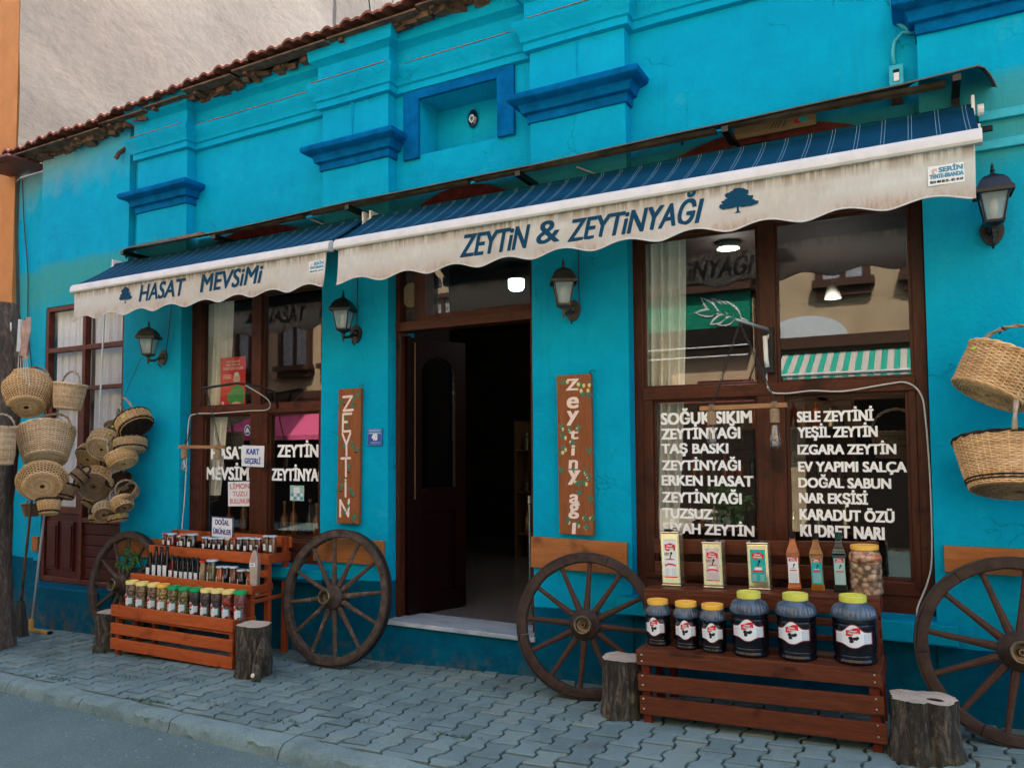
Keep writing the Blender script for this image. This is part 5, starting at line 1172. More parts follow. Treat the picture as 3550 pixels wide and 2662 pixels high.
for x in (X0+.02, X1-.06):
    b0 = .10-.1-.03
    for y0, y1, z1 in ((-.6135, -.57, .455), (-.37, -.33, .74), (-.115, -.075, 1.05)): plank(A2, x+.84, x+.885, y0, y1, b0+.003, z1-.1+.015, STAND2Z, 'leg')
for x in (X0+.001, X1-.021):
    plank(A2, x+.84, x+.86, -.57, -.08, .28, .345, STAND2Z, 'side_rail'); plank(A2, x+.84, x+.86, -.33, -.08, .60, .66, STAND2Z, 'side_rail')
for k in range(3): pl2(X0, X1, -.638+k*.108+.0, -.638+k*.108+.100, .459+md, .480+md, name='shelf_board')
pl2(X0-.03, X1+.0, -.365, -.342, .685+md, .757+md, name='slat'); 
for k in range(2): pl2(X0-.03, X1, -.365+k*.125, -.365+k*.125+.118, .7575+md, .776+md, name='shelf_board')
for z0, z1 in ((.955, 1.043), (.825, .905)): pl2(X0-.03, X1, -.135, -.1155, z0+md, z1+md, name='back_slat')
for z0, z1 in ((.62, .67), (.54, .58)): pl2(X0-.03, X1, -.368, -.35, z0+md, z1+md-.01, name='slat')
def on2(x, zs): return zs+md+SL*(x+.84)      # top of the tilted shelf at x
SH1, SH2 = .480, .776

# ================================================================ JARS, BOTTLES, TINS
def contents(name, cols, scale=55, dark=(.02, .015, .01), rough=.18):
    if name in _cache: return _cache[name]
    m, t, b = nodes(name); v = coords(t, (1, 1, 1.25)); vo = N(t, 'ShaderNodeTexVoronoi', feature='F1'); vo.inputs['Scale'].default_value = scale; t.links.new(v, vo.inputs['Vector'])
    se = N(t, 'ShaderNodeSeparateColor'); t.links.new(vo.outputs['Color'], se.inputs[0])
    c = ramp(t, se.outputs[0], [(i/(max(1, len(cols)-1)), q) for i, q in enumerate(cols)])
    c = mixc(t, ramp(t, vo.outputs['Distance'], [(.42, (0,)*3), (.72, (1,)*3)]), c, dark); t.links.new(c, b.inputs['Base Color'])
    b.inputs['Roughness'].default_value = .35; b.inputs['Coat Weight'].default_value = .5; b.inputs['Coat Roughness'].default_value = .05
    inv = N(t, 'ShaderNodeMath', operation='SUBTRACT'); inv.inputs[0].default_value = 1; t.links.new(vo.outputs['Distance'], inv.inputs[1]); n = N(t, 'ShaderNodeBump'); n.inputs['Strength'].default_value = .5; n.inputs['Distance'].default_value = .006; t.links.new(inv.outputs[0], n.inputs['Height']); t.links.new(n.outputs[0], b.inputs['Normal'])
    _cache[name] = m; return m
OC = {'brown': contents('brown_olives', [(.16, .10, .055), (.30, .19, .10), (.22, .13, .07)]), 'yellow': contents('yellow_olives', [(.42, .25, .07), (.55, .35, .10), (.34, .22, .06)]), 'green': contents('green_olives', [(.10, .10, .025), (.22, .18, .05), (.30, .22, .08)]),
      'black': contents('black_olives', [(.02, .016, .02), (.04, .03, .035)]), 'purple': contents('purple_olives', [(.05, .028, .03), (.10, .06, .06)]), 'red': contents('red_peppers', [(.30, .02, .01), (.42, .05, .02), (.24, .015, .01)], 30), 'pink': contents('red_olives', [(.20, .04, .035), (.30, .08, .06)])}
LIDY = flat('yellow_lid', (.82, .66, .22), .45, var=.04); LIDO = flat('amber_lid', (.83, .46, .07), .45, var=.04); LIDG = flat('green_lid', (.01, .32, .10), .4, var=.05); LIDL = flat('lime_yellow_lid', (.62, .62, .10), .45, var=.04)
def lid(mb, R, z, h, n=40):
    mb.lathe([(R*.97, z), (R, z+.002), (R, z+h-.003), (R*.97, z+h), (R*.84, z+h), (R*.82, z+h-.004), (0, z+h-.004)], n, 0, None, lambda a, k: 1+.006*math.cos(a*n/2)*(k in (1, 2)))
def hood_label(R, zc, W_, H_, edge, kind, big=False, name='label', shift=0):
    g = MB(); us = [(-W_/2+W_*i/24)+shift for i in range(25)]
    top = lambda u: H_*.5*(.36+.64*math.exp(-abs((u-shift-(-.12*W_ if not big else 0))/(W_*.19))**2.6)); bot = lambda u: -H_*.5*(.66+.34*math.exp(-abs((u-shift)/(W_*.20))**2.6))
    strip(g, us, bot, top, .0004, 0); e = H_*.04
    us2 = [q for q in us if abs(q-shift) < W_/2-e]; strip(g, us2, lambda u: bot(u)+e, lambda u: top(u)-e, .0010, 1)
    c = shift+(-.12*W_ if not big else 0); bw = W_*.17
    strip(g, [c-bw+2*bw*i/8 for i in range(9)], lambda u: H_*.06+.06*H_*math.sin((u-c)/bw*2.2), lambda u: H_*.30+.06*H_*math.sin((u-c)/bw*2.2+.4), .0016, 2)
    for i in range(9):
        rn_ = random.Random(i); disc(g, c+rn_.uniform(-.6, .6)*bw, -H_*.13+rn_.uniform(-.10, .08)*H_, W_*.045, H_*.065, .0016+i*1e-5, 3, 8)
    rect(g, c+bw*1.5, shift+W_/2-e*1.6, -H_*.30, H_*.10, .0014, 4, 5)
    for i in range(5): rect(g, c+bw*1.6, shift+W_/2-e*2.2, -H_*.27+i*H_*.075, -H_*.25+i*H_*.075, .0018, 1, 4)
    if big:
        for i in range(4): rect(g, shift-W_/2+e*1.8, shift-W_*.27, -H_*.22+i*H_*.08, -H_*.19+i*H_*.08, .0016, 4, 4)
        text(g, 'Hasat', c, H_*.185, H_*.075, bw*.95, .06, 1, .0019, .15, True); text(g, 'Mevsimi', c, H_*.085, H_*.075, bw*1.35, .06, 1, .0019, .15, True)
    return g.mapv(on_cyl(R, zc))
for i, (x, zt, r, ld, ct, lc) in enumerate([(-5.979, .521, .054, LIDY, 'brown', 0), (-5.839, .52, .053, LIDY, 'brown', 0), (-5.706, .518, .052, LIDY, 'brown', 0), (-5.574, .523, .053, LIDO, 'yellow', 0), (-5.447, .518, .052, LIDG, 'green', 0), (-5.322, .519, .053, LIDG, 'green', 0), (-5.191, .521, .053, LIDG, 'black', 1), (-5.062, .524, .052, LIDY, 'purple', 0), (-4.942, .529, .052, LIDY, 'purple', 0), (-4.821, .532, .053, LIDY, 'red', 0), (-4.693, .537, .051, LIDG, 'pink', 0)]):
    lbs = ['tall jar of brown olives with yellow lid, leftmost in the bottom row', 'tall jar of brown olives with yellow lid, second from left in the bottom row', 'tall jar of brown olives with yellow lid, just left of the amber-lidded jar', 'tall jar of yellow olives with an amber lid in the bottom row', 'tall jar of green olives with green lid, next to the amber-lidded jar', 'tall jar of green olives with green lid, beside the green-lidded jar of black olives', 'tall green-lidded jar of black olives with a maroon-edged label', 'tall jar of dark olives with yellow lid, right of the green-lidded black olives', 'tall jar of dark olives with yellow lid, left of the red pepper jar', 'tall jar of red peppers with yellow lid near the right end of the bottom row', 'tall jar of red olives with green lid, rightmost in the bottom row']
    zb = .233; J_ = thing('olive_jar', lbs[i], 'jar', (x, -.53+random.Random(i).uniform(-.006, .006), zb), (0, 0, random.Random(i+50).uniform(-.18, .12)), 'tall olive jars on the bottom shelf'); H_ = zt-zb-.0; r *= .97
    MB().lathe([(0, 0), (r*.9, .0), (r*.97, .006), (r*.97, H_*.30), (r*.94, H_*.33), (r*.94, H_*.66), (r*.97, H_*.69), (r*.965, H_*.82), (r*.90, H_*.88), (r*.86, H_*.9), (r*.86, H_-.01), (0, H_-.01)], 28).build('jar_body', OC[ct], J_, smooth=30)
    g = MB(); lid(g, r*.98, H_-.028, .028); g.build('lid', ld, J_, smooth=30)
    hood_label(r*.945, H_*.47, r*2.0, H_*.36, 0, 0).build('label', [MAROON if lc else TEALP, LWHITE, REDP, OC['black'] if lc else flat('pale_olive_print', (.62, .45, .33)), LGREY], J_)
# the big ribbed jars of black olives on the olive stand
HEAD = flat('headspace_sheen_plastic', (.045, .075, .115), .28, var=.6, scale=14, coat=.35); BRINE = flat('black_olive_mass', (.005, .005, .008), .22, var=.8, scale=60, coat=.25, bmp=.5, spec=.3)  # shoulder colour carries the blue-grey reflection of the empty headspace
JL = ['small ribbed jar of black olives with amber lid, leftmost on the olive stand', 'small ribbed jar of black olives with amber lid, middle one of the three amber-lidded jars', 'small ribbed jar of black olives with amber lid, beside the first big lime-lidded jar', 'big ribbed jar of black olives with lime-yellow lid, next to the amber-lidded jars', 'big ribbed jar of black olives with lime-yellow lid, middle of the three big jars', 'big ribbed jar of black olives with lime-yellow lid, rightmost on the olive stand']
for i, (x, y, r, h, rl, ld) in enumerate([(-1.393, -.468, .071, .252, .060, LIDO), (-1.219, -.500, .071, .254, .060, LIDO), (-1.064, -.520, .071, .252, .060, LIDO), (-.864, -.530, .100, .331, .062, LIDL), (-.626, -.528, .101, .332, .064, LIDL), (-.35, -.508, .107, .333, .065, LIDL)]):
    J_ = thing('ribbed_olive_jar', JL[i], 'jar', (x, y, on2(x, SH1)+.001), (0, -math.atan(SL)*.6, [.05, .12, .1, .25, .0, .12][i]), 'ribbed jars of black olives'); big = r > .09
    pr = [(0, 0), (.86, .0), (.93, .02), (.95, .05), (.90, .085), (.93, .10), (.93, .13), (.90, .145), (.955, .165), (.955, .24), (.97, .25), (.97, .58), (.93, .60), (.985, .63), (.985, .68)] 
    P = [(a*r, b*h) for a, b in pr]; fl = lambda a, k: 1+(.018*math.cos(24*a) if k in (2, 3) else 0)
    MB().lathe(P, 96, 0, None, fl).build('jar_body', BRINE, J_, smooth=30)
    sh = [(.985, .68), (1.0, .70), (.99, .74), (.93, .80), (.84, .845), (rl/r*.98, .885), (rl/r*.93, .90), (rl/r*.93, .95)]
    MB().lathe([(a*r, b*h) for a, b in sh], 120, 0, None, lambda a, k: 1+(.022*math.cos(30*a)*(1 if 0 < k < 5 else 0))).build('shoulder', HEAD, J_, smooth=40)
    g = MB(); lid(g, rl, h*.905, h*.095+.001); g.box(-rl*.7, rl*.7, -.004, .004, h-.003, h+.0015); g.build('lid', ld, J_, smooth=30)
    W_ = r*1.85 if big else r*1.85; hood_label(r*.972, h*(.44 if big else .44), W_, h*(.36 if big else .44), 0, 0, True, shift=[-.01, -.0, .0, -.02, -.01, -.01][i]).build('label', [MAROON, LWHITE, REDP, LBLACK, LGREY], J_)
# oil tins
GOLD = flat('gold_tinplate', (.78, .68, .42), .22, .85, var=.05, scale=5); TIN = flat('bare_tinplate', (.55, .53, .47), .25, .9, var=.15)
def tin(label, x, y, w_, d, h, rot, bg, sub):
    J_ = thing('oil_tin', label, 'tin', (x, y, on2(x, SH2)+.001), (0, -math.atan(SL), rot), 'olive oil tins'); a = w_/2
    g = MB(); g.box(-a, a, -d/2, d/2, .012, h-.008); g.build('tin_body', GOLD, J_, bevel=.008, seg=3)
    g = MB()
    for z0, z1, q in ((0, .012, .0015), (h-.009, h, .0015)): MB().box(-a-q, a+q, -d/2-q, d/2+q, z0, z1).build('seam', TIN, J_, bevel=.004)
    g = MB(); g.lathe([(0, h), (.024, h), (.026, h+.004), (.022, h+.010), (0, h+.012)], 20, 0, T(-a*.35, 0, 0)); g.tube([(a*.15, 0, h+.002), (a*.2, 0, h+.016), (a*.6, 0, h+.016), (a*.65, 0, h+.002)], .003, 6); g.build('cap', DARK, J_, smooth=30)
    g = MB(); lw, lh = w_*.70, h*.70; v0 = h*.16
    rect(g, -lw/2, lw/2, v0, v0+lh, .0002, 0); rect(g, -lw/2, lw/2, v0, v0+lh*.03, .0005, 2); rect(g, -lw/2, lw/2, v0+lh*.985, v0+lh, .0005, 4)
    c0 = v0+lh*.80
    strip(g, [-lw*.38+lw*.8*i/10 for i in range(11)], lambda u: c0-lh*.085+lh*.03*math.sin(u/lw*9)-lh*.03*(u/lw), lambda u: c0+lh*.085+lh*.02*math.sin(u/lw*9+1)-lh*.03*(u/lw), .0008, 2)
    text(g, 'Hasat', -.0, c0+lh*.012, lh*.05, lw*.40, .07, 1, .0012, .2, True); text(g, 'Mevsimi', 0, c0-lh*.058, lh*.05, lw*.55, .07, 1, .0012, .2, True)
    text(g, 'SOĞUK' if sub else ' ', -lw*.24, v0+lh*.62, lh*.03, lw*.36, .1, 5, .0012, 0, True); text(g, 'SIKIM' if sub else ' ', -lw*.24, v0+lh*.58, lh*.03, lw*.34, .1, 5, .0012, 0, True)
    disc(g, lw*.10, v0+lh*.64, lw*.09, lh*.035, .001, 3, 12, .6); stroke(g, [(lw*.14, v0+lh*.63), (lw*.02, v0+lh*.56), (lw*.01, v0+lh*.49)], .006, .0011, 3)
    disc(g, 0, v0+lh*.48, lw*.36, lh*.018, .001, 5, 20); disc(g, 0, v0+lh*.41, lw*.27, lh*.05, .0011, 6, 20)
    strip(g, [-lw*.42+lw*.84*i/10 for i in range(11)], lambda u: v0+lh*.33-lh*.5*(u/lw)**2*.5, lambda u: v0+lh*.375-lh*.5*(u/lw)**2*.5, .0014, 2 if sub != 2 else 7)
    for k in range(10):
        for s in (-1, 1): rect(g, s*lw*.26-lw*.15, s*lw*.26+lw*(.15-.02*(k % 3)), v0+lh*(.05+.02*k), v0+lh*(.058+.02*k), .0008, 4, 3)
    g.mapv(on_plane(0, -d/2-.0002, 0)).build('label', [bg, WHITEP, REDP, LBLACK, LGREY, flat('label_ochre', (.40, .22, .06)), LWHITE, TEALP], J_)
    return J_
LPK = flat('label_pale_pink', (.60, .50, .50), .4); LTL = flat('label_bright_teal', (.01, .38, .36), .4)
tin('tall gold oil tin with a white and orange label, leftmost on the olive stand', -1.375, -.215, .115, .10, .325, .0, LWHITE, 1)
tin('shorter gold oil tin with a pale pink label', -1.122, -.222, .115, .10, .268, .0, LPK, 1)
tin('shorter gold oil tin with a teal label', -.865, -.215, .118, .10, .268, .03, LTL, 0)
def oil_bottle(label, x, y, h, w_, mt, cap, lab, rot=0, sub=1):
    J_ = thing('oil_bottle', label, 'bottle', (x, y, on2(x, SH2)+.001), (0, -math.atan(SL), rot), 'olive oil bottles'); r2_ = math.sqrt(2); a = w_/2
    pr = [(a*.98, 0), (a, .01), (a*.9, .04), (a*.86, h*.10), (a*.88, h*.45), (a, h*.62), (a*.98, h*.66), (a*.55, h*.80), (.016, h*.86), (.014, h*.90), (.016, h*.92)]
    MB().lathe([(q*r2_, z) for q, z in pr], 4, 0, RZ(math.pi/4)).build('glass_body', mt, J_, smooth=28, bevel=.006, seg=3)
    MB().lathe([(.0165, h*.90), (.0185, h*.90), (.0185, h), (.015, h+.002), (0, h+.002)], 18).build('cap', cap, J_, smooth=30)
    g = MB(); lw, v0, v1 = a*1.5, h*.13, h*.60; lh = v1-v0; rect(g, -lw/2, lw/2, v0, v1, 0, 0, 3); strip(g, [-lw*.4+lw*.8*i/6 for i in range(7)], lambda u: v0+lh*.80, lambda u: v0+lh*.93+.002*math.sin(u*90), .0006, 1)
    text(g, 'Hasat', 0, v0+lh*.87, lh*.04, lw*.4, .07, 2, .0010, .2, True); text(g, 'Mevsimi', 0, v0+lh*.815, lh*.04, lw*.55, .07, 2, .0010, .2, True)
    disc(g, lw*.1, v0+lh*.68, lw*.13, lh*.03, .0006, 3, 10, .7); stroke(g, [(lw*.1, v0+lh*.67), (0, v0+lh*.58)], .004, .0008, 3); disc(g, 0, v0+lh*.55, lw*.32, lh*.02, .0006, 4, 16); rect(g, -lw*.35, lw*.35, v0+lh*.45, v0+lh*.49, .0006, 1, 3)
    for k in range(9): rect(g, -lw*.38, lw*.38, v0+lh*(.06+.04*k), v0+lh*(.075+.04*k), .0006, 4, 3)
    g.mapv(on_plane(0, -a*.9-.0025, 0)).build('label', [lab, REDP, WHITEP, LBLACK, LGREY], J_)
OILA = flat('amber_oil', (.30, .055, .004), .10, var=.5, scale=14, coat=.3); OILB = flat('dark_amber_oil', (.22, .075, .008), .10, var=.5, scale=14, coat=.3); OILC = flat('black_green_glass', (.004, .009, .006), .10, var=.3, coat=.35)
CAPG = flat('dark_green_cap', (.004, .05, .035), .35)
oil_bottle('amber oil bottle with a white label, first of the three oil bottles', -.680, -.185, .318, .074, OILA, DARK, LWHITE)
oil_bottle('amber oil bottle with a bright teal label, middle of the three oil bottles', -.556, -.192, .316, .074, OILB, DARK, LTL, .04)
oil_bottle('black glass oil bottle with green cap and teal-white label', -.437, -.190, .322, .074, OILC, CAPG, flat('label_teal_white', (.30, .52, .50)))
J_ = thing('pickle_jar', 'big amber-lidded jar of pale mixed pickles at the right end above the olives', 'jar', (-.308, -.200, on2(-.308, SH2)+.001), (0, -math.atan(SL), 0))
r, h = .083, .258
MB().lathe([(0, 0), (r*.95, 0), (r, .012), (r*.97, h*.18), (r, h*.22), (r*.96, h*.40), (r, h*.44), (r*.96, h*.60), (r, h*.64), (r*.99, h*.74), (r*.9, h*.84), (r*.8, h*.88), (r*.8, h*.93), (0, h*.93)], 40).build('jar_body', contents('mixed_pickle', [(.55, .36, .22), (.34, .19, .10), (.62, .47, .33), (.20, .12, .06), (.5, .33, .22)], 34, (.10, .055, .03)), J_, smooth=30)
MB().lathe([(r*1.003, h*.66), (r*1.004, h*.76), (r*.91, h*.845)], 40).build('pepper_layer', contents('orange_pepper', [(.50, .12, .05), (.62, .28, .14), (.4, .3, .18)], 30, (.2, .05, .02)), J_, smooth=1)
g = MB(); lid(g, r*.86, h*.905, h*.095); g.build('lid', LIDO, J_, smooth=30)

# small jars on the top shelf
LIDB = flat('pale_blue_lid', (.52, .66, .74), .3, coat=.5, var=.04); LIDW = flat('white_lid', (.76, .76, .72), .35); LIDR = flat('red_lid', (.50, .05, .03), .35); LIDP = flat('red_check_lid', (.62, .10, .13), .4, var=.7, scale=300); LIDK = flat('rosy_lid', (.50, .28, .22), .35)
JAM = {'jamred': flat('red_jam', (.10, .008, .006), .1, var=.4, scale=20, coat=1), 'jamorange': flat('orange_jam', (.32, .07, .012), .1, var=.5, scale=30, coat=1), 'jamdark': flat('dark_jam', (.010, .006, .009), .1, var=.5, coat=1), 'jambrown': flat('brown_preserve', (.12, .04, .015), .1, var=.5, scale=30, coat=1), 'jamplum': flat('plum_jam', (.035, .008, .014), .1, var=.4, coat=1), 'olivegreen': flat('murky_green_preserve', (.075, .06, .02), .15, var=.5, scale=30, coat=1), 'tan': flat('tahini', (.34, .22, .13), .2, var=.15, coat=1), 'pepper': contents('yellow_red_peppers', [(.5, .25, .02), (.35, .03, .01), (.42, .3, .05)], 24, (.06, .02, .01))}
def smalljar(label, x, y, zb, zt, r, ld, ct, grp, lw=.9, lz=.40, lh=.34, rot=0):
    J_ = thing('jam_jar', label, 'jar', (x, y, zb), (0, 0, rot), grp); H_ = zt-zb; q = r*.88
    MB().lathe([(0, 0), (q*.9, 0), (q, .005), (q, H_*.68), (q*.93, H_*.76), (q*.82, H_*.82), (q*.82, H_-.004), (0, H_-.004)], 20, 0, None, lambda a, k: 1+.02*math.cos(6*a)).build('jar_body', JAM[ct], J_, smooth=30)
    MB().lathe([(r*.95, H_-.013), (r, H_-.011), (r, H_-.002), (r*.9, H_), (0, H_)], 22).build('lid', ld, J_, smooth=30)
    g = MB(); W_ = q*2*lw*.75; rect(g, -W_/2, W_/2, H_*lz-H_*lh/2, H_*lz+H_*lh/2, .0006, 0, 7)
    for k in range(3): rect(g, -W_*.36, W_*(.36-.1*(k % 2)), H_*lz-H_*lh*.28+H_*lh*.24*k, H_*lz-H_*lh*.20+H_*lh*.24*k, .0010, 1, 5)
    g.mapv(on_cyl(q*1.02, 0, -.25)).build('label', [LWHITE, LGREY], J_)
rowT = [(-6.046, .882, .030, LIDP, 'jamred', 'red-checked lid at the left end'), (-5.945, .886, .044, LIDB, 'jamred', 'broad pale lid, second from left'), (-5.868, .866, .021, LIDW, 'jamplum', 'tiny white lid between two broad lids'), (-5.785, .889, .044, LIDK, 'jamdark', 'broad rosy lid'), (-5.682, .893, .048, LIDB, 'jamdark', 'broad pale lid beside the gap'),
        (-5.524, .874, .034, LIDB, 'jamplum', 'pale blue lid just after the gap'), (-5.463, .867, .022, LIDW, 'jamdark', 'little white lid at the card left edge'), (-5.390, .874, .031, LIDB, 'jamplum', 'pale lid before the white card left half'), (-5.322, .876, .031, LIDB, 'jamdark', 'pale lid before the white card right half'), (-5.252, .873, .023, LIDW, 'olivegreen', 'little cream lid left of the red lid'), (-5.176, .883, .033, LIDR, 'jambrown', 'the only plain red lid'),
        (-5.098, .887, .033, LIDB, 'jamdark', 'pale lid just after the red lid'), (-5.020, .893, .036, LIDB, 'jamplum', 'pale lid, second after the red lid'), (-4.946, .893, .034, LIDB, 'jambrown', 'pale lid over brown preserve'), (-4.882, .894, .028, LIDB, 'jamred', 'pale lid behind the clear bottle cap'), (-4.808, .917, .034, LIDB, 'olivegreen', 'pale blue lid, second from right'), (-4.728, .921, .035, LIDB, 'jambrown', 'pale blue lid at the right end')]
for i, (x, zt, r, ld, ct, lb) in enumerate(rowT): smalljar('small jar on the top shelf with '+lb, x, -.16+random.Random(i).uniform(-.01, .01), .7505, zt, r, ld, ct, 'small jam jars on the top shelf', .9, .36+.1*random.Random(i+9).random(), .30)
rowM = [(-5.325, .704, .030, LIDR, 'tan', 'tall jar of tan tahini with red lid on the middle shelf'), (-5.215, .719, .047, LIDB, 'olivegreen', 'large jar of murky green preserve with pale blue lid on the middle shelf'), (-5.124, .673, .034, LIDB, 'jamorange', 'jar of orange preserve with pale lid on the middle shelf'), (-5.050, .678, .032, LIDB, 'jamdark', 'jar of black preserve with pale lid, right of the orange one'), (-4.968, .680, .035, LIDB, 'jambrown', 'jar of brown preserve with pale lid, left of the lower jar pair'), (-4.882, .661, .035, LIDB, 'jamdark', 'low black jar with pale lid next to the jar of yellow peppers'), (-4.806, .665, .030, LIDB, 'pepper', 'low jar of yellow and red peppers behind the clear bottle')]
for i, (x, zt, r, ld, ct, lb) in enumerate(rowM): smalljar(lb, x, -.35+(.02 if i == 6 else 0), .4785, zt, r, ld, ct, 'jars on the middle shelf', .6, .42, .34, -.3)
def sq_bottle(name, label, x, y, zb, zt, w_, mt, cap, grp, lab=True, round_=False):
    J_ = thing(name, label, 'bottle', (x, y, zb), (0, 0, .1), grp); h = zt-zb; a = w_/2; r2_ = 1.414
    MB().lathe([(a*.95*r2_, 0), (a*r2_, .006), (a*.98*r2_, h*.55), (a*.80*r2_, h*.64), (.012*r2_, h*.80), (.0105*r2_, h*.90)], 4, 0, RZ(math.pi/4)).build('glass_body', mt, J_, smooth=28, bevel=.004)
    MB().lathe([(.013, h*.86), (.0145, h*.86), (.0145, h), (0, h)], 14).build('cap', cap, J_, smooth=30)
    if lab:
        g = MB(); rect(g, -a*.75, a*.75, h*.22, h*.50, .001, 0, 3)
        for k in range(4): rect(g, -a*.5, a*.45, h*(.26+.06*k), h*(.28+.06*k), .0015, 1, 3)
        g.mapv(on_plane(0, -a*1.0, 0)).build('label', [LWHITE, LGREY], J_)
    return J_
DGL = flat('dark_bottle_glass', (.010, .011, .012), .08, var=.6, scale=30, coat=1)
for i, (x, zt, w_, lb) in enumerate([(-5.990, .738, .050, 'short dark bottle leftmost on the middle shelf'), (-5.912, .792, .050, 'tall dark bottle, first of three tall ones on the middle shelf'), (-5.840, .795, .050, 'tall dark bottle, middle of three tall ones on the middle shelf'), (-5.772, .801, .052, 'tall dark bottle, last of three tall ones on the middle shelf')]): sq_bottle('sauce_bottle', lb, x, -.35, .4785, zt, w_, DGL, BLACKM, 'dark bottles on the middle shelf')
for i, (x, zt, lb) in enumerate([(-5.703, .727, 'small red sauce bottle with a green cap on the middle shelf'), (-5.636, .725, 'small dark bottle next to the red sauce bottle'), (-5.570, .722, 'small dark bottle, second right of the red sauce bottle'), (-5.512, .723, 'small dark bottle, third right of the red sauce bottle'), (-5.452, .727, 'small dark bottle, fourth right of the red sauce bottle'), (-5.390, .727, 'small dark bottle with green cap, beside the tahini jar')]): sq_bottle('sauce_bottle', lb, x, -.35, .4785, zt, .046, JAM['jamred'] if i == 0 else DGL, CAPG if i in (0, 5) else BLACKM, 'small bottles on the middle shelf')
J_ = thing('clear_bottle', 'tall clear plastic bottle of cloudy pink liquid at the right end of the middle shelf', 'bottle', (-4.715, -.365, .4785), (0, 0, .4)); h = .374; a = .036
MB().lathe([(a*1.4, 0), (a*1.35, .01), (a*1.15, h*.12), (a*1.2, h*.4), (a*1.42, h*.62), (a*1.35, h*.70), (.016*1.41, h*.90), (.012*1.41, h*.94)], 4, 0, RZ(math.pi/4)).build('plastic_body', flat('cloudy_pink_liquid', (.40, .28, .22), .12, var=.15, scale=9, coat=1), J_, smooth=28, bevel=.006)
MB().lathe([(.014, h*.93), (.0155, h*.93), (.0155, h), (0, h)], 16).build('cap', BLACKM, J_, smooth=30)
g = MB(); rect(g, -.022, .022, h*.60, h*.67, .0, 0, 3); rect(g, -.015, .012, h*.625, h*.645, .0004, 1, 3); g.mapv(on_plane(-.006, -a*1.02, 0)).build('label', [LWHITE, LBLACK], J_)
# leafy plant behind the far-left wheel
pp = thing('leafy_plant', 'small green leafy plant behind the spokes of the far-left wheel', 'plant', (-6.35, -.12, .35))
g = MB(); lf3 = MB(); rn = random.Random(12)
for i in range(9):
    a = rn.uniform(-1.2, 1.2); L = rn.uniform(.25, .42); P = [(0, 0, 0), (math.sin(a)*L*.3, -.02, L*.6), (math.sin(a)*L*.8, -.05, L*.95), (math.sin(a)*L*1.1, -.09, L*.85)]; g.tube(P, .004, 5)
    for k in range(7):
        b = rn.uniform(-1.4, -.2)*(1 if rn.random() < .5 else -1); c0 = Vector(P[2]).lerp(Vector(P[3]), rn.random()); l_ = rn.uniform(.06, .10); dx, dz = math.sin(b)*l_, -abs(math.cos(b))*l_; wv = Vector((-dz, rn.uniform(-.02, .02), dx)).normalized()*.014
        m1 = c0+Vector((dx*.5, -.02, dz*.4)); e = c0+Vector((dx, -.01, dz)); lf3.add([tuple(c0), tuple(m1+wv), tuple(e), tuple(m1-wv)], [(0, 1, 2), (0, 2, 3)])
g.build('stem', flat('plant_stem', (.05, .06, .02)), pp); lf3.build('foliage', flat('plant_leaf', (.04, .13, .035), .5, var=.5, scale=12), pp)
MB().lathe([(0, -.42), (.07, -.42), (.095, -.0), (.10, .0), (.10, .012), (.085, .01), (0, -.01)], 20).build('pot', EAVE, pp, smooth=30)
# broom and squeegee
sq_ = thing('squeegee', 'white-handled floor squeegee with yellow head leaning near the log post', 'squeegee', (-7.80, -.30, -.14))
MB().tube([(-.02, .12, 1.2), (.0, .0, .05)], .011, 8).build('handle', flat('grubby_white_pole', (.34, .35, .35), .6), sq_, smooth=1); MB().box(-.02, .28, -.02, .02, .0, .03).box(-.025, .02, -.015, .015, .03, .12).build('head', flat('yellow_plastic', (.52, .28, .06), .5), sq_, bevel=.004); MB().box(.24, .30, -.012, .03, -.003, .028).build('rubber_tip', DARK, sq_)
br = thing('broom', 'dark old broom standing behind the log post', 'broom', (-7.72, -.45, -.14)); MB().tube([(0, .1, 1.6), (0, 0, .3)], .013, 8).build('handle', EAVE, br, smooth=1)
g = MB(); rn = random.Random(3)
for i in range(160): a = rn.uniform(-1, 1); b = rn.uniform(-1, 1); g.tube([(a*.03, b*.02, .33), (a*.10, b*.04, .0)], .0025, 3)
g.build('bristles', flat('grey_bristle', (.08, .08, .075), .9, var=.5, scale=60), br)

# ================================================================ WICKER BASKETS
def wicker(name, a, b_, c_, sat=.5):
    m, t, b = nodes(name); v = coords(t); g = N(t, 'ShaderNodeNewGeometry'); n = noiz(t, v, 38, 5, .7); n2 = noiz(t, v, 7, 3)
    c = ramp(t, n, [(.3, a), (.5, b_), (.72, c_)]); c = mixc(t, .45, c, ramp(t, g.outputs['Random Per Island'], [(0, a), (.5, b_), (1, c_)])); c = mixc(t, ramp(t, n2, [(.45, (0,)*3), (.75, (.5,)*3)]), c, a)
    t.links.new(c, b.inputs['Base Color']); b.inputs['Roughness'].default_value = .6; bump(t, b, n, .4, .002); return m
WK = wicker('honey_wicker', (.38, .19, .07), (.72, .43, .19), (.94, .70, .42)); WG = wicker('greyish_wicker', (.33, .19, .09), (.64, .43, .24), (.90, .71, .48)); WD = flat('dark_peeled_willow', (.030, .018, .012), .75, var=.7, scale=40, bmp=.5)
WS = wicker('brown_willow', (.12, .065, .03), (.27, .16, .08), (.46, .31, .17)); GS = flat('tiny_price_sticker', (.45, .72, .08), .5, var=.03)
GAPSHADE = flat('basket_shadow_core', (.045, .026, .014), .9, var=.4)  # dark inner shell added so the gaps in the weave read as shade
HANDLE = wicker('pale_wrapped_handle', (.20, .13, .08), (.36, .27, .18), (.55, .45, .33))
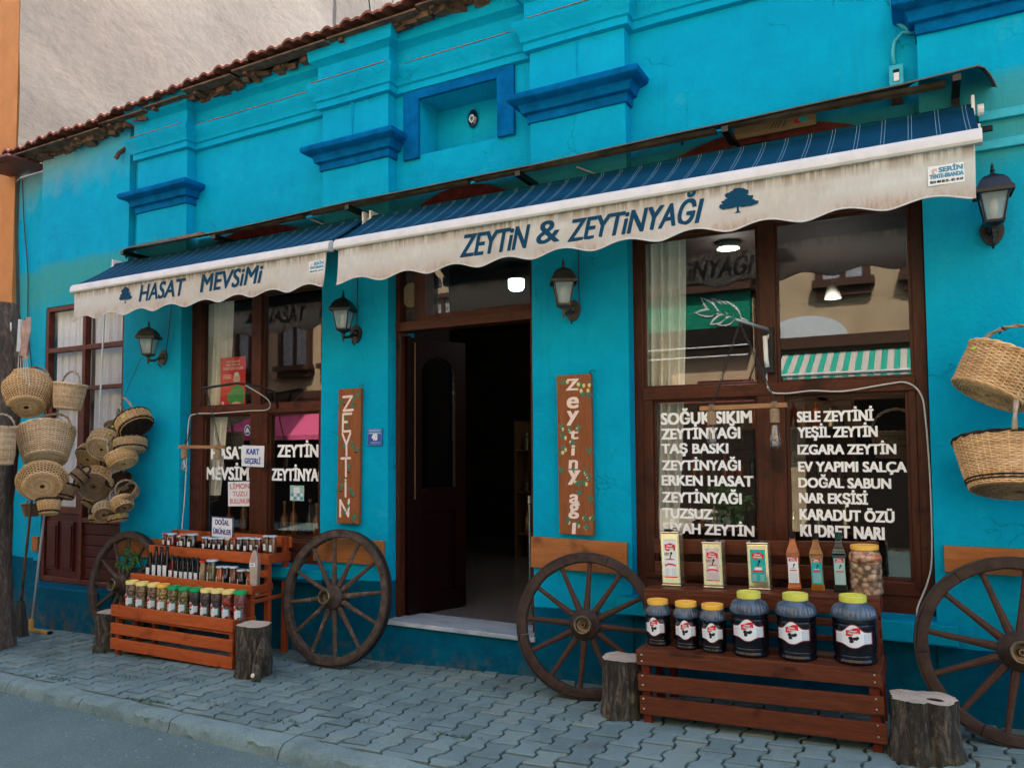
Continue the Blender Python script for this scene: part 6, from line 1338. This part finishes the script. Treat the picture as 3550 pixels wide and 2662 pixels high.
def ringtube(V, F, C_, Rr, zz, n, a, ph, w_, h_, sq=1.0):
    i0 = len(V); 
    for i in range(n):
        th = 2*math.pi*i/n; d = a*math.cos(ph+th*RT['m']); r = Rr+d; c, s = math.cos(th), math.sin(th)
        for du, dv in ((w_, 0), (0, h_), (-w_, 0), (0, -h_)): V.append(((r+du)*c, (r+du)*s*sq, zz+dv))
    for i in range(n):
        j = (i+1) % n
        for k in range(4): F.append((i0+i*4+k, i0+j*4+k, i0+j*4+(k+1) % 4, i0+i*4+(k+1) % 4))
RT = {'m': 12}
def basket(name, label, loc, R, H, axis, prof='taper', mat=None, base=.75, band=None, hr=1.0, hrot=0, gap=.0085, group='wicker baskets', sq=1.0, handle=True, yaw=0, cat='basket', dark_base=None, sticker=None):
    B = thing(name, label, cat, (0, 0, 0), (0, 0, 0), group); ax = Vector(axis).normalized(); q = Vector((0, 0, 1)).rotation_difference(ax)
    q = q@Matrix.Rotation(yaw, 4, 'Z').to_quaternion(); B.rotation_euler = q.to_euler(); B.location = Vector(loc)-ax*H*.5; mat = mat or WK
    def rf(t):
        if prof == 'taper': return R*(base+(1-base)*t**.8)
        if prof == 'round': return R*(base+(1-base)*math.sin(min(1, t*1.6)*math.pi/2) - .16*max(0, t-.55)/.45)
        return R*(base+(1-base)*min(1, t*4))
    ns = max(8, int(2*math.pi*R/.030)//2*2+1); RT['m'] = ns/2 if False else ns//2; m_ = ns//2; seg = min(120, max(36, m_*6))
    rows = max(4, int(H/gap)); V = []; F = []
    for k in range(rows): t = (k+.5)/rows; ringtube(V, F, None, rf(t), H*t, seg, .0028, math.pi*(k % 2), gap*.36, gap*.42, sq)
    MB().add(V, F).build('woven_side', mat, B)
    V = []; F = []; rb = rf(0); k = 0; r = rb
    while r > .018:
        ringtube(V, F, None, r, -.002-.012*(1-(r/rb)**2)*0+.0, max(20, int(seg*.7)), .0, 0, gap*.42, gap*.4*(1 if k % 2 else .75), sq); 
        for i in range(len(V)-max(20, int(seg*.7))*4, len(V)): 
            x, y, z = V[i]; V[i] = (x, y, z+.0032*math.cos(m_*math.atan2(y, x)+math.pi*(k % 2)))
        r -= gap*.95; k += 1
    MB().add(V, F).build('woven_base', dark_base or mat, B)
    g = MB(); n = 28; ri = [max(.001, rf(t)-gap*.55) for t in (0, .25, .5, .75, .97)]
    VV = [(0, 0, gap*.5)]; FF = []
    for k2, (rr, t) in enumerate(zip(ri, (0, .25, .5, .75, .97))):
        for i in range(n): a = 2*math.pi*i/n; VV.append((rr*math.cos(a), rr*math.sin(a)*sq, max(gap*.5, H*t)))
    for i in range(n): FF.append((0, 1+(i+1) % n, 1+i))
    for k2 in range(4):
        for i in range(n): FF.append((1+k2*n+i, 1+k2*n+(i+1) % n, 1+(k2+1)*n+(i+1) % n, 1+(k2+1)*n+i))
    g.add(VV, FF); g.build('shade_core', GAPSHADE, B)
    g = MB()
    for i in range(ns):
        a = 2*math.pi*(i+.5)/ns; P = [((rf(t))*math.cos(a), (rf(t))*math.sin(a)*sq, H*t) for t in np.linspace(0.02, 1, 6)]; g.tube(P, .0026, 5)
    g.build('stake', mat, B)
    rt = rf(1); n = 60; g = MB()
    for s in (0, 1): g.tube([((rt+.005*math.cos(i*1.1+s*math.pi))*math.cos(2*math.pi*i/n), (rt+.005*math.cos(i*1.1+s*math.pi))*math.sin(2*math.pi*i/n)*sq, H+.005*math.sin(i*1.1+s*math.pi)) for i in range(n)], .0058, 6, 0, True)
    g.build('rim', band or mat, B, smooth=1)
    if band:
        V = []; F = []; [ringtube(V, F, None, rf(t)+.003, H*t, seg, .002, 0, .005, .005, sq) for t in (.10, .16)]; MB().add(V, F).build('dark_band', band, B)
    else:
        V = []; F = []; ringtube(V, F, None, rf(.02)+.002, H*.02, seg, .001, 0, .0055, .0055, sq); MB().add(V, F).build('foot_band', mat, B)
    if handle:
        g = MB(); n = 22; hh = R*hr; off = random.Random(label).uniform(-.1, .1); ca, sa = math.cos(hrot), math.sin(hrot)
        for s in (0, 1):
            P = []
            for i in range(n+1):
                t = math.pi*i/n; w2 = .005*math.sin(i*1.3+s*math.pi); u = -math.cos(t)*(rt+.0+w2); z = H*.86+math.sin(t)**.85*(hh+w2+H*.14); v = .005*math.cos(i*1.3+s*math.pi)+off*R*math.sin(t); P.append((u*ca-v*sa, u*sa+v*ca*sq, z))
            g.tube(P, min(.0085, .0042+R*.016), 6)
        g.build('handle', HANDLE if R > .1 else (band or HANDLE), B, smooth=1)
    if sticker:
        a = math.atan2(sticker[1], sticker[0]); t = sticker[2]; r = rf(t)+.009
        s_ = MB().box(-.012, .012, -.001, .0, -.008, .008).build('price_sticker', GS, B); s_.location = (r*math.cos(a), r*math.sin(a)*sq, H*t); s_.rotation_euler = (0, 0, a+math.pi/2)
    return B
G1 = 'baskets hung around the log post'; G2 = 'cluster of small baskets by the side window'; G3 = 'baskets on the wall at the right edge'
basket('wicker_basket', 'big round-bellied basket showing its base, topmost by the log post', (-7.19, -.75, 2.13), .235, .29, (-.52, .30, .80), 'round', base=.62, group=G1, hr=.75, hrot=.5)
basket('wicker_basket', 'flat-bottomed basket with arched handle, behind the topmost round basket', (-6.80, -.60, 2.11), .135, .22, (.06, .08, .99), 'taper', WG, .78, group=G1, hr=.9)
basket('wicker_basket', 'upright basket cut off by the left edge, hung on the log post', (-6.93, -1.10, 1.667), .105, .31, (-.04, .02, 1.0), 'drum', WG, .85, group=G1, band=None, hr=1.1, hrot=.8)
basket('wicker_basket', 'large bucket-shaped basket with a pale hoop near its base, under the round one', (-6.93, -.72, 1.665), .235, .285, (-.43, .25, .87), 'taper', WG, .70, group=G1, hr=.75, hrot=.4)
basket('wicker_basket', 'shallow round basket with its base turned to the street and a green sticker', (-6.90, -.76, 1.355), .205, .16, (-.73, .43, .53), 'round', WK, .70, group=G1, handle=False, sticker=(.3, -1, .7))
basket('wicker_basket', 'small dark-banded basket at the bottom of the log post group', (-6.86, -.72, 1.13), .097, .12, (-.20, .12, .96), 'taper', WK, .75, band=WD, group=G1, handle=False)
basket('wicker_basket', 'small grey-brown basket tilted between the two hanging groups', (-6.70, -.55, 1.40), .070, .08, (.28, .66, .70), 'drum', WS, .9, band=WD, group=G1)
basket('wicker_basket', 'dark little basket in shadow behind the shallow round one', (-6.86, -.58, 1.26), .10, .12, (-.03, .3, .9), 'taper', WS, .8, group=G1, band=WD)
basket('wicker_basket', 'dark brown basket hanging low beside the broom handle', (-7.88, -.28, 1.04), .09, .12, (-.05, .03, 1), 'taper', WS, .65, group=G1, hr=.6)
for args in [('top basket of the cluster, dark base swung toward the street', (-6.41, -.22, 1.87), .150, .105, (-.63, .02, .77), WK, WD, WD, 1.4, (.5, -1, .6)),
             ('greyish basket half hidden behind the top basket of the cluster', (-6.80, -.10, 1.82), .118, .09, (-.31, .22, .92), WS, None, WD, 1.3, (.6, -1, .3)),
             ('level shallow basket with a dark hoop, under the top basket of the cluster', (-6.52, -.18, 1.675), .134, .098, (-.25, .16, .94), WG, WD, None, 1.1, None),
             ('basket with a spiral honey base facing the street, green sticker on its side', (-6.80, -.25, 1.67), .142, .115, (-.38, .69, .61), WG, None, None, 1.0, (1, -.6, .6)),
             ('dark-rimmed coarse basket tipped outward at the left of the cluster', (-7.00, -.25, 1.57), .126, .085, (-.12, .74, .66), WK, WD, None, 0, None),
             ('honey basket leaning right in the middle of the cluster', (-6.55, -.24, 1.54), .125, .090, (-.51, -.01, .86), WK, None, None, 1.3, None),
             ('dark basket in shadow at the left of the cluster', (-7.15, -.10, 1.45), .119, .085, (-.10, .06, .99), WS, WD, WD, 0, None),
             ('big disc-like basket with a pale ring on its dark base, cluster centre', (-6.92, -.25, 1.31), .152, .105, (-.59, .69, .42), WK, None, WS, .9, None),
             ('dark-mouthed basket opening toward the street, right of the disc-like one', (-6.69, -.16, 1.32), .103, .076, (.26, -.56, .79), WS, WD, None, 1.2, None),
             ('small grey basket with a green sticker, lower right of the cluster', (-6.53, -.18, 1.23), .086, .062, (.10, -.73, .67), WS, None, None, 1.3, (0, -1, .5)),
             ('small honey basket with dark hoop, lower left of the cluster', (-7.13, -.15, 1.13), .082, .070, (.07, .57, .82), WK, WD, None, 0, None),
             ('coarse honey basket low on the right of the cluster', (-6.56, -.22, 1.13), .084, .085, (-.63, .07, .78), WK, None, WS, 1.4, None),
             ('small coarse basket with a dark woven base facing out, near the bottom', (-6.80, -.24, 1.05), .084, .090, (-.71, .48, .51), WG, None, WS, 1.0, None),
             ('tiny flared basket, lowest on the left of the cluster', (-7.01, -.15, .98), .080, .064, (-.09, .18, .98), WK, WD, None, 0, None),
             ('tiny flared basket, lowest on the right of the cluster', (-6.71, -.16, 1.00), .082, .060, (-.22, -.02, .97), WK, WD, None, 0, (1, -.6, .7))]:
    lb, lc, R, H, ax, mt, band, db, hr, stc = args; R *= 1.06; H *= 1.08
    basket('wicker_basket', lb, lc, R, H, ax, 'drum', mt, .88, band=band, hr=hr or 1, hrot=random.Random(lb).uniform(0, 3), group=G2, handle=hr > 0, dark_base=db, sticker=stc)
basket('wicker_basket', 'large tilted basket with a dark stripe, upper one at the right edge', (.33, -.27, 1.955), .190, .215, (.46, .19, .86), 'taper', WK, .92, group=G3, hr=1.0, hrot=-.5, sq=.95, sticker=(-.9, -.7, .75))
basket('wicker_basket', 'widest basket with a black rim and dark bottom rows, lower right edge', (.40, -.26, 1.50), .285, .25, (.03, .35, .94), 'taper', WK, .74, group=G3, band=WD, hr=1.05, hrot=1.45, sq=.68, dark_base=WS, yaw=0, sticker=(.1, -1, .72))
basket('wicker_basket', 'small honey basket peeking in at the right edge between the large ones', (.50, -.32, 1.73), .055, .07, (.21, .15, .97), 'drum', WK, .9, group=G3)
tag(MB().tube([(.36, -.03, 2.20), (.36, -.14, 2.22), (.37, -.24, 2.19)], .004, 6).build('basket_hook', IRON, smooth=1), 'iron hook holding the upper basket at the right edge', 'hook')

# ================================================================ INSIDE THE SHOP
SHELFW = wood('dim_shelf_wood', (.06, .03, .015), (.14, .07, .035), 0, .6, knots=False)
def shelf_unit(label, x0, x1, y, zs, seed):
    sh = thing('shop_shelf', label, 'shelf', ((x0+x1)/2, y, .306), (0, 0, 0), 'shelving units inside the shop'); h = (x1-x0)/2; g = MB()
    for s in (-1, 1): g.box(s*h-.015, s*h+.015, -.15, .15, 0, zs[-1]+.35)
    g.box(-h, h, .13, .15, .0, zs[-1]+.35); g.build('frame', SHELFW, sh)
    for z in zs: MB().box(-h+.016, h-.016, -.15, .129, z-.02, z).build('shelf_board', SHELFW, sh)
    rn = random.Random(seed); x = -h+.08; names = []
    for z in zs:
        x = -h+.09
        while x < h-.08:
            r = rn.uniform(.03, .045); H = rn.uniform(.14, .28); m_ = rn.choice([OILA, OILB, OILC, OC['green'], OC['black'], JAM['jamred'], JAM['olivegreen'], GOLD])
            names.append((x, z, r, H, m_)); x += r*2+rn.uniform(.01, .06)
    return sh, names
def stock(sh, names, lb, grp):
    for x, z, r, H, m_ in names:
        b_ = MB().lathe([(0, 0), (r, 0), (r, H*.62), (r*.4, H*.78), (r*.35, H), (0, H)], 12).build('stock_bottle', m_, smooth=30); b_.location = (sh.location.x+x, sh.location.y-.02, .306+z+.001); tag(b_, lb, 'bottle', grp)
sh, nm = shelf_unit('dark shelving with bottles deep inside, seen through the open doorway', -4.4, -2.9, 3.6, (.3, .8, 1.3), 1); stock(sh, nm, 'dim bottle on the shelving deep inside the doorway', 'bottles on the shelf inside the doorway')
sh, nm = shelf_unit('dark shelving with bottles behind the large right window', -2.6, -.6, 3.2, (.5, 1.0, 1.5), 2); stock(sh, nm, 'dim bottle on the shelving behind the large window', 'bottles on the shelf behind the large window')
ct = thing('window_ledge', 'wooden ledge of bottles just inside the left shop window', 'ledge', (-5.2, .55, .85)); MB().box(-.85, .75, -.15, .2, -.03, 0).build('ledge_board', SHELFW, ct)
rn = random.Random(31)
for i in range(11):
    x = -5.95+i*.135+rn.uniform(-.02, .02); H = rn.uniform(.22, .34); b_ = MB().lathe([(0, 0), (.036, 0), (.036, H*.55), (.013, H*.72), (.012, H), (0, H)], 14).build('corked_bottle', rn.choice([OILC, OILB, DGL, OILA]), smooth=30); b_.location = (x, .53+rn.uniform(-.05, .05), .851); tag(b_, 'dark corked bottle on the ledge inside the left window', 'bottle', 'corked bottles inside the left window')
    k = MB().lathe([(0, H), (.013, H), (.014, H+.025), (0, H+.025)], 10).build('cork', ROPE, b_)
basket('wicker_basket', 'shadowy basket hanging inside behind the right pane lettering', (-.17, .75, 1.62), .15, .16, (0, 0, 1), 'taper', WS, .8, group='baskets inside the shop')
tag(MB().prism([(-.62, 1.93), (-.57, 1.93), (-.02, 1.5), (-.02, 1.43)], .40, .44).box(-.85, .0, .40, .44, 1.90, 1.97).build('wooden_brace', SHELFW), 'diagonal wooden brace behind the upper right of the lettered pane', 'brace')
ld = thing('step_ladder', 'pale folding step ladder behind the right pane of the left window', 'ladder', (-4.95, .95, .31), (0, R_(8), .2)); g = MB()
for s in (-1, 1): g.tube([(s*.2, 0, 0), (s*.14, .0, 1.1)], .014, 6)
for z in (.25, .5, .75, 1.0): g.box(-.19+z*.03, .19-z*.03, -.03, .03, z-.012, z+.012)
g.build('frame', flat('ladder_aluminium', (.5, .55, .55), .4, .3), ld)
st_ = thing('metal_post', 'thin chromed post standing on the tiles inside the doorway', 'post', (-3.35, 1.75, .306)); MB().lathe([(0, 0), (.05, 0), (.05, .01), (.014, .02), (.014, .78), (.028, .79), (.028, .86), (0, .87)], 16).build('post', flat('chrome', (.6, .6, .6), .2, .9), st_, smooth=30)
for i, (x, y, z, e) in enumerate(((-1.49, 2.0, 3.2, 3), (-.76, 3.0, 2.9, 3))):
    l = bpy.data.lights.new('pendant_light', 'POINT'); l.energy = e; l.color = (1, .95, .88); l.shadow_soft_size = .08; o = bpy.data.objects.new('pendant_light', l); C.objects.link(o); o.location = (x, y, z)
# pavement, steps and plant on the far side, caught in the panes
tag(MB().box(-55, 12, YO-.02, YO+1.4, -.5, .02).build('far_pavement', KERB), kind='structure')
s1 = thing('stone_steps', 'pale stone steps reflected low in the left lettered pane', 'steps', (-3.6, YO+.4, .02)); MB().box(-.8, .7, -.4, .5, 0, .28).box(-.8, .7, -.4, .2, .281, .56).build('tread', flat('pale_stone', (.50, .46, .38), .7), s1, bevel=.01)
pt = thing('potted_shrub', 'leafy shrub in a mauve pot reflected low in the left lettered pane', 'plant', (-2.75, YO+.9, .02)); MB().lathe([(0, 0), (.16, 0), (.22, .32), (.24, .34), (.22, .34), (0, .3)], 24).build('pot', flat('mauve_pot', (.22, .14, .24), .6), pt, smooth=30)
g = MB(); rn = random.Random(77)
for i in range(700):
    u = Vector((rn.gauss(0, 1), rn.gauss(0, 1), rn.gauss(0, 1))).normalized()*rn.uniform(.1, .4); c = Vector((u.x, u.y, .75+u.z*.9)); a = Vector((rn.gauss(0, 1), rn.gauss(0, 1), rn.gauss(0, 1))).normalized()*.04; b_ = Vector((rn.gauss(0, 1), rn.gauss(0, 1), rn.gauss(0, 1))).normalized()*.02
    g.add([tuple(c-a), tuple(c+b_), tuple(c+a), tuple(c-b_)], [(0, 1, 2, 3)])
g.build('foliage', flat('shrub_leaf', (.04, .10, .03), .6, var=.5), pt)

g = MB(); rn = random.Random(99)
for i in range(1500):
    x = rn.uniform(-7.5, .5); y = kerb_y(x)-.17-abs(rn.gauss(0, .10)) if i < 600 else kerb_y(x)-rn.uniform(.2, 1.9)
    r = rn.uniform(.0025, .0075); z = zg(x)-.075
    if i > 1300: y = rn.uniform(kerb_y(x)+.1, -.05); z = zg(x)+.004; r *= .7
    M = T(x, y, z+r*.3)@RZ(rn.random()*6)@Matrix.Diagonal((1, rn.uniform(.6, 1), .6, 1)); g.add([(r, 0, 0), (-r, 0, 0), (0, r, 0), (0, -r, 0), (0, 0, r), (0, 0, -r)], [(0, 2, 4), (2, 1, 4), (1, 3, 4), (3, 0, 4)], 0, M)
tag(g.build('gravel', flat('grit', (.22, .23, .21), .9, var=.6, scale=30)), kind='stuff')
